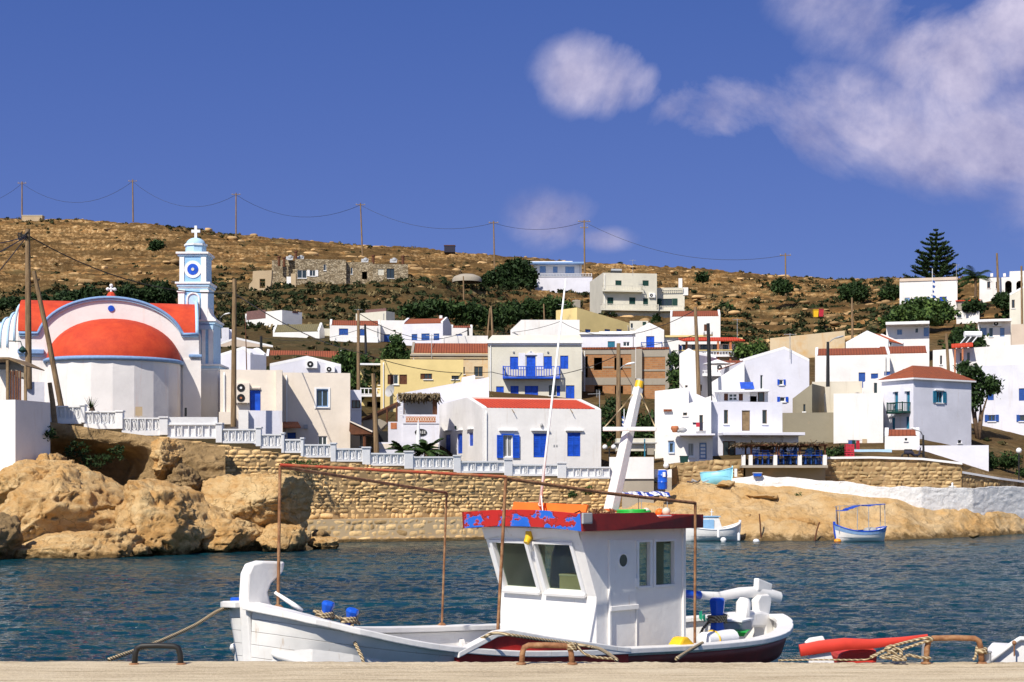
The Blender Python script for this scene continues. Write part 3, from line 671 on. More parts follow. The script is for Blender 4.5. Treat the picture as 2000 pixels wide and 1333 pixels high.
            if cop:
                for a0 in(0,Lr-.25):
                    mb=MB()
                    for(b0,b1)in((0,k),(Ls,k)):
                        p=[g(a0,b0,h-.02),g(a0+.25,b0,h-.02),g(a0+.25,b1,h+R-.02),g(a0,b1,h+R-.02)];u=.24
                        mb.mesh([Vector(q)for q in p]+[Vector(q)+Vector((0,0,u))for q in p],[(0,1,2,3),(4,5,6,7),(0,1,5,4),(1,2,6,5),(2,3,7,6),(3,0,4,7)])
                    s.part('coping',mb,s.trim)
    def leaf(s,mb,face,t0,t1,n,z0,z1,slats=True):
        fw=min(.07,(t1-t0)*.25);s.fbox(mb,face,t0,t1,n,n+.035,z0,z1)
        if slats:
            s.fbox(mb,face,t0,t0+fw,n+.035,n+.055,z0,z1);s.fbox(mb,face,t1-fw,t1,n+.035,n+.055,z0,z1)
            for zz in(z0,(z0+z1)/2-.04,z1-.08):s.fbox(mb,face,t0+fw,t1-fw,n+.035,n+.052,zz,zz+.08)
            k=max(3,int((z1-z0)/.13))
            for i in range(k):
                zz=z0+(i+.5)*(z1-z0)/k;s.fbox(mb,face,t0+fw,t1-fw,n+.035,n+.047,zz-.012,zz+.022)
    def window(s,face,t0,t1,z0,z1,style):
        st=style.lstrip('-');kind,_,mt=st.partition(':');mt=mt or 'shutter_blue'
        if kind=='open':return
        W=t1-t0;Hh=z1-z0
        if kind in('shut','door'):  # closed slatted leaves
            n=-.12 if style[0]!='-' else.0;mb=MB()
            if W>.75 or kind=='shut':
                s.leaf(mb,face,t0+.02,t0+W/2-.008,n,z0+.02,z1-.02);s.leaf(mb,face,t0+W/2+.008,t1-.02,n,z0+.02,z1-.02)
            else:s.leaf(mb,face,t0+.02,t1-.02,n,z0+.02,z1-.02,False)
            s.part('shutter' if kind=='shut' else 'door',mb,mt);return
        n=-.13;f=min(.06,W*.14)
        mb=MB();fm='white_trim' if kind in('win','opensh','curt')else mt
        s.fbox(mb,face,t0,t0+f,n,n+.06,z0,z1);s.fbox(mb,face,t1-f,t1,n,n+.06,z0,z1);s.fbox(mb,face,t0+f,t1-f,n,n+.058,z0,z0+f);s.fbox(mb,face,t0+f,t1-f,n,n+.058,z1-f,z1)
        if W>.5:s.fbox(mb,face,t0+W/2-.03,t0+W/2+.03,n,n+.056,z0+f,z1-f)
        if kind=='grid':s.fbox(mb,face,t0+f,t1-f,n,n+.05,z0+Hh/2-.03,z0+Hh/2+.03)
        fo=s.part('window',mb,fm)
        mb=MB();s.fbox(mb,face,t0-.07,t1+.07,.003,.09,z0-.08,z0-.01);s.part('sill',mb,'white_trim',fo)
        mb=MB();s.fbox(mb,face,t0+.01,t1-.01,n-.02,n+.012,z0+.01,z1-.01);s.part('pane',mb,'glass_curtain' if kind=='curt' else 'glass_dark',fo)
        if kind in('opensh','darksh'):
            lw=W*.48
            for a,b in((t0-lw,t0-.01),(t1+.01,t1+lw)):
                mb=MB();s.leaf(mb,face,a,b,.02,z0-.02,z1+.02);s.part('shutter',mb,mt)
        if kind=='bluewin':
            mb=MB();e=.09
            for q in((t0-e,t0,z0-e,z1+e),(t1,t1+e,z0-e,z1+e),(t0,t1,z1,z1+e),(t0,t1,z0-e,z0)):s.fbox(mb,face,q[0],q[1],0,.03,q[2],q[3])
            s.part('frame',mb,mt,fo)
    def lintel(s,face,x0,x1,y,depth=.14,th=.09,mat=None):
        t0,z=s.tz(face,x0,y);t1,_=s.tz(face,x1,y);mb=MB();s.fbox(mb,face,min(t0,t1),max(t0,t1),0.0,depth,z-th/2,z+th/2);s.part('lintel',mb,mat or s.trim,bevel=.01)
    def slab(s,name,face,x0,x1,y,depth,th=.18,mat=None):
        t0,z=s.tz(face,x0,y);t1,_=s.tz(face,x1,y);mb=MB();s.fbox(mb,face,min(t0,t1),max(t0,t1),.003,depth,z-th,z);return s.part(name,mb,mat or s.trim,bevel=.02)
    def balcony(s,face,x0,x1,yf,yt,depth,mat='white_trim',post=.08,gap=.22,slabmat=None,rail=.07,base=True,thin=False,solid=False,postmat=None):
        if base:sl=s.slab('balcony',face,x0,x1,yf,depth,.16,slabmat or mat)
        else:sl=None
        t0,zf=s.tz(face,x0,yf);t1,zt=s.tz(face,x1,yt);t0,t1=min(t0,t1),max(t0,t1);mb=MB();k=.03 if thin else.05
        n=depth-.08
        if solid:s.fbox(mb,face,t0,t1,n-.1,n,zf,zt)
        else:
            s.fbox(mb,face,t0,t1,n-k,n+k,zt-rail,zt);s.fbox(mb,face,t0,t1,n-k,n+k,zf+.03,zf+.1)
            q=max(2,int((t1-t0)/gap))
            for i in range(q+1):
                t=t0+.03+(t1-t0-.06)*i/q;r=.012 if thin else.035
                s.fbox(mb,face,t-r,t+r,n-r,n+r,zf+.08,zt-rail+.01)
            for t in(t0,t1-k*2):
                s.fbox(mb,face,t,t+k*2,0.01,n-k,zt-rail,zt-.004)
                m_=max(2,int(depth/gap))
                for i in range(m_):s.fbox(mb,face,t+.01,t+.01+(.024 if thin else.06),depth*i/m_,depth*i/m_+(.024 if thin else.06),zf+.01,zt-rail+.01)
                s.fbox(mb,face,t-.002,t+k*2+.002,n-k-.002,n+k+.002,zf,zt+.03)
        s.part('railing',mb,mat,sl if sl is not None else None)
    def roofbox(s,name,mat,x,y,wdt,dep,hgt,face='F',inset=2.0,lathe=False):
        t,z=s.tz(face,x,y);mb=MB();s.fbox(mb,face,t-wdt/2,t+wdt/2,-inset-dep,-inset,z,z+hgt);return s.part(name,mb,mat,bevel=.02)

def ac_unit(label,p,rz,wd=.85,hh=.6,n=1,sc_=1.0,loc_mat='white_paint'):
    r=thing('air_conditioner',label,'air conditioner',p,rz,None)
    mb=MB();mb.box(-wd/2,wd/2,-.3,0,0,hh);mb.build('casing',M[loc_mat],r,bevel=.02)
    for i in range(n):
        zc=hh*(i+.5)/n;rr=min(.24,hh/n*.42)
        mb=MB();c=Vector((-wd*.14 if n==1 else-wd*.1,-.305,zc))
        vs=[c+Vector((rr*math.cos(2*math.pi*k/20),0,rr*math.sin(2*math.pi*k/20)))for k in range(20)]
        mb.prism(vs,(0,-.02,0));f=mb.build('fan',M['dark'],r)
        mb=MB();vs=[c+Vector((rr*.3*math.cos(2*math.pi*k/12),-.022,rr*.3*math.sin(2*math.pi*k/12)))for k in range(12)];mb.prism(vs,(0,-.01,0));mb.build('hub',M['terracotta' if(n>1 and i==0)else 'white_paint'],f)
    mb=MB()
    for x in(-wd*.35,wd*.35):mb.box(x-.02,x+.02,-.32,0,-.05,0)
    mb.build('bracket',M['grey_metal'],r);return r
def ac_on(h,label,face,x,y,**k):
    t,z=h.tz(face,x,y);p=h.M@h.pt(face,t,.02,z);O,U,Nn,L=h.fr[face];U=h.M.to_3x3()@U
    return ac_unit(label,p,math.atan2(U.y,U.x),**k)

HS={}
# --- back row on the left
h=House('village_house','white house with two mauve roof strips, uppermost left above the olive roofed one',551,196,-38,606,660,pl=479,pr=590,roof=('flat',),wins=[])
h.boxpart('roof_panel','tile_mauve','F',482,519,609,622,-.01,.02);h.boxpart('roof_panel','tile_mauve','R',571,582,608,613,-.01,.02)
h=House('village_house','white house with a sunken olive brown roof and small dark blue windows',624,186,-12,648,690,pl=533,pr=634,roof=('gable_x',.95,'tile_olive',.5),wins=[('F',547,563,666,680,'shut:shutter_dull'),('F',569,589,666,680,'shut:shutter_dull'),('F',595,611,666,670,'shut:shutter_dull')])
h=House('small_outbuilding','plain white lean-to wall between olive roofed and rust roofed houses',594,184,0,671,700,pl=594,pr=644,d=3)
h=House('small_outbuilding','narrow cream block with a flat brown lid squeezed beside the olive roof',632,190,0,642,672,pl=632,pr=646,d=4,mat='ivory_wall')
h=House('village_house','pale cream house with shaded right wall behind rust roofed white house',754,200,-35,608,640,pl=695,pr=771,mat='ivory_wall',roof=('flat',));h.boxpart('roof_panel','tile_mauve','F',712,752,605.5,609,-.3,-.2)
h=House('village_house','white house with a rust gable roof, blue window and balustrade in the left row',644,184,1,636,712,pr=743,d=7,roof=('gable_x',.9,'tile_rust',.5),wins=[('F',662,680,642,655,'shut:shutter_dull'),('F',703,712,643,656,'shut:shutter_dull')])
h.balcony('F',653,738,667,660,.5,gap=.25)
h=House('village_house','plain white flat roofed house with a half hidden blue door beside the round tree',744,186,0,626,700,pl=744,pr=797,d=8,wins=[('F',750,762,653,671,'door:shutter_dull'),('F',770,779,653,669,'win')])
h=House('village_house','pale blue-white house with rust gable roof and three blue shutters',865,182,-10,632,690,pl=786,pr=882,mat='shade_white_wall',roof=('gable_x',.78,'tile_rust',.5),wins=[('F',804,815,653,665,'shut:shutter_dull'),('F',823,839,652,665,'shut:shutter_dull'),('F',847,858,652,665,'shut:shutter_dull')])
h.roofbox('chimney','white_wall',850,621,.35,.35,.6,inset=3)
h=House('village_house','small white house with a low rust roof at the right end of the left row',881,190,0,641,662,pl=881,pr=923,d=6,roof=('gable_x',.5,'tile_rust',.5),wins=[('F',890,903,653,657,'shut:shutter_dull')])
h=House('village_house','long white garden wall house between blue-white house and balconied mansion',862,172,0,656,672,pl=862,pr=953,d=3)
h=House('village_house','beige wide house with a low gabled top behind the bell tower',420,172,0,677,712,pl=420,pr=533,d=8,mat='beige_wall',roof=('gable_y',.85,None,.36));
h=House('water_tank_house','tiny white rooftop room with a rounded tank just right of the bell tower',418,178,0,640,662,pl=418,pr=447,d=3,mat='shade_white_wall',cat='outbuilding');mb=MB();t,z=h.tz('F',448,651);mb.lathe([(.6,-1),(.6,.3),(.5,.5),(.01,.55)],(t,1.2,z),16);h.part('tank',mb,'shade_white_wall',smooth=True)
h=House('village_house','long low house with a rust roof and stained whitish wall left of the round tree',520,163,0,699,735,pl=520,pr=668,d=7,mat='pale_stone',roof=('gable_x',1.0,'tile_rust',.5))
h=House('village_house','grey gabled house with a shaded right wall behind the cream house',489,128,-40,694,742,pl=418,pr=520,mat='shade_white_wall',roof=('gable_y',.55,None,.8),mats={});
h=House('village_house','low white gabled house with two air conditioners behind the cream house',527,118,0,716,760,pl=527,pr=666,d=7,roof=('gable_y',.62,None,.52),mat='shade_white_wall')
ac_on(h,'air conditioner high on the low white gable, left of two','F',609,720);ac_on(h,'air conditioner at the right slope of the low white gable','F',645,728,wd=.7,hh=.45)
# --- yellow house and neighbours
h=House('village_house','yellow flat topped house with brown shuttered windows in the middle of the village',743,126,1,704,830,pr=905,d=9,mat='yellow_wall',roof=('shed',0,0),wins=[('F',757,768,732,751,'shut:brown_wood'),('F',768,778,732,751,'win'),('F',780,795,732,751,'shut:brown_wood'),('F',821,828,730,741,'shut:brown_wood'),('F',828,844,730,741,'glass:brown_wood'),('F',882,896,734,741,'glass:dark')])
h2=House('village_house','narrow yellow wing with white balustrade balcony left of the yellow house',716,127.5,0,712,830,pl=703,pr=743,d=6,mat='yellow_wall',roof=('flat',),wins=[('F',739,742,734,752,'glass:brown_wood'),('F',717,745,785,822,'open')])
h2.balcony('F',703,744,773,760,1.1,gap=.3);h2.slab('canopy','F',698,745,712,1.2,.15)
mb=MB();t,z=h2.tz('F',764,765);mb.lathe([(.01,0),(.3,.05),(.5,.18)],(0,0,0),16);r=thing('satellite_dish','grey satellite dish by the yellow house above the thatched terrace','satellite dish',P(764,765,121),0,None,rot=(math.radians(75),0,math.radians(-40)));mb.build('dish',M['dish_grey'],r,smooth=True);mb=MB();mb.tube([(0,0,0),(.35,0,.45)],.02,5);mb.tube([(0,0,0),(0,-.3,-.5)],.03,5);mb.build('arm',M['grey_metal'],r)
h=House('village_house','weathered ochre house with a long rust roof and grey left gable',803,150,1,690,780,pr=962,d=8,mat='ochre_wall',roof=('gable_x',1.25,'tile_rust',.5),trim='concrete',wins=[('F',903,908,717,731,'glass:old_wood'),('F',926,943,716,736,'glass:old_wood')])
h.boxpart('cornice','concrete','F',801,962,692,696,0,.25);h.boxpart('cornice','ochre_wall','F',801,962,698,701,0,.12)
h=House('village_house','lilac-shaded white sloping topped wall building behind the thatched terrace',775,112,0,772,830,pl=775,pr=955,d=5,mat='shade_white_wall',roof=('shed',0,1.25))
h=House('small_outbuilding','lilac-shaded white wedge topped annex standing on the sloping wall building',902,114,0,740,770,pl=902,pr=928,d=4,mat='shade_white_wall',roof=('shed',0,.2))
# --- mansion with blue balcony
h=House('balconied_mansion','pale two storey mansion with blue shutters and a long blue wooden balcony',953,145,1,666,800,pr=1136,d=11,mat='ivory_wall',wins=[
 ('F',996,1012,697,722,'shut:shutter_blue'),('F',1028,1046,696,737,'door:shutter_blue'),('F',1062,1078,696,721,'shut:shutter_blue'),('F',1094,1110,695,721,'shut:shutter_blue'),
 ('F',969,984,755,773,'shut:shutter_blue'),('F',997,1013,754,773,'shut:shutter_blue'),('F',1025,1051,754,773,'shut:shutter_blue'),('F',1072,1086,753,773,'glass:dark'),('F',1087,1094,754,774,'shut:shutter_blue'),('F',1105,1122,753,780,'door:shutter_blue')])
mb=MB();mb.mesh([(-.1,-.28,h.h-.05),(h.w+.1,-.28,h.h-.05),(h.w+.1,0,h.h-.05),(-.1,0,h.h-.05),(.4,.9,h.h+.62),(h.w-.1,.9,h.h+.62)],[(0,1,5,4),(0,3,4),(1,2,5),(3,2,5,4)]);h.part('pediment',mb,'ivory_wall')
h.boxpart('cornice','white_trim','F',951,1138,666,671,.003,.3);h.boxpart('frieze','shade_white_wall','F',953,1136,671,675,.003,.1)
for a,b in((1013,1026),(1048,1061)):h.boxpart('panel','shade_white_wall','F',a,b,690,722,.003,.05)
mb=MB();
t0,z=h.tz('F',1028,694);t1,_=h.tz('F',1046,694);mb.prism([h.pt('F',t0-.15,.004,z),h.pt('F',t1+.15,.004,z),h.pt('F',(t0+t1)/2,.004,z+.4)],(0,-.12,0));h.part('door_gable',mb,'shade_white_wall')
h.balcony('F',982,1093,738,717,1.0,mat='shutter_blue',gap=.24,thin=False)
for x in(1003,1037,1070):
    t,z=h.tz('F',x,688);mb=MB();s_=h;s_.fbox(mb,'F',t-.08,t+.08,0,.14,z-.06,z+.08);h.part('wall_lamp',mb,'grey_metal',bevel=.02)
# --- unfinished building
for(nm,pc_,Y_,yw,tp,pl_,pr_,lb,ww)in(('unfinished_building',1137,150,1,680,None,1241,'unfinished concrete frame building with brick infill and dark empty openings',[('F',1143,1148,696,741,'open'),('F',1160,1176,699,723,'open'),('F',1200,1216,699,723,'open'),('F',1161,1177,754,778,'open'),('F',1201,1217,754,778,'open')]),
                                               ('unfinished_building',1242,147,1,680,None,1307,'taller bare brick block with concrete bands right of the empty openings',[])):
    h=House(nm,lb,pc_,Y_,yw,tp,800,pr=pr_,d=9,mat='brick',wins=ww)
    x0,x1=pc_,pr_
    for y in((683,692),(738,752),(716,719),(779,792))if x0<1200 else((683,697),(722,725),(740,752),(790,797)):
        for q in([(x0,x1)]if x0>1200 or y[0]in(683,738,779)else[(x0+12,1159),(1177,1199),(1217,x1-8)]):h.boxpart('beam','concrete','F',q[0],q[1],y[0],y[1],.003,.05)
    for q in((x0,x0+(6 if x0<1200 else 10)),(x1-8,x1)):h.boxpart('column','concrete','F',q[0],q[1],683,800,.008,.07)
    h.boxpart('coping','tile_rust','F',x0,x1,679,682.5,-.2,.12)
h.boxpart('buttress','concrete','F',1242,1254,683,800,.01,.5)
# --- right of the mansion, second row
h=House('village_house','lilac-shaded white flat roofed house with teal window above the unfinished building',1133,166,0,651,690,pl=1133,pr=1243,d=7,mat='shade_white_wall',wins=[('F',1187,1201,667,681,'shut:teal'),('F',1217,1230,668,677,'win')])
h.boxpart('cornice','white_trim','F',1131,1245,650,653,.003,.25);h.boxpart('cornice','white_trim','F',1170,1243,648,650,-.1,.2)
h=House('village_house','white gabled house with a bright blue door and small balcony above the brick block',1241,163,0,649,700,pl=1241,pr=1297,d=8,roof=('gable_y',.8,None,.48),wins=[('F',1262,1278,657,682,'door:shutter_blue')])
h.balcony('F',1252,1293,682,670,.9,mat='shutter_dull',thin=True,gap=.2,slabmat='white_trim')
h=House('village_house','white long house with a thin yellow roof edge left of the orange veranda',1297,165,0,660,710,pl=1297,pr=1325,d=6);h.boxpart('roof_edge','yellow_wall','F',1297,1380,656,658.5,-.5,.3)
h=House('village_house','white boxy house with a chamfered left end in front of the yellow gable',1018,176,0,625,665,pl=1018,pr=1132,d=7);mb=MB();t,z=h.tz('F',997,645);mb.prism([(0,0,-2),(0,0,h.h),(t,0,z),(t,0,-2)],(0,7,0));h.part('wing',mb,'white_wall')
h=House('village_house','bright yellow house with a tall sloping top and three small blue windows',1127,186,38,624,668,pl=1086,pr=1230,mat='yellow_wall',roof=('shed',1.35,.0),wins=[('F',1143,1154,643,651,'shut:shutter_dull'),('F',1181,1192,643,649,'shut:shutter_dull'),('F',1204,1215,643,649,'shut:shutter_dull')])
h=House('small_outbuilding','small ivory block with a green window under the large cream house',1230,184,0,627,655,pl=1230,pr=1266,d=4,mat='ivory_wall',wins=[('F',1232,1236,632,641,'glass:dark'),('F',1255,1262,629,636,'shut:green_dark')])
# --- large cream building
g=('F',)
h=House('apartment_house','large cream three storey house with green shutters and balustraded balconies high on the hill',1178,240,8,533,640,pl=1152,pr=1283,mat='ivory_wall',wins=[('F',1202,1214,548,559,'shut:green_dark'),('F',1255,1267,548,559,'shut:green_dark'),('F',1186,1198,581,596,'shut:green_dark'),('F',1229,1241,581,596,'shut:green_dark'),('F',1256,1266,583,597,'shut:green_dark')])
h.balcony('F',1176,1254,569,560,1.0,gap=.4,mat='ivory_wall');h.balcony('F',1173,1283,606,597,1.2,gap=.4,mat='ivory_wall')
ac_on(h,'air conditioner on the cream three storey house between its storeys','F',1273,582,wd=1.0,hh=.7)
ac_on(h,'air conditioner low on the cream three storey house near its base','F',1246,626,wd=1.0,hh=.5)
mb=MB();t,z=h.tz('F',1212,533)
r=thing('solar_heater','solar water heater with dark panel on the roof of the large cream house','solar heater',h.M@Vector((t,4,h.h)),h.root.rotation_euler[2]);mb.prism([(-.9,0,0),(.9,0,0),(1.3,1.2,1.0),(-.5,1.2,1.0)],(0,0,.06));mb.build('panel',M['dark'],r);mb=MB();mb.tube([(-.4,1.3,1.15),(1.3,1.3,1.15)],.25,12);mb.build('tank',M['grey_metal'],r,smooth=True,autos=40)
h=House('apartment_house','lower cream wing with a roof terrace and round air conditioner right of the large house',1283,243,1,562,640,pr=1337,d=8,mat='ivory_wall',wins=[('F',1292,1313,584,598,'darksh:green_dark')])
h.balcony('F',1293,1334,571,563,.4,gap=.3,base=False,mat='ivory_wall');h.balcony('F',1283,1336,608,599,1.2,gap=.4,mat='ivory_wall');h.roofbox('chimney','white_wall',1329,562,.6,.6,1.6,inset=1);h.boxpart('parapet','white_wall','F',1334,1344,562,577,-1,.1)
h=House('hill_house','low white house with bright blue windows and terrace balustrade just under the ridge',1042,300,0,515,545,pl=1042,pr=1136,d=8,wins=[('F',1054,1066,520,533,'shut:trim_blue'),('F',1080,1089,521,533,'shut:trim_blue'),('F',1104,1122,521,534,'shut:trim_blue')])
h.slab('canopy','F',1028,1140,515,2.0,.3,'trim_blue');h.slab('eave','F',1028,1118,513,1.6,.2)
h=House('terrace_wall','white terrace wall with blue posts and balustrade below the low blue windowed house',1045,294,0,541,560,pl=1045,pr=1157,d=5,mat='shade_white_wall',cat='wall')
h.balcony('F',1047,1156,541,535,.2,gap=.55,base=False,mat='white_trim')
# --- white house with orange roof, veranda house
h=House('village_house','tall white house with a dark orange roof on the slope right of the cream building',1309,190,2,618,662,pr=1407,d=8,roof=('gable_x',1.05,'tile_rust',.5),wins=[('F',1375,1386,634,647,'shut:brown_wood')])
h=House('veranda_house','low house with an orange tiled veranda, dark bays and a yellow topped balustrade',1320,167,0,672,715,pl=1320,pr=1440,d=6,wins=[('F',1327,1332,675,688,'shut:shutter_blue'),('F',1333,1343,674,689,'glass:dark'),('F',1352,1361,674,689,'glass:green_dark'),('F',1368,1382,674,689,'glass:green_dark'),('F',1392,1401,674,689,'glass:dark'),('F',1412,1422,674,689,'glass:dark')],cat='house')
mb=MB();t0,z0=h.tz('F',1320,671);t1,_=h.tz('F',1454,671);t2,z2=h.tz('F',1322,658);t3,_=h.tz('F',1440,661)
mb.hexa([(t0+.9,-1.8,z0),(t1,-1.8,z0),(t3,2,z2-.1),(t0-.3,2,z2),(t0+.9,-1.8,z0+.12),(t1,-1.8,z0+.12),(t3,2,z2+.05),(t0-.3,2,z2+.15)]);h.part('veranda_roof',mb,'tile_orange')
for x in(1341,1362,1402,1426):
    t,_=h.tz('F',x,680);mb=MB();h.fbox(mb,'F',t-.12,t+.12,1.5,1.7,-1.2,z0);h.part('post',mb,'terracotta')
h.balcony('F',1325,1433,698,689,1.9,gap=.3);
t0,z0=h.tz('F',1325,689);t1,_=h.tz('F',1433,689);mb=MB();h.fbox(mb,'F',t0,t1,1.72,1.95,z0+.003,z0+.1);h.part('handrail',mb,'yellow_wall')
h.boxpart('roof_edge','yellow_wall','F',1396,1452,656,658,-3.2,-2.6)
h=House('stone_ruin','roofless ochre stone building with a pale sloping top on the slope',1504,180,0,660,712,pl=1504,pr=1650,d=6,mat='ochre_wall',roof=('shed',0,.75),cat='ruin')
# --- big white complex centre right
h=House('village_house','white house with pitched red roof strips and a cafe umbrella on its terrace',1362,132,-30,695,790,pl=1327,pr=1400,roof=('gable_y',.45,None),mat='white_wall',wins=[('F',1338,1343,753,762,'glass:old_wood'),('R',1366,1372,751,765,'glass:old_wood')])
h=House('village_house','white low block behind the poles with red roof strips and a terrace balustrade',1362,134,0,709,790,pl=1358,pr=1452,d=8,roof=('gable_x',.45,'tile_rust'),wins=[('F',1368,1384,714,726,'glass:brown_wood')]);h.balcony('F',1362,1412,734,726,1.5,gap=.3)
ac_on(h,'air conditioner on the terrace wall under the cafe umbrella','F',1408,724,wd=.8,hh=.5)
r=thing('parasol','open pale parasol on the white terrace between the two street poles','parasol',P(1401,726,130));mb=MB();mb.tube([(0,0,0),(0,0,.9)],.03,6);mb.build('pole',M['grey_metal'],r);mb=MB();mb.lathe([(1.25,.62),(1.15,.66),(.02,1.02)],(0,0,0),8);mb.build('canopy',M['pale_blue' if False else 'white_trim'],r)
h=House('village_house','large white gable house with small blue shuttered windows and stucco side',1452,124,4,706,800,pl=1395,pr=1582,w=5.4,roof=('gable_y',1.0,'tile_rust',.62),mat='shade_white_wall',wins=[('F',1522,1530,742,752,'opensh:shutter_blue'),('F',1523,1534,776,785,'opensh:shutter_blue'),('F',1485,1490,733,760,'win')])
h=House('village_house','sloping white stucco wall joining the terrace to the large gable house',1387,122,0,735,800,pl=1387,pr=1454,d=7,roof=('shed',-.6,1.1))
mb=MB();r=thing('blue_tarp_panel','bright blue slanted panel leaning on the white stucco wall','panel',P(1460,760,119));mb.prism([(-.52,0,0),(.55,0,0),(.45,.25,.55),(-.57,.25,.55)],(0,.03,0));mb.build('sheet',M['shutter_blue'],r)
h=House('village_house','low white room with brown shutters and dark doorway below the blue panel',1396,113,0,764,800,pl=1396,pr=1500,d=5,wins=[('F',1414,1422,769,783,'shut:brown_wood'),('F',1423,1440,769,783,'grid:white_trim'),('F',1443,1451,769,783,'shut:brown_wood'),('F',1465,1478,766,786,'open'),('F',1480,1493,766,786,'glass:brown_wood')])
h.slab('canopy','F',1394,1502,764,.8,.12)
# --- front right white house
h=House('village_house','two storey white house with arched windows and brown door beside the taverna',1387,105,5,785,905,pl=1296,pr=1528,mat='shade_white_wall',w=None,wins=[('F',1414,1422,801,828,'glass:old_wood'),('F',1449,1465,802,842,'door:old_wood'),('F',1489,1498,801,828,'glass:old_wood'),('F',1412,1437,862,897,'glass:brown_wood'),('F',1484,1512,872,897,'door:brown_wood')])
h.d=h.d
h.slab('canopy','F',1403,1560,846,1.6,.2,'shade_white_wall');h.boxpart('wall_return','shade_white_wall','F',1528,1558,849,905,-3,0.2)
for x in(1451,1493):h.boxpart('bracket','shade_white_wall','F',x-3,x+3,850,854,.01,1.4)
h=House('village_house','low white house with a blue panelled door under the flat porch roof',1297,101,0,848,905,pl=1297,pr=1392,d=4,mat='white_wall',wins=[('F',1308,1315,866,884,'bluewin:trim_blue'),('F',1343,1356,865,892,'curt:teal'),('F',1366,1380,865,897,'door:trim_blue')])
h.slab('canopy','F',1327,1396,849,1.5,.12,'shade_white_wall');h.lintel('F',1304,1315,860)
for i in range(4):h.boxpart('door_panel','white_trim','F',1368.5,1377.5,868.5+i*7,873+i*7,-.1,-.05)
h=House('village_house','white upper storey with a slanting tile edge, tiny window and washing outside',1296,104,0,806,860,pl=1296,pr=1389,d=5,roof=('shed',-.0,1.05),wins=[('F',1334,1342,801,812,'glass:old_wood'),('F',1366,1373,811,842,'glass:old_wood')])
h.boxpart('tile_edge','tile_rust','F',1296,1312,800,804,-.2,.2)
h=House('village_house','pale tall left block with rounded edge and beige stain in the front right group',1279,107,1,766,860,pr=1345,d=8,mat='white_wall',roof=('shed',0,.25))
h=House('village_house','white wedge shaped block stepping down behind the arched window house',1337,109,0,764,860,pl=1337,pr=1392,d=6,mat='shade_white_wall',roof=('shed',.1,-.8))
# --- concrete ruin and white block
h=House('concrete_ruin','olive brown unrendered building with a slanting top and a slit window',1586,112,-25,756,880,pl=1548,pr=1630,mat='bare_render',roof=('shed',-.9,.15),cat='ruin',wins=[('F',1569,1573,790,804,'glass:dark')])
h=House('concrete_ruin','white patched parapet block standing on the unrendered building',1586,115,0,745,790,pl=1586,pr=1684,d=5,mat='pale_stone',cat='ruin');h.boxpart('whitewash','white_wall','F',1587,1612,769,805,.01,.06)
h=House('bare_wall','large stained brown retaining wall behind the thatched taverna',1528,110,0,806,880,pl=1528,pr=1630,d=3,mat='bare_render',cat='wall')
h=House('village_house','tall blank white block between the bare wall and the hip roofed house',1628,108.5,0,768,905,pl=1628,pr=1725,d=7,mat='white_wall');h.boxpart('board','tan_wall','F',1684,1693,858,877,.02,.07)
# --- hip roofed house
h=House('hip_roofed_house','lilac-shaded white house with a terracotta hip roof and a small green balcony',1784,110,32,741,915,pl=1722,pr=1897,mat='shade_white_wall',roof=('hip',1.05,'tile_rust'),wins=[('F',1828,1841,765,787,'darksh:teal'),('F',1871,1878,860,866,'glass:dark'),('L',1747,1754,767,805,'door:teal'),('L',1770,1777,766,805,'door:teal'),('L',1742,1748,816,842,'door:teal'),('L',1769,1776,814,838,'door:teal')])
h.lintel('F',1825,1843,762);h.lintel('L',1745,1755,765);h.lintel('L',1768,1778,764);h.lintel('L',1737,1748,814)
h.balcony('L',1748,1779,805,786,.9,mat='green_dark',thin=True,gap=.15)
h=House('tool_shed','tiny white shed with a terracotta roof against the hip roofed house',1728,104,0,852,910,pl=1728,pr=1796,d=3,roof=('gable_x',.42,'tile_rust'),cat='shed',wins=[('F',1767,1772,856,861,'glass:dark')])
h=House('garden_wall','low pale blue yard wall in front of the hip roofed house',1790,102.5,0,870,912,pl=1790,pr=1931,d=2.5,mat='shade_white_wall',cat='wall')
h=House('garden_wall','low bluish wall below the washing line left of the tiny shed',1668,103,0,878,902,pl=1668,pr=1742,d=.5,mat='pale_blue',cat='wall')
# --- twin red roofs
h=House('village_house','long white house with a rust roof and blue windows, left of two joined roofs',1592,138,0,693,770,pl=1592,pr=1738,d=9,roof=('gable_x',.95,'tile_rust'),wins=[('F',1677,1690,728,758,'door:shutter_dull'),('F',1701,1715,730,740,'shut:shutter_dull'),('F',1727,1739,726,734,'shut:shutter_dull')])
h=House('village_house','white house with a wide rust roof and teal window, right of two joined roofs',1712,143,0,690,760,pl=1712,pr=1815,d=9,roof=('gable_x',1.0,'tile_rust'),wins=[('F',1763,1771,721,731,'shut:teal')])
h=House('village_house','small white roofed corner building behind the blank white block with a door',1686,118,0,740,780,pl=1686,pr=1745,d=6,roof=('shed',-.3,.3),wins=[('F',1707,1713,746,768,'glass:green_dark')])
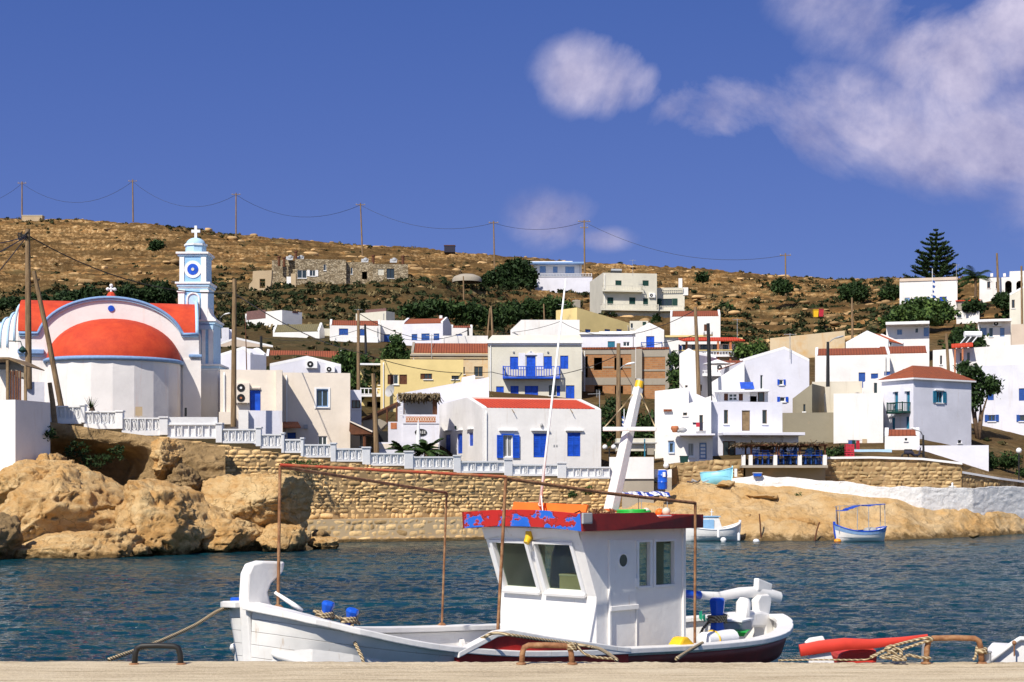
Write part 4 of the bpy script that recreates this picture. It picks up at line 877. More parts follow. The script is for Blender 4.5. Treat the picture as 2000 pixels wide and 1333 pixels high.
# --- upper right group
h=House('village_house','white gabled house with a bright orange roof slope at the foot of the hill road',1735,162,55,668,700,pl=1652,pr=1765,roof=('gable_x',1.1,'tile_orange_y',.5),wins=[('F',1738,1742,669,677,'glass:dark')])
h=House('village_house','long white house with deep white loggia and blue doors below the big green shrub',1731,168,1,634,690,pr=1815,d=8,wins=[('F',1752,1762,644,654,'shut:trim_blue'),('F',1788,1793,642,650,'glass:dark'),('F',1804,1814,640,657,'door:trim_blue')])
h.slab('canopy','F',1730,1815,632,1.4,.3);ac_on(h,'air conditioner under the white loggia roof, left part','F',1798,637,wd=1,hh=.5)
h=None
h=House('village_house','right hand white loggia house with three blue doors beside the solar panel',1910,166,1,628,700,pr=1974,d=8,wins=[('F',1915,1927,641,655,'shut:trim_blue'),('F',1932,1939,641,658,'glass:teal'),('F',1953,1962,641,658,'door:trim_blue')]);h.slab('canopy','F',1910,1975,627,1.3,.25)
ac_on(h,'olive air conditioner above the blue doors of the right loggia house','F',1948,638,wd=1,hh=.55)
h=House('village_house','cream and white low house with a small porch below the solar panel',1822,142,0,682,730,pl=1822,pr=2000,d=8,mat='white_wall',roof=('shed',0,.35),wins=[('F',1836,1840,695,712,'glass:brown_wood'),('F',1875,1880,690,705,'glass:brown_wood'),('F',1889,1894,689,705,'glass:brown_wood')])
mb=MB();t0,z=h.tz('F',1858,683);t1,_=h.tz('F',1900,683);mb.hexa([(t0,-1.2,z),(t1,-1.2,z+.1),(t1,0,z+.5),(t0,0,z+.4),(t0,-1.2,z+.12),(t1,-1.2,z+.22),(t1,0,z+.62),(t0,0,z+.52)]);h.part('porch_roof',mb,'tile_orange');mb=MB();h.fbox(mb,'F',t0+.25,t0+.4,.95,1.1,-.5,z+.02);h.fbox(mb,'F',t1-1.0,t1-.85,.95,1.1,-.5,z+.02);h.part('post',mb,'terracotta')
h=House('village_house','big lilac-shaded white house with wide blue shuttered windows at the right edge',1893,124,1,712,850,pr=2040,d=9,mat='shade_white_wall',wins=[('F',1929,1941,767,782,'shut:shutter_dull'),('F',1990,2003,759,783,'shut:shutter_dull'),('F',1930,1944,811,823,'darksh:shutter_dull'),('F',1991,2003,811,823,'darksh:shutter_dull')])
h=House('village_house','white cube with four blue windows directly below the tall conifer',1757,212,0,546,610,pl=1757,pr=1870,d=9,wins=[('F',1767,1777,582,589,'shut:trim_blue'),('F',1785,1799,582,589,'shut:trim_blue'),('F',1807,1817,581,588,'shut:trim_blue'),('F',1835,1849,580,594,'shut:shutter_blue')]);h.boxpart('roof_edge','beige_wall','F',1757,1870,545,547,-.2,.12)
h=House('small_outbuilding','grey annex with a short orange roof and dark door right of the white cube',1870,208,0,588,612,pl=1870,pr=1912,d=5,mat='concrete',roof=('shedy',0,.65,'tile_orange'),wins=[('F',1885,1893,594,606,'glass:dark')])
h=House('terrace_wall','white terrace block below the short orange roofed annex',1868,204,0,607,640,pl=1868,pr=1913,d=4,mat='white_wall',cat='wall',wins=[('F',1870,1878,615,621,'glass:dark')])
h=House('arched_house','white house with arched porch openings and little chimneys at the top right',1913,232,0,539,580,pl=1913,pr=2040,d=9,wins=[('F',1928,1934,551,563,'glass:brown_wood'),('F',1945,1951,551,564,'glass:brown_wood'),('F',1963,1976,549,573,'open'),('F',1985,1998,549,573,'open')])
h.boxpart('parapet','white_wall','F',1972,2040,530,540,-4,-.3)
for x in(1937,1962):h.roofbox('chimney','white_wall',x,539,.4,.4,.5,inset=1)
for x0 in(1963,1985):  # arch heads
    f,t0,t1,z0,z1,_=h.trace('F',x0,x0+13,549,573,'');mb=MB();c_=(t0+t1)/2;r_=(t1-t0)/2
    for sgn in(-1,1):
        pts_=[h.pt('F',c_+sgn*r_,-.002,z1)]+[h.pt('F',c_+sgn*r_*math.cos(a),-.002,z1-r_+r_*math.sin(a))for a in np.linspace(0,math.pi/2,8)]
        mb.prism(pts_,(0,.16,0))
    h.part('arch',mb,'white_wall')
h=House('chapel','cream chapel-like building with a domed gable and brown window at the right edge',1972,172,0,575,680,pl=1972,pr=2030,d=7,mat='ivory_wall',roof=('gable_y',.8,None),wins=[('F',1976,1982,586,602,'glass:old_wood')],cat='chapel')
h=House('village_house','peach coloured wall house at the right edge below the chapel',1975,160,0,632,690,pl=1975,pr=2040,d=6,mat='beige_wall')
# --- stone ruins on the hill
h=House('stone_cottages','row of grey stone cottages with white framed doors high on the slope',531,262,0,508,560,pl=531,pr=585,d=8,mat='rubble',roof=('flat',),cat='ruin')
h=House('stone_cottages','rough stone cottage with a wide glass door and white shuttered window on the slope',576,258,0,506,560,pl=576,pr=676,d=9,mat='rubble',cat='house',wins=[('F',581,599,528,544,'win'),('F',605,616,528,540,'opensh:white_trim'),('F',632,637,517,529,'win')])
h=House('stone_cottages','squat stone cottage with an arched doorway and hanging cloth on the slope',676,260,0,512,560,pl=676,pr=728,d=9,mat='rubble',cat='house',wins=[('F',685,689,523,536,'win'),('F',707,717,531,546,'open')])
h=House('stone_cottages','rightmost stone cottage with a dark square door on the slope',728,259,0,516,560,pl=728,pr=797,d=8,mat='rubble',cat='house',wins=[('F',755,770,525,544,'glass:dark'),('F',738,750,526,538,'shut:ivory_wall')])
for x,y in((545,500),(555,502),(578,490),(729,498),(787,499)):
    r=thing('chimney_stack','slim brown stove pipe chimney on the stone cottages, '+{545:'leftmost of five',555:'second from left of five',578:'tallest of five',729:'fourth from left of five',787:'rightmost of five'}[x],'chimney',P(x,y+14,261),0,'stove pipes on the stone cottages');mb=MB();mb.lathe([(.24,-.5),(.24,.9),(.32,.92),(.32,1.15),(.01,1.2)],(0,0,0),10);mb.build('pipe',M['brown_wood'],r,smooth=True,autos=40)
for x in(567,588,714,770):
    r=thing('water_tank','silvery water tank on the stone cottages, '+{567:'leftmost of four',588:'second of four',714:'third of four',770:'rightmost of four'}[x],'water tank',P(x,511 if x>700 else 506,262),0,'tanks on the stone cottages');mb=MB();mb.ball((0,0,.2),.45,12,8);mb.build('tank',M['grey_metal'],r,smooth=True);mb=MB();mb.prism([(-.7,-.6,-.3),(.5,-.6,-.3),(.5,.1,.4),(-.7,.1,.4)],(0,0,.05));mb.build('solar_panel',M['grey_metal'],r)
# broken yellowish ruin wall
r=thing('ruined_wall','crumbling ochre wall stump with a window hole left of the stone cottages','ruin',P(510,572,250))
mb=MB();a=[(484,570),(487,556),(493,549),(494,530),(531,528),(530,548),(527,566),(530,572)];o_=P(510,572,250)
def cw(seq,Y,o,hole=None):
    return[P(x,y,Y)-o for x,y in seq]
q=cw([(484,574),(487,556),(493,549),(494,530),(507,529),(507,574)],250,o_);mb.prism(q,(0,1,0));q=cw([(518,574),(518,529),(531,528),(530,548),(527,566),(530,574)],250,o_);mb.prism(q,(0,1,0));q=cw([(507,545),(507,529),(518,529),(518,545)],250,o_);mb.prism(q,(0,1,0));q=cw([(507,574),(507,563),(518,563),(518,574)],250,o_);mb.prism(q,(0,1,0))
mb.build('wall',M['tan_wall'],r)
r=thing('ruined_wall','white and brown door jamb stump standing below the stone cottages','ruin',P(567,566,250));mb=MB();mb.box(-.6,.1,0,.6,0,2.1);mb.build('pier',M['white_wall'],r);mb=MB();mb.box(.1,.9,0,.7,0,2.6);mb.build('jamb',M['tan_wall'],r)
# ------------------------------------------------------------ church
YC=95.0
def loc_poly(seq,Y,o):return[P(x,y,Y)-o for x,y in seq]
def arc_pts(px0,px1,ybase,ytop,Y,o,n=28):
    cx=(px0+px1)/2;r=(px1-px0)/2
    return[P(cx-r*math.cos(math.pi*k/n),ybase-(ybase-ytop)*math.sin(math.pi*k/n),Y)-o for k in range(n+1)]
CO=P(217,830,YC)
ch=thing('church','white church with a red half dome, red barrel vaults and blue rimmed arches','church',CO,math.radians(13));ch.scale=(1.03,1,1);ROT13=Matrix.Rotation(math.radians(-13),3,'Z')
def cw_(v):
    q=ROT13@Vector(v);return Vector((q.x/1.03,q.y,q.z))
def arch_curve(px0,px1,yb,yt,n=30,flat=.86):
    """segmental arch between two springing points"""
    pts=[]
    a=math.pi*.5*flat
    for k in range(n+1):
        t=-a+2*a*k/n;pts.append(((px0+px1)/2+(px1-px0)/2*math.sin(t)/math.sin(a),yb-(yb-yt)*(math.cos(t)-math.cos(a))/(1-math.cos(a))))
    return pts
mb=MB();crv=arch_curve(86,350,655,584)
mb.prism(loc_poly([(48,900),(48,655)]+crv+[(380,652),(384,900)],YC,CO),(0,12,0));mb.build('wall',M['church_wall'],ch)
mb=MB();mb.prism(loc_poly([(350,700),(384,700),(384,900),(350,900)],YC,CO),(0,-.14,0));mb.build('pilaster',M['church_wall'],ch)
# blue roll moulding following the arch and along the shoulders
for nm,mt,dy_,rr,yo in(('moulding','trim_blue',0,.10,-.12),('edge_band','pale_blue',4,.07,-.08)):
    pts_=[(50,655+dy_),(84,655+dy_)]+[(x,y+dy_)for x,y in arch_curve(86,350,652,582)]+[(352,651+dy_),(379,650+dy_)]
    mb=MB();mb.tube([P(x,y,YC)-CO+Vector((0,yo,0))for x,y in pts_],rr,6);mb.build(nm,M[mt],ch,smooth=True)
# transept barrel vault, axis across the picture
def barrel_x(x0,x1,ytop,ybot,Yf,mat,nm,depth=7.5,parent=None,o=None):
    z0=zof(ybot,Yf);z1=zof(ytop,Yf+depth/2);n=20;mb=MB();xa=(x0-1000)/F*Yf;xb=(x1-1000)/F*Yf
    q=[(Yf+depth/2-depth/2*math.cos(math.pi*k/n),z0+(z1-z0)*math.sin(math.pi*k/n))for k in range(n+1)]
    mb.prism([Vector((xa,y,z))-o for y,z in q],(xb-xa,0,0));return mb.build(nm,M[mat],parent,smooth=True,autos=50)
barrel_x(50,377,592,650,YC+.25,'dome_red','vault',6.5,ch,CO)
mb=MB();q=[(YC+.1+3.4-3.4*math.cos(math.pi*k/20),zof(652,YC)+(zof(588,YC+3.4)-zof(652,YC))*math.sin(math.pi*k/20))for k in range(21)]
xa=(377-1000)/F*YC
mb.tube([Vector((xa,y,z))-CO for y,z in q],.12,6);mb.build('vault_rim',M['pale_blue'],ch,smooth=True)
# nave vault running away from the viewer behind the front arch
mb=MB();mb.prism([p+Vector((0,.3,-.12))for p in loc_poly(arch_curve(92,344,652,586),YC,CO)],(0,13,0));mb.build('vault',M['dome_red'],ch,smooth=True,autos=50)
# chapels receding to the left, each with a rimmed arch end
for i,(x,yt,yb,Yc)in enumerate(((47,595,672,98.5),(33,612,684,102.5),(18,622,684,106),(3,632,684,109.5))):
    X0=(x-1000)/F*Yc;z0=zof(yb,Yc);z1=zof(yt,Yc);R=1.75
    q=[(Yc-R*math.cos(math.pi*k/18),z0+(z1-z0)*math.sin(math.pi*k/18)**.8)for k in range(19)]
    mb=MB();mb.prism([cw_(Vector((X0,y,z))-CO)for y,z in q]+[cw_(Vector((X0,Yc+R,-1))-CO),cw_(Vector((X0,Yc-R,-1))-CO)],cw_((1.0,0,0)));mb.build('chapel_wall',M['church_wall'],ch,smooth=True,autos=40)
    mb=MB();mb.prism([cw_(Vector((X0+.4,y*.985+Yc*.015,z-.06))-CO)for y,z in q],cw_((7,0,0)));mb.build('vault',M['dome_red'],ch,smooth=True,autos=50)
    mb=MB();mb.tube([cw_(Vector((X0-.06,y,z))-CO)for y,z in q],.09,6);mb.build('vault_rim',M['pale_blue'],ch,smooth=True)
mb=MB();mb.prism([cw_(Vector(((-6-1000)/F*108,112,-1))-CO),cw_(Vector(((50-1000)/F*94.2,94.2,-1))-CO),cw_(Vector(((50-1000)/F*94.2,94.2,zof(662,94.2)))-CO),cw_(Vector(((-6-1000)/F*108,112,zof(690,112)))-CO)],cw_((1.5,.4,0)));mb.build('side_wall',M['church_wall'],ch)
# apse: faceted drum with a red half dome
ax=(223-1000)/F*YC;R=(352-100)/2/F*(YC-2);zt=zof(699,YC-3.6);
facets=[math.pi+math.pi*k/10 for k in range(11)]
mb=MB();n0=[(ax-CO.x+R*math.cos(a),R*1.0*math.sin(a)*.95+.0)for a in facets];zb=-1.5
mb.prism([Vector((x,y,zb))for x,y in n0],(0,0,zt-CO.z-zb));mb.build('apse',M['church_wall'],ch)
mb=MB();dome_h=zof(622,YC-.5)-zt;ns,nr=40,14;V=[]
for i in range(nr+1):
    t=math.pi/2*i/nr;rr=(R+.02)*math.cos(t)**.9 if i<nr else.001
    for k in range(ns+1):
        a=math.pi+math.pi*k/ns;V.append((ax-CO.x+rr*math.cos(a),rr*.95*math.sin(a),zt-CO.z+dome_h*math.sin(t)**1.05))
mb.mesh(V,[(i*(ns+1)+k,i*(ns+1)+k+1,(i+1)*(ns+1)+k+1,(i+1)*(ns+1)+k)for i in range(nr)for k in range(ns)]);mb.build('half_dome',M['dome_red'],ch,smooth=True)
mb=MB();mb.tube([Vector((ax-CO.x+(R+.08)*math.cos(a),(R+.08)*.95*math.sin(a),zt-CO.z))for a in[math.pi+math.pi*k/40 for k in range(41)]],.13,6,sq=(1,1));mb.build('eave_gutter',M['trim_blue'],ch,smooth=True)
mb=MB();c=P(217,603,YC-.02)-CO;mb.prism([c+Vector((.19*math.cos(a),0,.19*math.sin(a)))for a in np.linspace(0,2*math.pi,21)[:-1]],(0,-.05,0));mb.build('round_window',M['shutter_blue'],ch)
mb=MB();c=P(217,579,YC)-CO;mb.lathe([(.35,-.1),(.22,.18),(.12,.3),(.01,.32)],c+Vector((0,.3,0)),8);mb.build('finial',M['dome_red'],ch)
mb=MB();c=P(217,572,YC)-CO+Vector((0,.3,0));
for a,b_,r_ in(((0,0,0),(0,0,.5),.07),((-.2,0,.25),(.2,0,.25),.07)):mb.tube([c+Vector(a),c+Vector(b_)],r_,8)
for p_ in((0,0,.48),(-.2,0,.25),(.2,0,.25)):mb.ball(c+Vector(p_),.11,8,6)
mb.build('cross',M['white_trim'],ch)
for(a,b_,c_,d_)in((48,96,686,695),(361,386,690,696)):
    mb=MB();mb.prism(loc_poly([(a,d_),(b_,d_),(b_,c_),(a,c_)],YC,CO),(0,-.3,0));mb.build('string_course',M['trim_blue'],ch,bevel=.05)
for(a,b_,c_,d_)in((50,96,695,700),):mb=MB();mb.prism(loc_poly([(a,d_),(b_,d_),(b_,c_),(a,c_)],YC,CO),(0,-.12,0));mb.build('edge_band',M['pale_blue'],ch)
for(a,b_,c_,d_)in((233,246,794,812),(339,343,796,812)):mb=MB();yy=-R*.95-.03 if a<300 else-1.9;q_=loc_poly([(a,d_),(b_,d_),(b_,c_),(a,c_)],YC+yy,CO);mb.prism(q_,(0,-.03 if a<300 else-.6,0));mb.build('vent_window',M['dark' if a>300 else 'tan_wall'],ch)

# ------------------------------------------------------------ bell tower
YT=99.0;TO=P(385,835,YT);tw=thing('bell_tower','tiered white and pale blue bell tower with a domed top and cross','bell tower',TO)
def tier(nm,x0,x1,y0,y1,mat,dx=0,bevel=0,ex=0):
    a=P(x0,y1,YT)-TO;b_=P(x1,y0,YT)-TO;w_=b_.x-a.x;mb=MB();cy=1.05-w_/2;mb.box(a.x,b_.x,cy-ex,cy+w_,a.z,b_.z);return mb.build(nm,M[mat],tw,bevel=bevel),cy
def panel(nm,x0,x1,y0,y1,mat,cy,th=.05,parent=None):
    a=P(x0,y1,YT)-TO;b_=P(x1,y0,YT)-TO;mb=MB();mb.box(a.x,b_.x,cy-th,cy,a.z,b_.z);return mb.build(nm,M[mat],parent or tw)
def archpanel(nm,x0,x1,y0,y1,mat,cy,th,ring=None,parent=None):
    a=P(x0,y1,YT)-TO;b_=P(x1,y0,YT)-TO;r_=(b_.x-a.x)/2;c_=(a.x+b_.x)/2;mb=MB()
    pts_=[Vector((b_.x,cy,a.z))]+[Vector((c_+r_*math.cos(t),cy,b_.z-r_+r_*math.sin(t)))for t in np.linspace(0,math.pi,14)]+[Vector((a.x,cy,a.z))]
    if ring:mb.tube([p-Vector((0,th,0))for p in pts_],ring,6)
    else:mb.prism(pts_,(0,-th,0))
    return mb.build(nm,M[mat],parent or tw,smooth=bool(ring))
for nm,x0,x1,y0,y1,mt in(('base',340,428,725,900,'white_wall'),('cornice',338,433,712,716,'white_trim'),('cornice_band',340,431,716,721,'pale_blue'),('cornice',342,430,721,725,'white_trim'),('lower_tier',342,418,634,712,'pale_blue'),
                               ('cornice',338,424,625,629,'white_trim'),('cornice_band',341,422,629,634,'pale_blue'),('middle_tier',348,406,563,625,'pale_blue'),('cornice',342,411,551,555,'white_trim'),('cornice_band',345,409,555,560,'pale_blue'),('moulding',347,407,560,563,'white_trim'),
                               ('upper_tier',350,402,500,551,'pale_blue'),('cornice',343,407,492,496,'white_trim'),('cornice_band',346,404,496,500,'pale_blue')):
    o_,cy=tier(nm,x0,x1,y0,y1,mt,bevel=.02)
    if nm=='lower_tier':cyl=cy
    if nm=='middle_tier':cym=cy
    if nm=='upper_tier':cyu=cy
    if nm=='base':cyb=cy
panel('panel',358,393,504,551,'light_blue',cyu);panel('panel',359,395,566,625,'light_blue',cym);panel('panel',342,418,645,712,'light_blue',cyl)
for x0,x1,y0,y1,cy in((350,359,502,551,cyu),(392,402,502,551,cyu),(348,360,571,625,cym),(393,406,571,625,cym),(396,403,645,712,cyl),(409,418,645,712,cyl)):panel('pilaster',x0,x1,y0,y1,'white_trim',cy,.12)
for x0,x1 in((346,362),(391,408)):panel('capital',x0,x1,567,571,'white_trim',cym,.2)
panel('band',342,418,637,645,'pale_blue',cyl,.16)
archpanel('niche',366,389,573,622,'pale_blue',cym,.07);archpanel('niche_rim',366,389,573,622,'white_trim',cym,.09,.07)
archpanel('niche',376,391,652,708,'light_blue',cyl,.08);archpanel('niche_rim',374,392,650,708,'white_trim',cyl,.09,.09)
wn=panel('window',377,389,666,688,'trim_blue',cyl,.11)
for i in range(2):
    for j in range(2):panel('pane',379+i*4.6,382.6+i*4.6,669+j*9,676+j*9,'dark',cyl-.11,.02,wn)
c=P(376,526,YT)-TO
for nm,r_,mt,th in(('clock_ring',.56,'white_trim',.10),('clock_face',.36,'shutter_blue',.12),('clock_hub',.1,'ivory_wall',.15)):
    mb=MB();mb.prism([Vector((c.x+r_*math.cos(a),cyu,c.z+r_*math.sin(a)))for a in np.linspace(0,2*math.pi,25)[:-1]],(0,-th,0));mb.build(nm,M[mt],tw)
# flaring shoulder on the right of the middle tier
mb=MB();mb.prism(loc_poly([(405,590),(406,600),(409,610),(414,618),(419,622),(419,626),(405,626)],YT,TO),(0,1.6,0));mb.build('shoulder',M['white_wall'],tw)
a=P(376,492,YT)-TO;mb=MB();mb.lathe([(.68,0),(.68,.52),(.74,.54),(.74,.64)],(a.x,1.05,a.z),8);mb.build('drum',M['pale_blue'],tw)
mb=MB();mb.lathe([(.76,.5),(.76,.62),(.70,.63)],(a.x,1.05,a.z),8);mb.build('drum_rim',M['white_trim'],tw)
mb=MB();mb.lathe([(.62*math.cos(t),.62+.44*math.sin(t))for t in np.linspace(0,1.56,9)],(a.x,1.05,a.z),20);mb.build('dome',M['pale_blue'],tw,smooth=True)
z=a.z+1.02;mb=MB();mb.box(a.x-.08,a.x+.08,.97,1.13,z,z+.82);mb.box(a.x-.28,a.x-.08,.97,1.13,z+.38,z+.56);mb.box(a.x+.08,a.x+.28,.97,1.13,z+.38,z+.56);mb.build('cross',M['white_trim'],tw)

# ------------------------------------------------------------ cream houses by the tower
h=House('village_house','cream house block with a double fan unit and bright blue door beside the bell tower',430,93.0,0,722,830,pl=430,pr=552,d=6,mat='cream_wall',wins=[('F',488,509,762,804,'door:shutter_blue')])
h.lintel('F',487,508,758,mat='cream_wall');h.boxpart('buttress','cream_wall','F',539,551,724,805,.003,.5);h.boxpart('wall_foot','cream_wall','F',428,455,806,830,.003,.7);
ac_on(h,'large double fan air conditioner in a cream casing on the blue door house','F',473.5,788,wd=.86,hh=1.22,n=2,loc_mat='cream_wall')
h=House('garden_wall','grey and white yard wall below the blue door house',485,88.5,0,802,850,pl=485,pr=551,d=3.4,mat='shade_white_wall',cat='wall',wins=[]);h=House('garden_wall','small sunlit white yard wall stub under the double fan unit',466,88,0,801,835,pl=466,pr=485,d=1.0,mat='white_wall',cat='wall')
h=House('village_house','plain cream cube with two white framed windows and a brown awning',552,96,0,728,900,pl=552,pr=684,d=8,mat='cream_wall',wins=[('F',618,641,761,795,'bluewin:trim_blue'),('F',621,639,852,872,'win'),('F',557,578,845,872,'door:shutter_dull')])
for q in((614,618,757,799),(641,645,757,799),(618,641,757,760),(618,641,796,799)):h.boxpart('window_surround','white_trim','F',*q,.033,.045)
mb=MB();t0,z0=h.tz('F',553,838);t1,_=h.tz('F',588,838);mb.hexa([h.pt('F',t0,1.1,z0),h.pt('F',t1,1.1,z0),h.pt('F',t1-.2,.01,z0+.35),h.pt('F',t0,.01,z0+.35),h.pt('F',t0,1.1,z0+.1),h.pt('F',t1,1.1,z0+.1),h.pt('F',t1-.2,.01,z0+.45),h.pt('F',t0,.01,z0+.45)]);h.part('awning',mb,'terracotta')
mb=MB();t0,z0=h.tz('F',597,838);mb.box(t0-.1,t0+.12,-.3,0,z0,z0+.25);h.part('flood_lamp',mb,'grey_metal')
h=House('small_outbuilding','narrow lilac-shaded white wall with a dark window between the cream cube and the yellow house',684,104,0,762,850,pl=684,pr=706,d=5,mat='shade_white_wall',wins=[('F',687,704,782,798,'glass:brown_wood')])
h=House('small_outbuilding','small stone coloured hut under the straw canopy right of the cream cube',685,100,0,840,880,pl=685,pr=708,d=3,mat='tan_wall',wins=[('F',709-6,715-8,850,872,'glass:dark')])

# ------------------------------------------------------------ white house with the orange roof
h=House('waterfront_house','bright white waterfront house with orange tiled roof and vivid blue shutters',942,97.5,14,797,932,pl=857,pr=1174,mat='white_wall',roof=('flat',),wins=[
 ('L',870,880,850,891,'door:shutter_blue'),('L',893,903,848,886,'door:shutter_blue'),('L',916,924,846,871,'shut:shutter_blue'),
 ('F',982,1001,850,893,'curt:x'),('F',1042,1069,847,894,'shut:shutter_blue'),('F',1108,1134,845,892,'shut:shutter_blue')])
s=h;w_,d_,hh=h.w,h.d,h.h;rise=.8;rd=4.6
for o_ in list(h.root.children):
    if o_.name.startswith('roof'):bpy.data.objects.remove(o_)
mb=MB();mb.hexa([(.3,.28,hh-.05),(w_-.3,.28,hh-.05),(w_-.3,rd,hh+rise-.05),(.3,rd,hh+rise-.05),(.3,.28,hh+.05),(w_-.3,.28,hh+.05),(w_-.3,rd,hh+rise+.05),(.3,rd,hh+rise+.05)]);h.part('roof',mb,'tile_orange')
for x0 in(0,w_-.32):
    mb=MB();mb.prism([(x0,0,hh-.01),(x0,.4,hh+.12),(x0,rd,hh+rise+.12),(x0,d_,hh+rise+.12),(x0,d_,hh-.01)],(.32,0,0));h.part('gable_wall',mb,'white_wall')
mb=MB();mb.box(.32,w_-.32,rd,rd+.3,hh-.01,hh+rise+.14);h.part('ridge_wall',mb,'cream_wall')
mb=MB();mb.box(.32,w_-.32,d_-.3,d_,hh-.01,hh+rise+.1);h.part('rear_wall',mb,'white_wall')
mb=MB();mb.box(.32,w_-.32,rd+.3,d_-.3,hh-.3,hh+.2);h.part('flat_roof',mb,'cream_wall')
for x0,x1,f in((867,882,'L'),(890,904,'L'),(913,925,'L'),(974,1010,'F'),(1037,1073,'F'),(1104,1139,'F')):h.lintel(f,x0,x1,841 if f=='F' else(843 if x0<890 else 842 if x0<910 else 839.5),depth=.16,th=.08)
for a,b_ in((970,982),(1001,1014)):
    f,t0,t1,z0,z1,_=h.trace('F',a,b_,850,895,'');mb=MB();h.leaf(mb,'F',t0,t1,.05,z0,z1);h.part('shutter',mb,'shutter_blue')
h.boxpart('window_head','shutter_blue','F',979,1004,848,850.5,.0,.08)
for x in(1082,1087):h.boxpart('meter_box','grey_metal','F',x-1.2,x+1.2,869,873,.0,.03)
for x in(1000,1114):
    mb=MB();t,z=h.tz('F',x,800);mb.tube([h.pt('F',t,0,z),h.pt('F',t+.1,.25,z-.25)],.025,6);h.part('waterspout',mb,'old_wood')
mb=MB();t,z=h.tz('F',1057,831);mb.lathe([(.02,-.12),(.09,-.08),(.09,.08),(.02,.12)],h.pt('F',t,.08,z),10);h.part('wall_lamp',mb,'dish_grey',smooth=True)
mb=MB();t,z=h.tz('L',894,835);mb.lathe([(.02,-.14),(.07,-.08),(.07,.06),(.02,.1)],h.pt('L',t,.15,z),8);h.part('wall_lamp',mb,'green_dark',smooth=True)
r=thing('tv_antenna','thin television antenna at the right corner of the orange roofed house','antenna',P(1171,795,99));mb=MB();mb.tube([(0,0,0),(0,0,1.0)],.03,6);mb.tube([(-.75,0,.82),(.05,0,.85)],.015,5)
for x in(-.2,-.1,0):mb.tube([(x,-.0,.6),(x,0,1.1)],.012,4)
mb.build('mast',M['grey_metal'],r)

# ------------------------------------------------------------ thatched terrace building with the oval sign
h=House('taverna_building','white building with a straw roofed upper terrace and dark oval sign',787,103,0,812,900,pl=787,pr=858,d=7,mat='shade_white_wall',cat='building')
h.boxpart('terrace_back','grey_wall','F',790,855,772,812,-3,-2.8);
for x in(789,846):h.boxpart('post','brown_wood','F',x-(1.2 if x<800 else 1),x+(1.2 if x<800 else 8),772,812,-.3,-.08)
h.boxpart('parapet','shade_white_wall','F',787,858,810,828,-.2,.06)
for i in range(12):
    x=795+i*4.9;mb=MB();t,z=h.tz('F',x,819.5);mb.tube([h.pt('F',t+.07*math.cos(a),.075,z+.13*math.sin(a))for a in np.linspace(0,2*math.pi,13)],.018,5,caps=False);h.part('brick_ring',mb,'cream_wall')
h.boxpart('lattice_back','terracotta','F',792.5,851,814,825.5,.062,.07)
rng=np.random.RandomState(3);t0,z0=h.tz('F',778,771);t1,_=h.tz('F',859,771);V=[];Fc=[]
for i in range(900):
    x=rng.uniform(t0,t1);y=rng.uniform(-.6,3.0);z=z0+rng.uniform(-.12,.14);L_=rng.uniform(.2,.5);d__=Vector((rng.uniform(-.3,.3),rng.uniform(-1,.2),-rng.uniform(.2,.8))).normalized()*L_
    V+=[(x,y,z),(x+.05,y,z),(x+.05+d__.x,y+d__.y,z+d__.z),(x+d__.x,y+d__.y,z+d__.z)];Fc.append([4*i,4*i+1,4*i+2,4*i+3])
th=np_mesh('straw_roof',V,Fc,M['straw'],h.root)
mb=MB();h.fbox(mb,'F',t0,t1,-3.2,.5,z0-.06,z0+.04);h.part('roof_deck',mb,'straw')
t,z=h.tz('F',822,845);mb=MB();mb.prism([h.pt('F',t+.41*math.cos(a),.01,z+.24*math.sin(a))for a in np.linspace(0,2*math.pi,29)[:-1]],(0,-.04,0));sgn_=h.part('sign_board',mb,'dark')
def text(name,body,size,mat,parent,loc,rot=(math.pi/2,0,0),ext=.004):
    cu=bpy.data.curves.new(name,'FONT');cu.body=body;cu.size=size;cu.extrude=ext;cu.align_x='CENTER';cu.align_y='CENTER';cu.space_character=1.15
    o=bpy.data.objects.new(name,cu);me=bpy.data.meshes.new_from_object(o);bpy.data.objects.remove(o);o=bpy.data.objects.new(name,me);COL.objects.link(o);me.materials.append(mat)
    o.parent=parent;o.location=loc;o.rotation_euler=rot;return o
text('lettering','REE',.26,M['white_trim'],sgn_,h.pt('F',t+.1,.055,z),ext=.006)
h.boxpart('stair_wall','shade_white_wall','F',758,787,824,900,-.6,-.1);h.boxpart('tile_panel','terracotta','F',763,775,826,838,-.1,-.07);h.boxpart('opening','dark','F',739,757,842,868,-.8,-.55)
for i in range(5):h.boxpart('slat','white_trim','F',781,786,778+i*8,780+i*8,-.1,.2)
r=thing('parasol','closed white parasol standing before the oval sign','parasol',P(817,905,97));mb=MB();mb.tube([(0,0,0),(0,0,2.6)],.03,6);mb.build('pole',M['grey_metal'],r);mb=MB();mb.lathe([(.1,.7),(.17,.85),(.16,1.5),(.07,2.4),(.01,2.75)],(0,0,0),10);mb.build('canopy',M['white_trim'],r,smooth=True)
h=House('garden_wall','low white garden wall with cream lattice bands below the oval sign',738,98,0,864,905,pl=738,pr=857,d=.3,mat='shade_white_wall',cat='wall')
for a,b_ in((738,775),(820,856)):
    h.boxpart('lattice','cream_wall','F',a,b_,867,877,.003,.05)
r=thing('straw_canopy','slanting canopy with a pale edge and dark underside beside the cream cube','canopy',P(682,850,95));o_=P(682,850,95)
mb=MB();mb.prism([P(x,y,95)-o_ for x,y in((683,823),(727,843),(731,848),(727,848),(686,849),(682,842))],(0,2.5,0));mb.build('roof',M['brown_wood'],r);mb=MB();mb.prism([P(x,y,94.9)-o_ for x,y in((683,822),(683,824.5),(727,845),(727,842))],(0,2.6,0));mb.build('edge_board',M['cream_wall'],r)
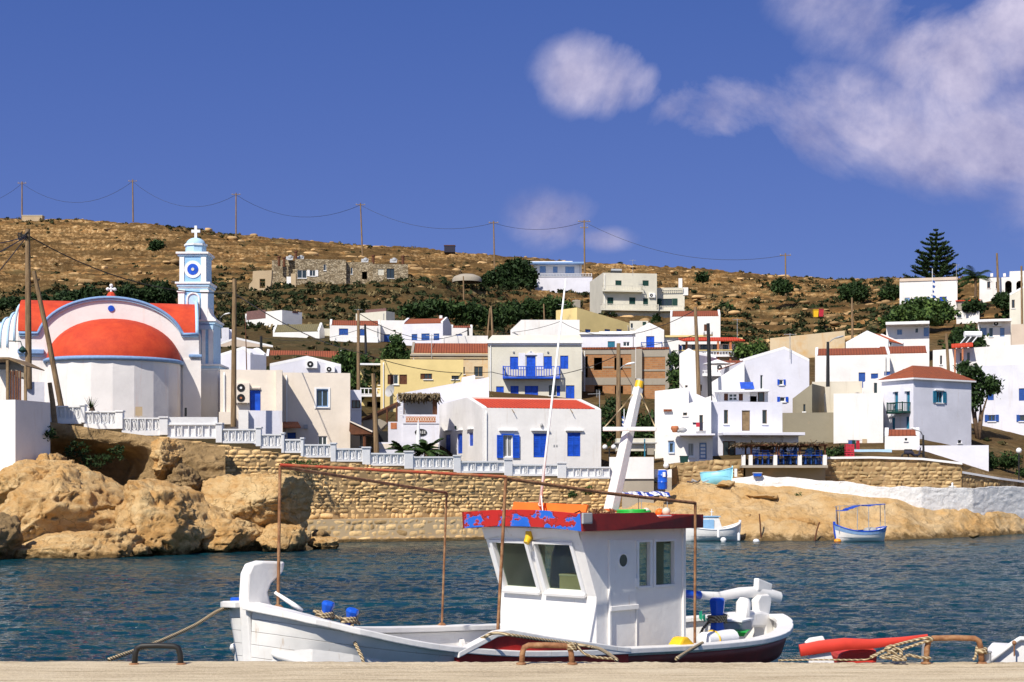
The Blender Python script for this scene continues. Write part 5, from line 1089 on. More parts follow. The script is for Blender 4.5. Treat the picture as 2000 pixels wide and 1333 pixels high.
mb=MB();mb.tube([P(712,848,95.2)-o_,P(712,880,95.2)-o_],.1,6);mb.build('post',M['brown_wood'],r)
r=thing('lean_to_roof','dark slanting lean-to roof edge under the yellow balcony','roof',P(704,825,108));o_=P(704,825,108);mb=MB();mb.prism([P(x,y,108)-o_ for x,y in((702,820),(776,785),(777,788),(703,824))],(0,3,0));mb.build('roof',M['brown_wood'],r);mb=MB();mb.prism([P(x,y,108.3)-o_ for x,y in((708,822),(740,818),(757,826),(740,842),(708,842))],(0,2,0));mb.build('stair_side',M['concrete'],r)
mb=MB();mb.tube([P(756,800,108)-o_,P(756,826,108)-o_],.07,6);mb.tube([P(775,790,108)-o_,P(775,826,108)-o_],.07,6);mb.build('post',M['brown_wood'],r)

# ------------------------------------------------------------ balustrade stepping down along the sea wall
BX=[95,250,600,800,1000,1190,1275];BY=[78.5,78.9,82.2,84.7,87.9,90.5,91.4]
bY=lambda px:float(np.interp(px,BX,BY))
bo=P(600,893,82);bal=thing('balustrade','white cast concrete balustrade stepping down along the top of the sea wall','balustrade',bo)
SEG=[(95,158,793,822),(166,226,803,832),(240,312,816,845),(328,422,828,857),(433,500,838,866),(510,550,848,876),(555,588,858,885),(593,646,868,894),(655,708,876,902),(723,790,885,910),(807,886,892,917),(900,985,901,924),(1001,1089,907,930),(1106,1190,912,935)]
def bwall(mb,x0,x1,y0,y1,off,th):
    a0,a1=bY(x0),bY(x1)
    def q(x,y,Y,k):p=P(x,y,Y);return Vector((p.x,p.y+k,p.z))-bo
    mb.hexa([q(x0,y1,a0,off),q(x1,y1,a1,off),q(x1,y1,a1,off+th),q(x0,y1,a0,off+th),q(x0,y0,a0,off),q(x1,y0,a1,off),q(x1,y0,a1,off+th),q(x0,y0,a0,off+th)])
for i,(x0,x1,y0,y1)in enumerate(SEG):
    hgt=y1-y0;mb=MB();solid=i>=11 or i==3
    bwall(mb,x0-2,x1+2,y0,y0+3,-.02,.26);bwall(mb,x0-2,x1+2,y1-4,y1+(6 if i<3 else 0),-.02,.26)
    if i==3:bwall(mb,x0-4,x1+2,815,828,0.02,.2)
    bwall(mb,x0-2,x1+2,y0+3,y1-4,.10,.05)if(solid or True)else None
    n=max(3,int((x1-x0)/13));st=(x1-x0)/n
    for k in range(n+1):bwall(mb,x0+st*k-1,x0+st*k+1,y0+3,y1-4,.0,.12)
    o_=mb.build('panel',M['white_trim'],bal)
    mb=MB()
    for k in range(n):
        cx=x0+st*(k+.5);cyy=(y0+y1-1)/2;a0=bY(cx);s_=F/a0;ry=(hgt-8)/2
        if solid and k%3!=1:continue
        mb.tube([Vector(((cx+st*.30*math.cos(t)-1000)/F*a0,a0+.07,zof(cyy+ry*.95*math.sin(t),a0)))-bo for t in np.linspace(0,2*math.pi,11)],.022,4,caps=False)
        mb.tube([Vector(((cx-1000)/F*a0,a0+.07,zof(cyy-ry*.5,a0)))-bo,Vector(((cx-1000)/F*a0,a0+.07,zof(cyy+ry*.9,a0)))-bo],[.07,.02],6)
    mb.build('ornament',M['white_trim'],o_)
for x0,x1,y0,y1 in((158,166,790,826),(227,240,802,838),(312,328,814,850),(422,434,826,865),(500,510,834,872),(550,555,845,885),(588,593,855,892),(646,656,865,902),(708,723,873,908),(790,807,881,916),(886,900,889,924),(985,1001,896,930),(1089,1106,903,936)):
    mb=MB();bwall(mb,x0,x1,y0+3,y1,-.08,.42);bwall(mb,x0-1.5,x1+1.5,y0,y0+3,-.13,.52);mb.build('post',M['white_trim'],bal,bevel=.01)
h=House('quay_wall','plain white end wall with grey foot at the right end of the balustrade',1190,90.6,0,893,935,pl=1190,pr=1277,d=1.2,mat='white_wall',cat='wall',sink=0.02)
h=House('quay_wall','grey concrete foot below the plain white end wall',1215,90.7,0,933,955,pl=1215,pr=1277,d=1.2,mat='concrete',cat='wall')
h=House('quay_wall','small grey block with white top behind the blue barrel',1278,92,0,917,933,pl=1278,pr=1312,d=1,mat='white_wall',cat='wall',sink=.02);h=House('quay_wall','grey lower block directly behind the blue barrel',1278,92,0,933,958,pl=1278,pr=1312,d=1,mat='concrete',cat='wall')
# white wall at far left, with shed
h=House('waterfront_wall','cracked white wall with a shaded grey return at the far left',30,72,-20,781,900,pl=-60,pr=98,mat='white_wall',cat='wall',mats={},roof=('flat',))
r=thing('timber_shed','open timber shelter with plank screens above the white wall at the left edge','shelter',P(20,783,74));o_=P(20,783,74)
mb=MB();mb.prism([P(x,y,74)-o_ for x,y in((-40,698),(18,698),(50,714),(50,716),(16,702),(-40,702))],(0,3,0));mb.build('roof',M['old_wood'],r)
for x,y0 in((14,704),(49,716),(-20,704)):mb=MB();mb.box(*(lambda a:(a-.06,a+.06))((P(x,700,74)-o_).x),0,.12,0,zof(y0,74)-o_.z);mb.build('post',M['old_wood'],r)
for k,x in enumerate((19,24,29,33,38)):mb=MB();xx=(P(x,700,74)-o_).x;mb.box(xx-.035,xx+.035,.1,.16,-.3,zof(724,74)-o_.z);mb.build('slat',M['brown_wood'],r)
mb=MB();mb.prism([P(x,y,74.4)-o_ for x,y in((17,704),(49,716),(49,742),(34,738),(17,722))],(0,.05,0));mb.build('screen',M['concrete'],r)
mb=MB();mb.prism([P(x,y,74.2)-o_ for x,y in((-40,708),(14,708),(14,722),(-40,722))],(0,.1,0));mb.build('beam',M['dark'],r)
mb=MB();mb.prism([P(x,y,76)-o_ for x,y in((-60,700),(16,700),(16,783),(-60,783))],(0,2,0));mb.build('rear_wall',M['church_wall'],r)
h=House('garden_wall','short lilac-shaded white wall piece behind the leaning pole at the left',51,80,0,746,800,pl=51,pr=87,d=1,mat='shade_white_wall',cat='wall')

# ------------------------------------------------------------ masonry
def stones(name,label,path,top,bot,sw,sh,mat,seed=1,jit=.3,th=.25,cat='wall',coarse=True,noise_amp=.06,skip=None):
    """irregular rubble laid in courses; path: list of (x, y) ground points, top/bot: heights along it"""
    rg=np.random.RandomState(seed);path=np.array(path,float);seg=np.linalg.norm(np.diff(path,axis=0),axis=1);S=np.concatenate([[0],np.cumsum(seg)]);L=S[-1]
    def at(s):x=np.interp(s,S,path[:,0]);y=np.interp(s,S,path[:,1]);return x,y
    Vs,Fs,Ts=[],[],[];nb=0;zmin=min(bot);zmax=max(top);z=zmin
    while z<zmax:
        hgt=sh*rg.uniform(.6,1.45);s=-rg.uniform(0,sw)
        while s<L:
            wd=sw*(.45+1.5*rg.rand()**1.6);sc_=s+wd/2;zt=np.interp(sc_,S,top);zb=np.interp(sc_,S,bot)
            if z+hgt*.35<zt and z+hgt>zb:
                k=5;u,v_=np.meshgrid(np.linspace(-1,1,k),np.linspace(-1,1,k));u=u.ravel();v_=v_.ravel()
                pillow=(1-np.abs(u)**6)*(1-np.abs(v_)**6)
                ss=sc_+u*wd*.496*(1-.05*np.abs(v_)**3);zz=z+hgt/2+v_*hgt*.495*(1-.07*np.abs(u)**3)
                zz=zz+rg.uniform(-1,1)*.16*hgt*u+rg.uniform(-.12,.12)*hgt+vnoise(np.stack([ss*2.3,zz*2.3,zz*0],1),seed)*.05*jit*2
                zz=np.minimum(zz,zt+.02)
                x,y=at(np.clip(ss,0,L));dep=th*(.10+.32*rg.rand())*pillow*(1+rg.uniform(-.5,.5)*v_+rg.uniform(-.4,.4)*u)+vnoise(np.stack([ss*5,zz*5,zz*0],1),seed+3)*noise_amp*pillow
                Vs.append(np.stack([x,y-dep,zz],1));i=(np.arange(k-1)[:,None]*k+np.arange(k-1)[None]).ravel();Fs.append(np.stack([i,i+1,i+k+1,i+k],1)+nb);nb+=k*k;Ts.append(np.full(k*k,rg.rand()))
            s+=wd
        z+=hgt
    # mortar bed behind
    o=np_mesh(name,np.concatenate(Vs),np.concatenate(Fs),M[mat],smooth=True,col=np.concatenate(Ts));return o,at,S
def stone_wall(label,path,top,bot,sw,sh,mat,back,seed=1,cap=None,**k):
    o0=path[0];r=thing('stone_wall',label,'wall',(path[0][0],path[0][1],bot[0]));o,at,S=stones('masonry',None,path,top,bot,sw,sh,mat,seed,**k)
    o.parent=r;o.matrix_parent_inverse=ROOT[r.name].inverted()
    mb=MB()
    for i in range(len(path)-1):
        (x0,y0),(x1,y1)=path[i],path[i+1];e=.015
        mb.hexa([(x0,y0-e,bot[i]-.5),(x1,y1-e,bot[i+1]-.5),(x1,y1+.9,bot[i+1]-.5),(x0,y0+.9,bot[i]-.5),(x0,y0-e,top[i]),(x1,y1-e,top[i+1]),(x1,y1+.9,top[i+1]),(x0,y0+.9,top[i])])
    c_=mb.build('mortar_core',M[back],r,world=True);
    if cap:
        mb=MB()
        for i in range(len(path)-1):
            (x0,y0),(x1,y1)=path[i],path[i+1];z0,z1=top[i],top[i+1]
            mb.hexa([(x0,y0-.18,z0),(x1,y1-.18,z1),(x1,y1+.5,z1),(x0,y0+.5,z0),(x0,y0-.18,z0+.14),(x1,y1-.18,z1+.14),(x1,y1+.5,z1+.14),(x0,y0+.5,z0+.14)])
        mb.build('coping',M[cap],r,world=True)
    return r
plaster('mortar',(.36,.24,.12),amount=.3);plaster('mortar_pale',(.60,.45,.27),amount=.3)
def pth(seq):return[((p-1000)/F*Y,Y)for p,Y in seq]
px_=[300,420,560,650,800,1000,1190];tp_=[852,868,888,902,917,931,937]
Yw=[bY(p)-.15 for p in px_]
stone_wall('tall rubble sea wall of honey coloured stones below the balustrade',pth(list(zip(px_,Yw))),[zof(t,y)for t,y in zip(tp_,Yw)],[-.4]*7,.40,.21,'stone_wall','mortar',4)
px2=[600,800,1000,1190,1230];Y2=[bY(p)-.75 for p in px2]
stone_wall('pale mortared footing course running along the waterline of the sea wall',pth(list(zip(px2,Y2))),[zof(1016-(p-600)*.02,y)for p,y in zip(px2,Y2)],[-.4]*5,.45,.30,'stone_wall','mortar_pale',9,noise_amp=.03,th=.12)
r=thing('footing_ledge','narrow sandy ledge at the water along the foot of the sea wall','ledge',P(640,1055,80.5));mb=MB()
for a,b_ in((600,800),(800,1000),(1000,1240)):
    pa,pb=((a-1000)/F*(bY(a)-.75),bY(a)-.75),((b_-1000)/F*(bY(b_)-.75),bY(b_)-.75);mb.hexa([(pa[0],pa[1]-.5,-.4),(pb[0],pb[1]-.5,-.4),(pb[0],pb[1],-.4),(pa[0],pa[1],-.4),(pa[0],pa[1]-.4,.12),(pb[0],pb[1]-.4,.12),(pb[0],pb[1],.16),(pa[0],pa[1],.16)])
mb.build('ledge',M['shore_rock'],r,world=True)
for lb,seq,tops,bots,cap_ in(('rubble wall with pale top left of the taverna terrace',[(1308,97.4),(1395,97.4),(1452,97.6)],[907,899,897],[965,960,960],None),('long brown rubble wall behind the whitewashed wall on the right',[(1452,98.6),(1620,98.4),(1700,98.4),(1800,98.4),(1878,98.4)],[914,897,896,899,908],[965]*5,'white_trim'),
                        ('lower end of the rubble wall sloping away at the right edge',[(1878,98.5),(1950,101),(2040,106)],[925,937,949],[975]*3,'white_trim')):
    stone_wall(lb,pth(seq),[zof(t,y)for t,(p,y)in zip(tops,seq)],[zof(b_,y)for b_,(p,y)in zip(bots,seq)],.42,.24,'stone_grey','mortar',11+len(lb),cap=cap_)
# whitewashed rubble wall curving down to the right
wp=[(1420,93.2),(1470,92.2),(1560,92),(1640,91.5),(1700,91.5),(1800,92),(1900,94.2),(2060,102.5)];wt=[937,929,935,941,949,953,952,951];wb=[948,965,968,972,978,988,996,1004]
wx=np.linspace(1420,2060,260);pts_w=[]
def ww(px,t):
    Y=np.interp(px,[a for a,b_ in wp],[b_ for a,b_ in wp]);z1=H-(np.interp(px,[a for a,b_ in wp],wt)-YH)/F*Y;z0=H-(np.interp(px,[a for a,b_ in wp],wb)-YH)/F*Y-.8
    tc=np.clip(t,0,1);z=z0+(z1-z0)*tc;Yo=Y-.35*(1-tc)+np.where(t>1,(t-1)*4,0)
    X=(px-1000)/F*Yo;q=np.stack([X,z,Yo*0],1)
    rel=.6*fbm(np.stack([X*1.5,z*3.2,X*0],1),4,91,.6)*.07+np.abs(vnoise(np.stack([X*2.2,z*4.0,X*0],1),95))*.05
    fade=np.where(t>1,.3,1.0)
    return np.stack([X,Yo-rel*fade,z+fbm(np.stack([X*1.2,X*0,X*0],1),3,99)*.12*tc+np.where(t>1,-.02,0)],1)
r=thing('whitewashed_wall','long lumpy whitewashed wall curving down to the right above the bare rock','wall',P(1700,965,88))
o=grid_mesh('wall',np.linspace(1420,2060,420),np.concatenate([np.linspace(0,1,40),[1.05,1.15]]),ww,M['white_wash']);o.parent=r;o.matrix_parent_inverse=ROOT[r.name].inverted()
# ------------------------------------------------------------ rocks and cliff on the left
def cfn(px,t):
    # cliff face under the balustrade: overhanging lip, deep hollow, rubble foot
    topz=H-(np.interp(px,[-80,30,95,240,340,420],[806,812,824,845,858,872])-YH)/F*77
    tc=np.clip(t,0,1);z=-.8+(topz+.8)*tc
    hollow=np.exp(-((px-190)/95)**4)*np.exp(-((tc-.68)/.17)**4)*4.2+np.exp(-((px-320)/40)**2)*np.exp(-((tc-.42)/.2)**2)*1.6
    Y=77.2+hollow-(1-tc)**1.4*5.0
    X=(px-1000)/F*Y;q=np.stack([X,Y,z],1)
    a=fbm(q/2.2,4,301,.55)*.7+fbm(q/.6,4,305,.55)*.16+np.maximum(fbm(q/1.2,3,309,.5,True)-.1,0)*.4
    e=np.clip((1-tc)*8,0,1);Y=Y-a*(.35+.65*e)+np.where(t>1,(t-1)*60,0);z=z+a*.35*e
    return np.stack([(px-1000)/F*Y,Y,z],1)
rock_mat('cliff_rock',(.50,.34,.17),(.30,.20,.095),(.085,.065,.035))  # darker than the boulder rock, its tone partly stands in for hollow shade
cl=grid_mesh('cliff',np.linspace(-80,440,330),np.concatenate([np.linspace(0,1,170),[1.02,1.05]]),cfn,M['cliff_rock']);tag(cl,kind='structure')
ICO={}
def rock(label,x0,x1,y0,y1,Y,ry=None,seed=1,mat='boulder_rock',sub=6,planes=7,amp=1.0,tilt=0,group=None,name='boulder',sink=.35):
    """boulder: an ellipsoid cut by random planes, then weathered; the box is its outline in the picture"""
    if sub not in ICO:ICO[sub]=ico(sub)
    V,Fc=ICO[sub];rg=np.random.RandomState(seed);v=V.copy();v=v/(np.sum(np.abs(v)**3.0,1)**(1/3.0))[:,None]
    for k in range(int(planes*2.6)):
        n_=rg.normal(size=3);n_[1]=-abs(n_[1]);n_/=np.linalg.norm(n_);o_=rg.uniform(.52,.86);d=v@n_;v=v-np.maximum(d-o_,0)[:,None]*n_
    v=v/np.abs(v).max(0)
    a=P(x0,y1,Y);b_=P(x1,y0,Y);rx=(b_.x-a.x)/2;rz=(b_.z-a.z)/2*(1+sink);cz=b_.z-rz;ry=ry or(rx*.8)
    if tilt:R2=np.array([[math.cos(tilt),0,-math.sin(tilt)],[0,1,0],[math.sin(tilt),0,math.cos(tilt)]]);v=v@R2.T
    w_=v*[rx,ry,rz];q=w_+[seed*3.7,0,0];s_=min(rx,rz)
    nrm=v/np.maximum(np.linalg.norm(v,axis=1),1e-6)[:,None]
    cr=vnoise(q/(.75*s_)+fbm(q/.5,2,seed+30)[:,None]*.35,seed+31);cr2=vnoise(q/(.32*s_)+5,seed+33)
    d=fbm(q/(1.0*s_),5,seed,.62)*.13*s_+fbm(q/.35,4,seed+5,.65)*.11-np.exp(-(cr/.04)**2)*.15*s_-np.exp(-(cr2/.05)**2)*.07*s_+np.maximum(fbm(q/(.7*s_),3,seed+9,.5,True)-.25,0)*.18*s_
    st=fbm(np.stack([q[:,0]*.5,q[:,1]*.5,q[:,2]*3.2],1),3,seed+14)*.14;pit=np.maximum(vnoise(q/.24,seed+21)-.35,0)*.3
    w_=w_+nrm*(d*amp+st-pit)[:,None]
    c=Vector(((a.x+b_.x)/2,Y+ry*.6,cz))
    o=np_mesh(name,w_,Fc,M[mat],smooth=True);o.location=c;tag(o,label,'rock',group);return o
rock('huge sunlit boulder mass filling the lower left corner above the water',-90,205,912,1092,66,4.5,3,amp=1.2,planes=9)
rock('tall split boulder with a shaded lower right side, second from the left',185,385,925,1090,66.5,3.2,21,planes=9,tilt=-.25)
rock('stony slope running up to the foot of the cracked white wall',-80,150,893,975,69.5,2.6,81,planes=5,amp=.8)
rock('broad pale flat topped boulder in front of the rubble wall',368,600,930,1020,71.5,2.6,8,planes=6,tilt=.05)
rock('orange brown boulder at the waterline below the broad pale flat topped one',358,500,990,1084,69,2.4,13,planes=7)
rock('medium waterline boulder just left of the loose small stones',488,592,1025,1080,69.8,1.6,17,planes=7,sub=5)
rock('small rounded stone, highest of the loose stones by the wall foot',575,607,1036,1060,72,.5,23,sub=4,planes=4)
rock('long low stone ending the row of boulders at the wall foot',592,660,1047,1071,72.5,.8,29,sub=5,planes=5)
rock('dark flat stone wedged behind the long low one',600,640,1035,1062,74,.7,33,sub=4,planes=5,mat='cliff_rock')
rock('low reddish ledge of rock at the water in the bottom left corner',-60,262,1042,1104,63.5,2.2,37,planes=6,amp=.9)
rock('dark shadowed rock at the very left edge by the water',-60,16,1005,1095,62,1.6,41,mat='cliff_rock',planes=6,sub=5)
rock('jagged ribbed rock at the water between the two largest boulders',140,262,1020,1096,64.5,1.8,43,planes=9,tilt=.4)
rock('small orange stone under the split boulder overhang',255,290,1062,1085,65,.6,47,sub=4,planes=4)
rock('stacked rubble shoulder climbing to the white wall at the left',50,115,880,940,72.5,1.6,51,planes=9,amp=1.2)
rock('rounded knob of rock under the balustrade at the right end of the cliff',282,345,856,925,75,1.4,53,planes=6)
rock('grey brown sloping rock between the cliff and the broad pale boulder',300,392,905,965,74,1.5,61,mat='cliff_rock',planes=7)
rock('small dark rock in the water near the right edge',1898,1912,1044,1050,82,.3,67,mat='cliff_rock',sub=3,planes=3)
for k,(a,b_,c_,d_)in enumerate(((1400,1440,938,950),(1450,1520,962,974),(1380,1412,990,1010),(1530,1600,1010,1030),(1440,1475,1000,1016))):
    rock(('small pale stone by the light blue hull','flat slab below the start of the whitewashed wall','round tawny stone on the bare shore','low hump of rock above the waterline right of centre','small hump in the middle of the bare shore')[k],a,b_,c_,d_,(91,90,88,86,87.5)[k],.9,70+k,sub=4,planes=4,amp=.7)

# ------------------------------------------------------------ trees
def crown(name,blobs,o,parent,leaf=.3,dens=1.0,tint=(.2,.8),mat='foliage',seed=1,flat=1.0):
    rg=np.random.RandomState(seed);Vs,Ts=[],[]
    for(c,r)in blobs:
        c=np.array(c)-np.array(o);r=np.array(r);area=(r[0]*r[2]+r[1]*r[2]+r[0]*r[1])*4;nc=int(area*3.2*dens)+8
        d=rg.normal(size=(nc,3));d/=np.linalg.norm(d,axis=1)[:,None];rad=(.45+.60*rg.rand(nc,1)**.6)
        cc=c+d*rad*r;tb=rg.uniform(tint[0],tint[1],nc)
        k=16;L_=cc[:,None,:]+rg.normal(size=(nc,k,3))*leaf*.75*[1,1,.8]
        L_=L_.reshape(-1,3);a_=rg.normal(size=L_.shape)*leaf*.32;b_=rg.normal(size=L_.shape)*leaf*.32*[1,1,flat]
        Vs.append(np.stack([L_-a_,L_+b_,L_+a_,L_-b_],1).reshape(-1,3));Ts.append(np.clip(np.repeat(np.repeat(tb,k)+rg.uniform(-.15,.15,nc*k),4),0,1))
    V=np.concatenate(Vs);n_=len(V)//4
    return np_mesh(name,V,np.arange(4*n_).reshape(-1,4),M[mat],parent,col=np.concatenate(Ts))
def tree(label,Y,base,blobs,leaf=.3,dens=1.0,tint=(.15,.75),trunk=True,group=None,name='broadleaf_tree',cat='tree',seed=1,mat='foliage'):
    """blobs: (px, py, rx px, ry px) of the crown's lobes"""
    o=P(base[0],base[1],Y);r=thing(name,label,cat,o,0,group);s_=Y/F;bl=[]
    rg=np.random.RandomState(seed)
    for q in blobs:
        x,y,rx,ry=q[:4];dy_=q[4]if len(q)>4 else rg.uniform(-.3,.3)*rx*s_;c=P(x,y,Y);bl.append(((c.x,c.y+dy_,c.z),(rx*s_,rx*s_*.9,ry*s_)))
    crown('crown',bl,o,r,leaf,dens,tint,mat,seed)
    if trunk:
        mb=MB();
        for i,(c,rr)in enumerate(bl[:5]):
            e=Vector(c)-o;mid=e*.5+Vector((rg.uniform(-.2,.2),0,0));w0=.05*max(e.length,1)**.7
            mb.tube([(0,0,-.5),mid*.6,mid,e],[w0*1.2,w0*.9,w0*.6,w0*.2],7)
        mb.build('trunk',M['bark'],r,smooth=True)
    return r
tree('round dark green tree right of the low rust roofed house',150,(680,765),[(676,712,24,26),(662,720,16,18),(692,720,16,22),(705,705,10,14),(680,740,22,20)],.32,seed=1)
tree('pointed dark green tree in front of the blue-white house',152,(770,720),[(772,680,16,24),(760,694,16,16),(788,696,14,16),(776,664,8,12),(797,700,8,12)],.3,seed=2)
tree('tall dark shrub behind the pole right of the cream cube',128,(712,800),[(700,745,18,22),(722,735,18,26),(715,760,20,16),(740,728,10,20)],.3,seed=3)
tree('large very dark tree beside the low house under the ridge',290,(990,572),[(1010,528,26,20),(985,540,26,18),(960,548,20,12),(1030,542,16,20),(1005,555,36,14)],.55,tint=(0,.3),seed=4)
for k,(x,y,rx,ry)in enumerate(((810,606,26,12),(850,600,26,13),(888,604,22,14),(925,612,24,20),(962,618,26,22),(1000,612,30,20),(1040,604,26,18),(1075,600,24,22),(1104,608,22,20))):
    tree('dark evergreen bush, '+('first','second','third','fourth','fifth','sixth','seventh','eighth','ninth')[k]+' from the left in the row behind the white houses',208,(x,y+ry),[(x,y,rx*.8,ry*.8),(x-rx*.5,y+4,rx*.5,ry*.6),(x+rx*.5,y+5,rx*.5,ry*.6)],.45,tint=(.05,.6),trunk=False,group='dark bushes in a row behind the white houses',name='evergreen_bush',cat='bush',seed=20+k)
for k,(x,y,rx,ry)in enumerate(((25,598,28,12),(78,592,26,14),(132,590,24,14),(175,580,20,16),(250,578,26,20),(310,574,28,22))):
    tree('dark bush on the slope above the church roofs, '+('leftmost','second','third','fourth','fifth','rightmost')[k]+' of six',228,(x,y+ry),[(x,y,rx,ry),(x-rx*.5,y+4,rx*.6,ry*.8),(x+rx*.5,y+5,rx*.6,ry*.7)],.45,tint=(0,.3),trunk=False,group='dark bushes above the church roofs',name='evergreen_bush',cat='bush',seed=40+k)
tree('dark green tree mass behind the street pole right of the orange roof',112,(1210,905),[(1200,808,26,26),(1222,830,26,28),(1188,845,18,26),(1230,865,26,24)],.26,tint=(.05,.5),seed=5)
tree('dark green tree mass behind the white mast of the fishing boat',110,(1255,905),[(1262,838,26,30),(1280,825,12,20),(1250,870,28,26),(1275,868,16,20)],.26,tint=(.05,.5),seed=6)
tree('narrow cypress at the right edge of the brick block',141,(1320,790),[(1317,702,8,14),(1321,722,12,22),(1318,745,15,22),(1322,768,14,16)],.28,seed=7)
tree('small dark conifer in front of the large cream building',236,(1283,642),[(1283,632,7,8),(1283,622,4,9)],.35,tint=(0,.4),seed=8)
tree('rounded green bush right of the orange veranda',165,(1465,700),[(1450,688,18,12),(1480,684,20,14),(1470,693,26,8)],.35,tint=(.3,.95),trunk=False,name='green_bush',cat='bush',seed=9)
tree('broad bright green spreading tree below the white cube',198,(1800,640),[(1800,602,36,16),(1770,612,26,16),(1832,606,26,16),(1852,612,16,12),(1745,628,22,8),(1800,620,44,12)],.42,tint=(.3,1.0),seed=10)
tree('dark green bush behind the solar panel on the right',155,(1885,700),[(1880,658,20,16),(1908,672,16,14),(1870,678,18,14),(1898,650,10,9)],.35,tint=(.1,.7),seed=11)
tree('leaning dark pine with a bare twisted trunk beside the hip roofed house',119,(1911,856),[(1893,728,20,16),(1912,745,22,20),(1935,752,18,14),(1905,770,20,16),(1898,788,14,14),(1882,720,10,9),(1943,762,12,10)],.26,tint=(.05,.6),seed=12)
for k,(x,y,rx,ry,lb)in enumerate(((1527,560,16,14,'dark round bush by the skyline pole right of centre'),(1668,570,26,18,'large dark bush on the upper slope left of the white cube'),(1738,572,16,14,'dark bush touching the left side of the white cube'),(1415,603,14,9,'dark bush above the tall white house with orange roof'),(1372,541,9,5,'small green bush high on the terraces right of the cream building'),(1900,600,18,12,'green bush below the palm at the top right'),(1960,588,16,14,'dark bush below the arched white house'),(1972,612,6,10,'small pointed green shrub beside the chapel'),(620,556,32,10,'low dark bush in front of the stone cottages'),(306,478,11,7,'small dark bush left of the bell tower on the slope'))):
    tree(lb,262 if x<1850 else 205,(x,y+ry),[(x,y,rx,ry),(x-rx*.5,y+3,rx*.6,ry*.7),(x+rx*.5,y+3,rx*.6,ry*.7)],.4,tint=(0,.5),trunk=False,name='green_bush',cat='bush',seed=60+k)
for k,(x,y,rx,ry,lb)in enumerate(((1898,898,16,12,'dark clipped hedge piece, left end of the hedge at the right edge'),(1935,902,12,18,'tall hedge column in the middle of the hedge at the right edge'),(1970,900,20,16,'hedge piece behind the round lamp at the right edge'),(1995,925,8,8,'yellow green shrub at the right edge under the lamp'),(1196+425,884,12,9,'leafy plant behind the taverna terrace'),(1645,880,14,8,'green climbing bush by the red crates'),(1708,916,5,3,'tuft growing out of the long brown rubble wall'))):
    tree(lb,105 if x>1800 else 101,(x,y+ry),[(x,y,rx,ry),(x-rx*.5,y+3,rx*.6,ry*.7),(x+rx*.5,y+3,rx*.6,ry*.7)],.16,dens=2.0,tint=(.05,.6),trunk=False,name='hedge' if 'hedge' in lb else 'green_bush',cat='bush',seed=80+k)

# Norfolk pine: tiers of upswept branches
Yn=236;o=P(1828,604,Yn);r=thing('norfolk_pine','tall tiered conifer with upswept open branches standing against the sky','tree',o);sN=Yn/F;Hn=(604-448)*sN
mb=MB();mb.tube([(0,0,-1),(.05,0,Hn*.5),(0,0,Hn)],[.26,.16,.03],8);mb.build('trunk',M['bark'],r,smooth=True)
rg=np.random.RandomState(9);V=[];T=[];bb=MB();nt_=15
for i in range(nt_):
    f=i/(nt_-1);z=Hn*(.10+.88*f**.92);L0=(1-f)**.75*5.4+.35;nb=9 if f<.8 else 6;a0=rg.uniform(0,6.3)
    for k in range(nb):
        if rg.rand()<.12 and f<.9:continue
        a=a0+2*math.pi*k/nb+rg.uniform(-.25,.25);L_=L0*rg.uniform(.7,1.12);pts_=[]
        for j in range(7):
            t=j/6;pts_.append(Vector((math.cos(a)*L_*t,math.sin(a)*L_*t,z+L_*(-.10*math.sin(t*2.2)+.26*t*t))))
        bb.tube(pts_,[.06,.05,.04,.035,.03,.02,.01],4)
        m_=int(240*L_/4)+40
        for q in range(m_):
            t=(.18+.82*rg.rand())*6;j=min(int(t),5);p=pts_[j].lerp(pts_[j+1],t-j);w0=.62*(1-abs(t/6-.55))*(L_/4)**.4
            d=Vector(rg.normal(size=3)*[1,1,.45]).normalized()*w0*rg.uniform(.4,1);e=Vector(rg.normal(size=3)).normalized()*.10
            up=Vector((0,0,.10));V+=[p-e,p+d*.5+e+up,p+d+up*2,p+d*.5-e+up];T+=[rg.uniform(.0,.45)]*4
bb.build('branches',M['bark'],r);np_mesh('foliage',[tuple(v)for v in V],np.arange(len(V)).reshape(-1,4),M['foliage'],r,col=T)
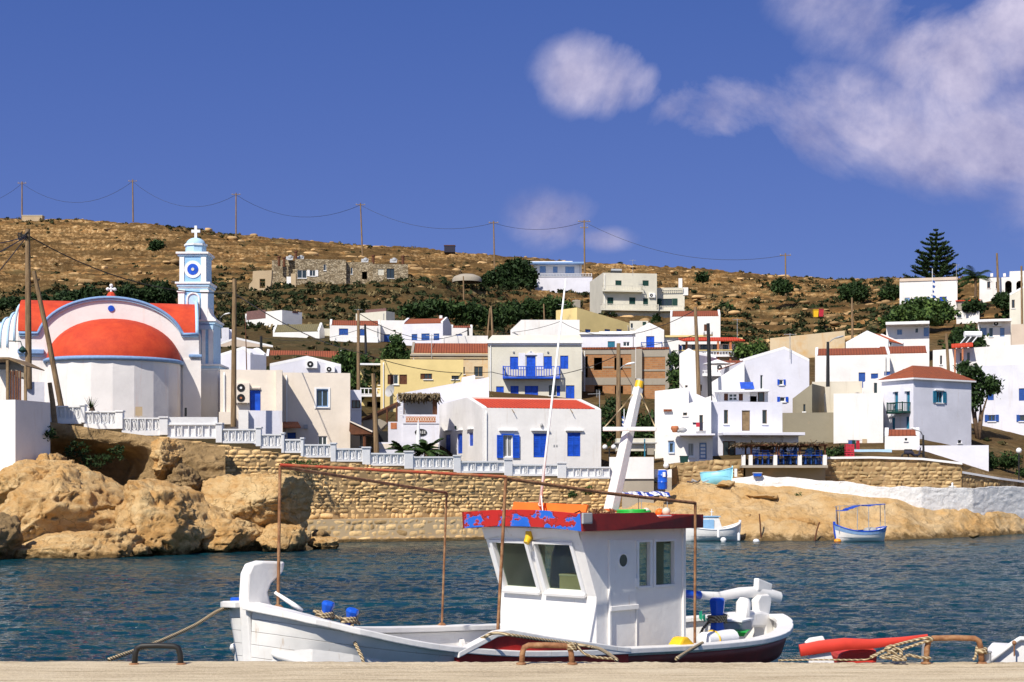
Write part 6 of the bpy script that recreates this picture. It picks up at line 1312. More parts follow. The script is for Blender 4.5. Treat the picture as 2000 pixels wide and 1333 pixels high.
def palm(label,px,py,Y,L_,n=26,trunk=1.2,seed=1,stiff=.4,tint=(.2,.7),name='palm_tree',cat='palm',wide=.10,updir=.5):
    o=P(px,py,Y);r=thing(name,label,cat,o);rg=np.random.RandomState(seed);V=[];Fq=[];T=[]
    if trunk:mb=MB();mb.tube([(0,0,-.3),(.05,0,trunk*.5),(0,0,trunk)],[.2,.16,.2],8);mb.build('trunk',M['bark'],r)
    for k in range(n):
        a=rg.uniform(0,6.3);up=rg.uniform(-.1,1.0)+updir*.3;Ls=L_*rg.uniform(.7,1.1);ax_=Vector((math.cos(a),math.sin(a),0));pts_=[]
        for j in range(7):t=j/6;pts_.append(Vector((0,0,trunk))+ax_*Ls*t*(1-.3*up)+Vector((0,0,Ls*(up*t-(1.2-stiff)*.7*t*t))))
        sd=ax_.cross(Vector((0,0,1)))
        if stiff>1:
            for j in range(6):
                w0=wide*(1-j/6);w1=wide*(1-(j+1)/6)+.005;V+=[pts_[j]-sd*w0,pts_[j]+sd*w0,pts_[j+1]+sd*w1,pts_[j+1]-sd*w1];T+=[rg.uniform(*tint)]*4
        else:
            for j in range(6):
                for q in range(5):
                    p=pts_[j].lerp(pts_[j+1],q/5);d=(pts_[j+1]-pts_[j]).normalized();ll=Ls*.26*math.sin(math.pi*min(1,(j+q/5)/6*.85+.15))
                    for s_ in(-1,1):
                        e=p+(sd*s_*.8+d*.7+Vector((0,0,-.35)))*ll;V+=[p,p+d*.07,e+d*.02,e];T+=[rg.uniform(*tint)]*4
    np_mesh('fronds',[tuple(v)for v in V],np.arange(len(V)).reshape(-1,4),M['foliage'],r,col=T);return r
palm('palm tree with drooping fronds between the white cube and the arched house',1905,578,226,3.4,34,2.6,3)
palm('low spreading palm in front of the oval sign, left of two',790,892,91,1.5,24,.2,5);palm('dark low palm in front of the orange roofed house, right of two',832,890,92,1.5,24,.25,6)
palm('spiky yucca plant behind the balustrade in front of the apse',178,803,81.5,.62,22,.1,7,stiff=1.3,name='yucca',cat='plant',wide=.04,updir=1.5)
palm('small spiky plant at the foot of the leaning brace pole',117,792,81,.35,12,.05,8,stiff=1.3,name='yucca',cat='plant',wide=.05,updir=1.5)

# ------------------------------------------------------------ poles and wires
def pole(label,px0,y0,px1,y1,Y,r_=.14,arms=(),lamp=None,group=None,name='utility_pole',cat='pole',mat='pole_wood',Y1=None):
    o=P(px1,y1,Y1 or Y);t=P(px0,y0,Y)-o;r=thing(name,label,cat,o,0,group);mb=MB();mb.tube([(0,0,-.4),t*.5,t],[r_*1.15,r_,r_*.82],10);mb.build('shaft',M[mat],r,smooth=True,autos=50)
    for(dz,hw)in arms:
        mb=MB();c=t+Vector((0,0,-dz));mb.box(c.x-hw,c.x+hw,c.y-.06,c.y+.06,c.z-.07,c.z+.07)
        a_=mb.build('crossarm',M['old_wood'],r);
        for s_ in(-1,0,1):mb=MB();mb.lathe([(.05,0),(.07,.1),(.04,.2),(.01,.22)],(c.x+s_*hw*.85,c.y,c.z+.07),6);mb.build('insulator',M['dish_grey'],a_)
    if lamp:
        dx,dz,L_,kind=lamp;mb=MB();c=t+Vector((0,0,-dz));e=c+Vector((L_,-.3,.35));mb.tube([c,c+Vector((L_*.6,-.2,.25)),e],.035,6);mb.build('lamp_arm',M['grey_metal'],r)
        mb=MB();d=Vector((L_,0,.12)).normalized();mb.tube([e-d*.1,e+d*.15,e+d*.5,e+d*.62],[.05,.14,.12,.03],8,sq=(1,.6));mb.build('lamp_head',M['white_paint' if kind=='w' else 'dish_grey'],r,smooth=True)
    return r
SKY_P=[(43,355,43,428),(259,351,260,431),(461,377,461,463),(704,397,708,498),(964,432,966,530),(1141,430,1142,533),(1534,495,1535,605),(1947,495,1950,578)]
SKY_Y=[385,385,380,350,340,315,300,232]
nm_=('leftmost on the skyline','second on the skyline from the left','just right of the bell tower on the ridge','above the stone cottages','left of the low blue windowed house','tallest, right behind the low blue windowed house','on the bare slope right of centre','between the palm and the arched house')
for(a,b_,c_,d_),Y,n_ in zip(SKY_P,SKY_Y,nm_):pole('power line pole '+n_,a,b_,c_,d_,Y,.17,arms=((.4,1.1),)if a not in(1141,1947)else((.3,1.3),(1.6,.8))if a==1141 else(),group='power line poles along the ridge')
def wire(label,a,b_,sag,r_=.035,n=14,name='overhead_wire'):
    a=Vector(a);b_=Vector(b_);mb=MB();mb.tube([a.lerp(b_,t)-Vector((0,0,sag*4*t*(1-t)))for t in np.linspace(0,1,n)],r_,4,caps=False);return tag(mb.build(name,M['black_iron'],smooth=True),label,'wire','overhead wires')
tops=[P(a,b_+4,Y)for(a,b_,c_,d_),Y in zip(SKY_P,SKY_Y)]
wl=('between the first and second ridge poles','between the second ridge pole and the one by the bell tower','from the pole by the bell tower to the one above the cottages','from above the cottages toward the low blue windowed house','between the two poles beside the low blue windowed house','sweeping down from the tallest ridge pole to the bare slope')
for i in range(6):wire('thin power wire '+wl[i],tops[i],tops[i+1],(5,4.5,4,3,1.5,3.5)[i],.045)
wire('thin power wire leaving the first ridge pole to the left',P(-80,400,385),tops[0],2,.04)
p1=pole('thick wooden pole with a tangle of cables at its top, left edge',54,448,56,745,80,.15,lamp=None)
mb=MB();rg=np.random.RandomState(2)
for k in range(7):c=P(44,462,80)-P(56,745,80);mb.tube([c+Vector((rg.uniform(-.3,.35),-.15,rg.uniform(-.25,.25)))for _ in range(5)],.03,5)
mb.build('cable_tangle',M['black_iron'],p1);mb=MB();c=P(44,686,79.8)-P(56,745,80);mb.lathe([(.05,.25),(.22,.05),(.2,0),(.05,-.1)],c,10);mb.tube([c+Vector((0,0,.2)),c+Vector((-.1,0,.5)),c+Vector((-.7,0,.52))],.03,5);mb.build('lamp',M['green_dark'],p1)
pole('slanting brace pole leaning against the thick pole in front of the church',66,530,122,792,80,.13,Y1=80.5)
pole('short pale broken post leaning at the left end of the balustrade',97,748,108,822,77.6,.13,mat='old_wood',name='wooden_post')
p2=pole('tall wooden pole in front of the cream house with the double fan',458,545,456,820,86,.14)
pole('grey wooden pole left of the yellow house',700,607,700,760,122,.13,group='street poles');pole('short black pole behind the round dark tree',713,634,715,692,150,.12,mat='black_iron',group='street poles')
pole('dark wooden pole rising beside the yellow balcony to the balustrade',729,730,736,884,93,.15,group='street poles',lamp=None)
pole('wooden street pole with two lamps in front of the brick block',1208,671,1208,872,108,.17,lamp=(0,1.85,.55,'w'),group='street poles')
pole('tall thin pole in front of the orange veranda roof, left of two',1358,600,1365,770,118,.15,group='street poles');pole('thick dark pole with an arm, right of two before the veranda',1383,632,1387,778,116,.15,arms=((.9,.35),),mat='black_iron',group='street poles')
pole('black street pole in front of the two joined rust roofs',1617,668,1617,745,112,.12,mat='black_iron',lamp=(0,.1,.5,'g'),group='street poles');pole('slim pole in front of the cream low house on the right',1848,652,1853,728,138,.13,group='street poles');pole('lone wooden pole on the slope above the orange gabled house',1664,582,1665,662,178,.13,group='street poles')
pole('short black pole behind the white house row',914,640,915,664,175,.12,mat='black_iron',group='street poles');pole('leaning dark pole between the left row and the balconied mansion',959,598,962,652,178,.12,group='street poles');pole('second leaning pole crossing the dark one behind the mansion',957,602,952,654,178.5,.1,group='street poles')
pole('black pole near the mauve roofed house',510,657,510,700,150,.14,mat='black_iron',group='street poles');pole('thin dark pole standing among the dark bushes',905,540,906,596,240,.12,group='street poles');pole('thin pole in the middle of the dark bushes',1062,594,1063,622,205,.1,group='street poles')
pole('thin antenna mast on the low white house right of the tower',479,622,482,722,126,.04,mat='brown_wood',name='antenna_mast',cat='antenna');pole('black lamp post in front of the hip roofed house',1803,850,1804,896,100,.07,mat='black_iron',name='street_lamp',cat='lamp post',lamp=(0,.1,-.3,'w'));pole('pole at the right edge beside the chapel',1995,520,1997,680,165,.12,group='street poles')
pole('street lamp on a black pole right of the bell tower',430,618,431,654,160,.09,mat='black_iron',name='street_lamp',cat='lamp post',lamp=(0,.2,.5,'w'))
T1=P(54,460,80);T2=P(458,572,86)
wire('thick cable from the cable tangle to the pole by the cream house',T1,T2,.9,.035);wire('cable leaving the tangle to the left, upper of three',P(-60,475,70),T1,.2,.03);wire('cable leaving the tangle to the left, middle of three',P(-60,520,70),T1,.1,.03);wire('cable leaving the tangle to the left, steepest of three',P(-60,600,70),T1,.05,.025)
wire('thick cable crossing from the cream house pole to the mansion',P(460,575,86),P(708,690,121),.5,.03);wire('cable continuing past the yellow house to the street pole with lamps',P(708,690,121),P(960,727,128),.6,.035);wire('cable from the mansion front to the street pole with lamps',P(960,727,128),P(1207,694,108),.9,.03)
wire('thin wire over the left row of white houses',P(510,660,150),P(713,640,150),.7,.025);wire('thin wire falling from the grey pole toward the low pole',P(700,612,122),P(914,645,175),1.5,.03);wire('thin wire from the black pole to the row behind',P(713,640,150),P(914,646,175),1.2,.03)
wire('thin wire above the balconied mansion running to the right',P(1000,650,170),P(1358,655,118),1.5,.03);wire('thin wire above the yellow gable running to the veranda pole',P(962,650,178),P(1095,628,172),.4,.03);wire('thin wire from the mast top area over the yellow gable',P(1095,628,172),P(1358,606,118),1.8,.03)
# street lamps with white globes
def globe_lamp(label,px,y0,y1,Y,n=2):
    o=P(px,y1,Y);r=thing('street_lamp',label,'lamp post',o);h_=zof(y0,Y)-o.z;mb=MB();mb.tube([(0,0,-.3),(0,0,h_)],.05,8);mb.build('post',M['black_iron'],r)
    xs=(-.28,.28)if n==2 else(0.0,);mb=MB();mb.tube([(xs[0],0,h_-.1),(xs[-1]+.01,0,h_-.1)],.025,5);mb.build('arm',M['black_iron'],r)
    for x in xs:mb=MB();mb.ball((x,0,h_+.05),.16 if n==2 else.19,14,10);mb.build('globe',M['white_paint'],r,smooth=True)
globe_lamp('black post with two white globes beside the orange roofed house',1190,875,893,99);globe_lamp('black lamp post with one white globe at the right edge',1990,882,936,103,1)

# ------------------------------------------------------------ taverna terrace
o=P(1530,912,97.0);tz0=zof(912,97);r=thing('taverna_terrace','raised taverna terrace with a dark thatched roof on posts and white piers','terrace',o)
def tb(nm,x0,x1,y0,y1,Ya,Yb,mat,bevel=0):a=P(x0,y1,Ya)-o;b_=P(x1,y0,Ya)-o;mb=MB();mb.box(a.x,b_.x,Ya-o.y,Yb-o.y,a.z,b_.z);return mb.build(nm,M[mat],r,bevel=bevel)
tb('deck',1450,1617,909,914,96.3,100.5,'concrete');tb('deck_support',1456,1612,914,950,97.6,98.4,'bare_render')
for x in(1449,1463,1511,1559,1608):tb('pier',x,x+7,889,910,96.4,96.65,'white_wall')
for x in(1455,1466,1515,1520,1561,1588,1610):tb('post',x,x+3,868,909 if x in(1455,1588)else 890,96.45 if x not in(1455,1588)else 99,96.6 if x not in(1455,1588)else 99.15,'brown_wood')
tb('roof_frame',1446,1618,868,870.5,96.2,100.2,'brown_wood')
rg=np.random.RandomState(4);V=[];a=P(1445,866,96)-o;b_=P(1617,864,96)-o
for i in range(2600):
    x=rg.uniform(a.x,b_.x);y=rg.uniform(-.9,3.3);z=a.z+rg.uniform(-.12,.10);d=Vector((rg.uniform(-1,1),rg.uniform(-1,1),rg.uniform(-.35,.1))).normalized()*rg.uniform(.2,.45);e=Vector((-d.y,d.x,0)).normalized()*.03
    p=Vector((x,y,z));V+=[p-e,p+e,p+d+e,p+d-e]
np_mesh('thatch',[tuple(v)for v in V],np.arange(len(V)).reshape(-1,4),M['straw'],r);tb('thatch_core',1446,1617,865.5,868,96.2,100.0,'straw')
tb('handrail',1470,1608,889,890.2,96.48,96.56,'shutter_blue')
def chair(label,x,Y,rz,z):
    r=thing('taverna_chair',label,'chair',(x,Y,z),rz,'blue taverna chairs');m_='shutter_dull'
    mb=MB();mb.box(-.2,.2,-.2,.2,.42,.46);mb.build('seat',M['straw'],r)
    for sx in(-1,1):
        for sy in(-1,1):mb=MB();mb.box(sx*.18-.02,sx*.18+.02,sy*.18-.02,sy*.18+.02,0,.42 if sy<0 else.9);mb.build('leg',M[m_],r)
    mb=MB()
    for z_ in(.55,.68,.82):mb.box(-.16,.16,.165,.195,z_,z_+.05)
    mb.build('backrest',M[m_],r);return r
k=0
onames=('first','second','third','fourth','fifth','sixth','seventh','eighth','ninth','tenth','eleventh','twelfth')
ch0=None
for i,x in enumerate((1474,1484,1494,1504,1524,1534,1549,1569,1578,1588,1598,1603)):
    p=P(x,905,97.6 if i%2 else 96.9);rz=math.pi if i%2==0 else(0.3*(i%3-1))
    lb='blue wooden chair on the taverna terrace, '+onames[i]+' from the left'
    if ch0 is None:ch0=chair(lb,p.x,p.y,rz,tz0+.16);c_=ch0
    else:c_=copy_tree(ch0);c_.location=(p.x,p.y,tz0+.16);c_.rotation_euler=(0,0,rz);c_['label']=lb
tb0=None
for i,x in enumerate((1489,1531,1584)):
    p=P(x,905,97.4);lb='small table on the taverna terrace, '+('left','middle','right')[i]+' of three'
    if tb0 is None:
        tb0=thing('taverna_table',lb,'table',(p.x,p.y,tz0+.16),0,'taverna tables');mb=MB();mb.box(-.45,.45,-.4,.4,.7,.74);mb.build('table_top',M['white_trim'],tb0)
        for sx in(-1,1):
            for sy in(-1,1):mb=MB();mb.box(sx*.38-.03,sx*.38+.03,sy*.33-.03,sy*.33+.03,0,.7);mb.build('leg',M['shutter_dull'],tb0)
    else:c_=copy_tree(tb0);c_.location=(p.x,p.y,tz0+.16);c_['label']=lb
def seated(label,x,Y,z,rz,mat,lean=0):
    """seated figure grown from a jointed skeleton"""
    J=[(0,0,.50),(0,.02+lean*.3,.72),(0,.0+lean,.98),(0,-.02+lean,1.08),(0,-.03+lean,1.18),(0,-.03+lean,1.30),
         (-.17,.0+lean,.97),(-.22,-.12+lean,.74),(-.12,-.34,.78),(.17,.0+lean,.97),(.22,-.12+lean,.74),(.12,-.34,.78),
         (-.1,-.05,.49),(-.12,-.42,.50),(-.13,-.42,.08),(-.13,-.56,.05),(.1,-.05,.49),(.12,-.42,.50),(.13,-.42,.08),(.13,-.56,.05)]
    R=[.16,.15,.15,.06,.09,.085,.075,.05,.035,.075,.05,.035,.10,.075,.045,.04,.10,.075,.045,.04]
    E=[(0,1),(1,2),(2,3),(3,4),(4,5),(2,6),(6,7),(7,8),(2,9),(9,10),(10,11),(0,12),(12,13),(13,14),(14,15),(0,16),(16,17),(17,18),(18,19)]
    me=bpy.data.meshes.new('person');me.from_pydata(J,E,[]);o_=bpy.data.objects.new('person',me);COL.objects.link(o_);me.materials.append(M[mat]);o_.location=(x,Y,z);o_.rotation_euler=(0,0,rz)
    tag(o_,label,'person','people seated at the taverna');ROOT[o_.name]=Matrix.Translation((x,Y,z))@Matrix.Rotation(rz,4,'Z')
    o_.modifiers.new('skin','SKIN');sk=me.skin_vertices[0]
    for i,q in enumerate(sk.data):q.radius=(R[i],R[i]);q.use_root=i==0
    sb=o_.modifiers.new('sub','SUBSURF');sb.levels=1;sb.render_levels=1
    mb=MB();mb.ball((0,-.01+lean,1.27),.115,10,8,1.15);h_=mb.build('hair',M['cloth_dark'],None,smooth=True);h_.parent=o_
    mb=MB();mb.ball((0,-.065+lean,1.245),.085,10,8,1.25);mb.ball((0,-.155+lean,1.235),.02,6,4);f_=mb.build('face',M['skin'],None,smooth=True);f_.parent=o_
for i,(x,rz,mt,lb)in enumerate(((1532,math.pi*.5,'cloth_dark','seated person in dark clothes at the middle taverna table'),(1553,-math.pi*.5,'cloth_blue','seated person in dark blue on the right of the middle table'),(1582,math.pi*.9,'cloth_blue','seated person in a light blue top at the right taverna table'),(1597,-math.pi*.6,'cloth_dark','seated person in dark clothes at the terrace right end'))):
    p=P(x,905,97.5);seated(lb,p.x,p.y,tz0+.16,rz,'light_blue' if i==2 else mt,.02)

# ------------------------------------------------------------ small things ashore
def lath(name,label,cat,p,prof,mat,n=18,group=None,**k):
    r=thing(name,label,cat,p,0,group);mb=MB();mb.lathe(prof,(0,0,0),n);mb.build('body',M[mat],r,smooth=True,autos=40);return r
r=lath('barrel','tall blue plastic barrel with a white label by the grey wall end','barrel',P(1294,956,89.8),[(.01,0),(.26,0),(.29,.1),(.28,.38),(.30,.42),(.28,.46),(.28,.78),(.30,.82),(.28,.86),(.27,1.06),(.2,1.12),(.01,1.12)],'blue_plastic')
mb=MB();mb.box(-.02,.14,-.30,-.288,.72,1.0);mb.build('label_sticker',M['white_trim'],r)
lath('mooring_ball','white round ball on the wall end above the blue barrel','buoy',P(1301,915,92),[(.001,0),(.1,.02),(.17,.12),(.17,.2),(.1,.3),(.001,.32)],'white_paint')
r=thing('blue_tub','small blue tub standing on the whitewashed wall top','tub',P(1479,931,92));mb=MB();mb.hexa([(-.22,-.15,0),(.22,-.15,0),(.22,.15,0),(-.22,.15,0),(-.25,-.18,.2),(.25,-.18,.2),(.25,.18,.2),(-.25,.18,.2)]);mb.build('body',M['blue_plastic'],r,bevel=.02);mb=MB();mb.box(-.27,.27,-.2,.2,.2,.23);mb.build('rim',M['white_paint'],r)
r=thing('white_post','short white post standing behind the light blue hull','post',P(1437,932,93));mb=MB();mb.box(-.08,.08,-.08,.08,0,.5);mb.build('post',M['white_wall'],r,bevel=.02)
r=thing('green_bin','green bin beside the rubble wall top under the blue panelled door','bin',P(1336,906,99));mb=MB();mb.hexa([(-.22,-.2,0),(.22,-.2,0),(.22,.2,0),(-.22,.2,0),(-.26,-.24,.45),(.26,-.24,.45),(.26,.24,.45),(-.26,.24,.45)]);mb.build('body',M['green_dark'],r,bevel=.02);mb=MB();mb.box(-.28,.28,-.26,.26,.45,.5);mb.build('lid',M['green_dark'],r,bevel=.01)
for i,y in enumerate((893,884,876)):
    r=thing('red_crate','red plastic crate by the taverna, '+('lowest','middle','topmost')[i]+' of the stack','crate',P(1659,y,99.5),0,'red crates stacked by the taverna');mb=MB();mb.box(-.28,.28,-.2,.2,0,.05)
    for q in((-.28,-.25,-.2,.2),(.25,.28,-.2,.2),(-.25,.25,-.2,-.17),(-.25,.25,.17,.2)):mb.box(*q,.05,.12);mb.box(*q,.17,.26)
    for x_ in(-.24,0,.2):
        mb.box(x_,x_+.06,-.198,-.172,.12,.17)
    mb.build('body',M['cloth_red'],r)
r=thing('washing_line','clothes in blue, green and maroon hanging on a line by the blank white block','laundry',P(1670,882,101));mb=MB();mb.tube([(-.5,0,.75),(.45,0,.72)],.01,4);mb.build('line',M['black_iron'],r)
for i,(x0,x1,l_,mt)in enumerate(((-.45,-.2,.25,'cloth_blue'),(-.2,.05,.55,'green_dark'),(.07,.3,.6,'cloth_red'))):
    mb=MB();n_=6
    for j in range(n_):a_=x0+(x1-x0)*j/n_;b2=x0+(x1-x0)*(j+1)/n_;mb.prism([(a_,.03*(j%2),.73),(b2,.03*((j+1)%2),.73),(b2,.03*((j+1)%2),.73-l_),(a_,.03*(j%2),.73-l_)],(0,.01,0))
    mb.build('garment',M[mt],r)
r=thing('washing_line','red and dark garments hanging outside the white upper storey','laundry',P(1363,840,103.6));mb=MB();mb.tube([(-.4,0,.5),(.4,0,.48)],.01,4);mb.build('line',M['black_iron'],r)
for i,(x0,x1,l_,mt)in enumerate(((-.35,-.12,.15,'cloth_dark'),(-.12,.12,.3,'cloth_red'),(.12,.34,.55,'cloth_dark'))):mb=MB();mb.box(x0,x1,-.02,.0,.5-l_,.5);mb.build('garment',M[mt],r,bevel=.005)
r=lath('clay_pot','brown clay pot with a plant stub on the porch roof of the white house','pot',P(1318,845,100.5),[(.01,0),(.14,0),(.27,.25),(.24,.38),(.2,.42)],'terracotta')
r=thing('bundle','grey wrapped bundle lying beside the clay pot on the porch roof','bundle',P(1333,845,100.5));mb=MB();mb.ball((0,0,.15),.3,12,8,.6);mb.ball((-.25,0,.1),.18,10,6,.7);mb.build('cloth',M['dish_grey'],r,smooth=True)
r=thing('motor_scooter','dark parked scooter half hidden behind the rubble wall by the tiny shed','scooter',P(1783,899,99.5));
for x in(-.5,.5):mb=MB();mb.tube([(x+.22*math.cos(a_),0,.22+.22*math.sin(a_))for a_ in np.linspace(0,2*math.pi,15)],.05,6,caps=False);mb.build('wheel',M['dark'],r)
mb=MB();mb.tube([(-.55,0,.5),(-.1,0,.5),(.1,0,.3),(.4,0,.35),(.5,0,.8)],[.16,.15,.1,.08,.04],8);mb.build('body',M['cloth_dark'],r,smooth=True);mb=MB();mb.tube([(.5,-.25,.85),(.5,.25,.85)],.025,6);mb.build('handlebar',M['grey_metal'],r);mb=MB();mb.box(-.55,-.05,-.1,.1,.62,.7);mb.build('seat',M['dark'],r,bevel=.03)
for x,y,mt,lb in((1593,614,'yellow_plastic','yellow bin standing on the slope beside the hill road'),(1603,613,'cloth_red','red bin standing on the slope beside the hill road')):
    r=thing('waste_bin',lb,'bin',P(x,y+6,225));mb=MB();mb.hexa([(-.3,-.3,0),(.3,-.3,0),(.3,.3,0),(-.3,.3,0),(-.38,-.35,1.0),(.38,-.35,1.0),(.38,.35,1.0),(-.38,.35,1.0)]);mb.build('body',M[mt],r);mb=MB();mb.box(-.42,.42,-.4,.4,1.0,1.08);mb.build('lid',M[mt],r,bevel=.02)
# flags
r=thing('flag_on_pole','blue and white striped flag hanging from a pole before the white cube','flag',P(1821,590,203));mb=MB();mb.tube([(0,0,0),(0,0,4.4)],.04,6);mb.build('pole',M['white_paint'],r)
for i in range(7):
    mb=MB();z=2.9-i*.33;mb.prism([(.04,0,z),(.35+.12*math.sin(i*1.3),.02,z-.15),(.30+.12*math.sin(i*1.3+.5),.02,z-.45),(.04,0,z-.33)],(0,.05,0));mb.build('stripe',M['shutter_dull' if i%2==0 else 'white_trim'],r)
r=thing('flag_on_pole','small blue and white flag hanging on a white pole behind the mast','flag',P(1219,835,100));mb=MB();mb.tube([(0,0,-.5),(0,0,1.2)],.03,6);mb.build('pole',M['white_paint'],r)
for i in range(5):mb=MB();z=.72-i*.15;mb.prism([(-.14,0,z),(.06,.02,z-.08),(.09,.02,z-.2),(-.12,0,z-.14)],(0,.03,0));mb.build('stripe',M['shutter_dull' if i%2==0 else 'white_trim'],r)
r=thing('solar_heater','slanted solar water heater with white tank in front of the dark bush on the right','solar heater',P(1885,687,144));mb=MB();mb.prism([(-1.0,0,0),(.1,0,0),(1.6,1.2,1.5),(.5,1.2,1.5)],(0,0,.06));mb.build('panel',M['dark'],r)
for x in(-1.0,-.5,.05):mb=MB();mb.tube([(x,0,.08),(x+1.5,1.2,1.58)],.05,4);mb.build('frame',M['white_paint'],r)
mb=MB();mb.tube([(.3,1.25,1.75),(1.9,1.25,1.75)],.28,12);mb.build('tank',M['white_paint'],r,smooth=True,autos=40)
r=thing('bus_shelter','small low shelter with a blue post behind the plain white end wall','shelter',P(1245,893,103));mb=MB();mb.box(-1.4,1.2,0,1.5,.4,1.25);mb.build('wall',M['ivory_wall'],r);mb=MB();mb.box(-1.5,1.3,-.3,1.6,.9,.97);mb.build('canopy',M['dish_grey'],r);mb=MB();mb.box(.42,.5,-.3,-.22,-.2,1.2);mb.build('post',M['teal'],r);mb=MB();mb.box(.6,1.1,-.04,-.004,.15,.6);mb.build('wall_opening',M['concrete'],r)
r=thing('dark_hut','small dark hut on the ridge above the stone cottages','hut',P(878,489,375));mb=MB();mb.box(-1.3,1.3,0,2,-.5,1.1);mb.build('wall',M['cloth_dark'],r);mb=MB();mb.box(-1.4,1.4,-.1,2.1,1.1,1.25);mb.build('roof',M['brown_wood'],r)
r=thing('ridge_hut','low flat stone hut on the ridge at the far left','hut',P(62,428,384));mb=MB();mb.box(-2.4,2.6,0,2,-1,.8);mb.build('wall',M['tan_wall'],r);mb=MB();mb.box(-2.5,2.7,-.1,2.1,.8,.95);mb.build('roof',M['pale_stone'],r)
r=thing('stone_mound','rounded pale stone cistern roof right of the stone cottages','cistern',P(912,545,262));mb=MB();mb.lathe([(2.5,-.6),(2.5,0),(2.2,.35),(1.3,.7),(.01,.85)],(0,0,0),20);mb.build('vault',M['concrete'],r,smooth=True)
r=thing('white_tank','white square tank standing on the dark slope left of the cream building','water tank',P(1126,602,230));mb=MB();mb.box(-.6,.6,0,1.2,0,1.2);mb.build('tank',M['concrete'],r,bevel=.08);mb=MB();mb.box(-.25,.25,.3,.8,1.2,1.28);mb.build('lid',M['concrete'],r)

# ------------------------------------------------------------ boats across the water
def skiff(name,label,o,rz,L_,B,hgt,mats,sheer=.18,strake=None):
    """open double-ended boat; local +x is the bow"""
    r=thing(name,label,'boat',o,rz);n=16;V=[];ring=7
    def bw(s):return B/2*max(0.03,(1-abs(s)**2.6))**.75
    def zr(s):return hgt*(1+sheer*2.2*s*s+(.25*max(s,0)**3))
    prof=[(1,1),(.97,.7),(.90,.42),(.72,.15),(.40,-.12),(0,-.25)]
    def hull(y0,y1,off):
        mb=MB();idx=[]
        for i in range(n+1):
            s=-1+2*i/n;row=[]
            for sd in(1,-1):
                for(fy,fz)in prof[y0:y1]:row.append(len(mb.v));mb.v.append((s*L_/2*(.90+.10*max(fz,0)),sd*(bw(s)*fy+off),zr(s)*fz if fz>0 else fz*.5))
            idx.append(row)
        m_=y1-y0
        for i in range(n):
            for sd in(0,1):
                for k in range(m_-1):a=idx[i][sd*m_+k];b_=idx[i][sd*m_+k+1];c=idx[i+1][sd*m_+k+1];d=idx[i+1][sd*m_+k];mb.f.append((a,b_,c,d))
        return mb
    mb=hull(0,6,0);mb.build('hull',M[mats[0]],r,smooth=True)
    if strake:mb=hull(0,2,.012);mb.build('strake',M[strake],r,smooth=True)
    mb=MB();
    for sd in(1,-1):mb.tube([(s*L_/2,sd*bw(s),zr(s)+.02)for s in np.linspace(-1,1,22)],.035,6)
    mb.build('gunwale',M[mats[1]],r,smooth=True)
    mb=MB();mb.mesh([(s*L_/2*.93,sd*bw(s)*.93,hgt*.45)for s in np.linspace(-.93,.93,12)for sd in(1,-1)],[(2*i,2*i+1,2*i+3,2*i+2)for i in range(11)]);mb.build('deck',M[mats[2]],r)
    mb=MB();z1=zr(1);mb.prism([(L_/2*.90,-.04,-.1),(L_/2*1.0,-.04,z1*.5),(L_/2*1.03,-.04,z1+.16),(L_/2*.96,-.04,z1+.16),(L_/2*.86,-.04,0)],(0,.08,0));mb.build('stem',M[mats[1]],r)
    return r,bw,zr
o=P(1390,1054,84.2);o.z=0
r,bw,zr=skiff('cabin_skiff','small white boat with a pale lilac cabin moored at the bare shore',o,math.radians(12),3.3,1.5,.62,('boat_white','white_paint','dish_grey'),.15)
mb=MB();mb.hexa([(-.75,-.4,.5),(.55,-.4,.5),(.55,.4,.5),(-.75,.4,.5),(-.75,-.36,1.32),(.28,-.36,1.32),(.28,.36,1.32),(-.75,.36,1.32)]);c_=mb.build('cabin',M['boat_white'],r,bevel=.02)
mb=MB();mb.box(-.62,-.02,-.43,-.385,.66,1.18);mb.build('cabin_panel',M['light_blue'],c_);mb=MB();mb.box(-.82,.36,-.42,.42,1.32,1.37);mb.build('cabin_roof',M['light_blue'],c_)
mb=MB();mb.tube([(.0,0,1.36),(.0,0,1.75)],.02,6);mb.tube([(-.1,0,1.6),(.1,0,1.6)],.02,5);mb.build('mast',M['white_paint'],r)
for i,(x,y)in enumerate(((1403,1040),(1443,1046))):
    q=lath('boat_fender','white oblong fender hanging on the cabin skiff, '+('middle one','the one at its right end')[i],'fender',P(x,y+11,83.1),[(.001,0),(.07,.03),(.08,.1),(.08,.34),(.07,.42),(.001,.46)],'white_paint',10)
lath('mooring_buoy','white round buoy floating beside the cabin skiff','buoy',(P(1413,1056,83).x,83,-.06),[(.001,0),(.1,.02),(.16,.12),(.16,.2),(.1,.28),(.001,.3)],'white_paint');lath('mooring_buoy','small white buoy floating alone right of the cabin skiff','buoy',(P(1477,1056,83).x,83,-.08),[(.001,0),(.12,.02),(.18,.1),(.14,.2),(.001,.24)],'foam_white');lath('mooring_buoy','orange buoy beside the blue rimmed boat with the awning','buoy',(P(1636,1057,82.4).x,82.4,-.08),[(.001,0),(.14,.03),(.2,.13),(.15,.24),(.001,.28)],'buoy_orange')
o=P(1680,1054,83.2);o.z=0
r,bw,zr=skiff('awning_boat','white boat with blue rim and a blue cloth awning on thin poles',o,math.radians(190),3.0,1.5,.55,('boat_white','shutter_blue','dish_grey'),.2,'trim_blue')
for(x,y,h_)in((1.32,.3,1.95),(1.25,-.35,1.9),(.35,.45,1.85),(-.3,.45,1.9),(-1.35,.2,2.05),(-1.3,-.3,2.0)):mb=MB();mb.tube([(x,y,.5),(x*.98,y,h_)],.022,5);mb.build('awning_post',M['grey_metal'],r)
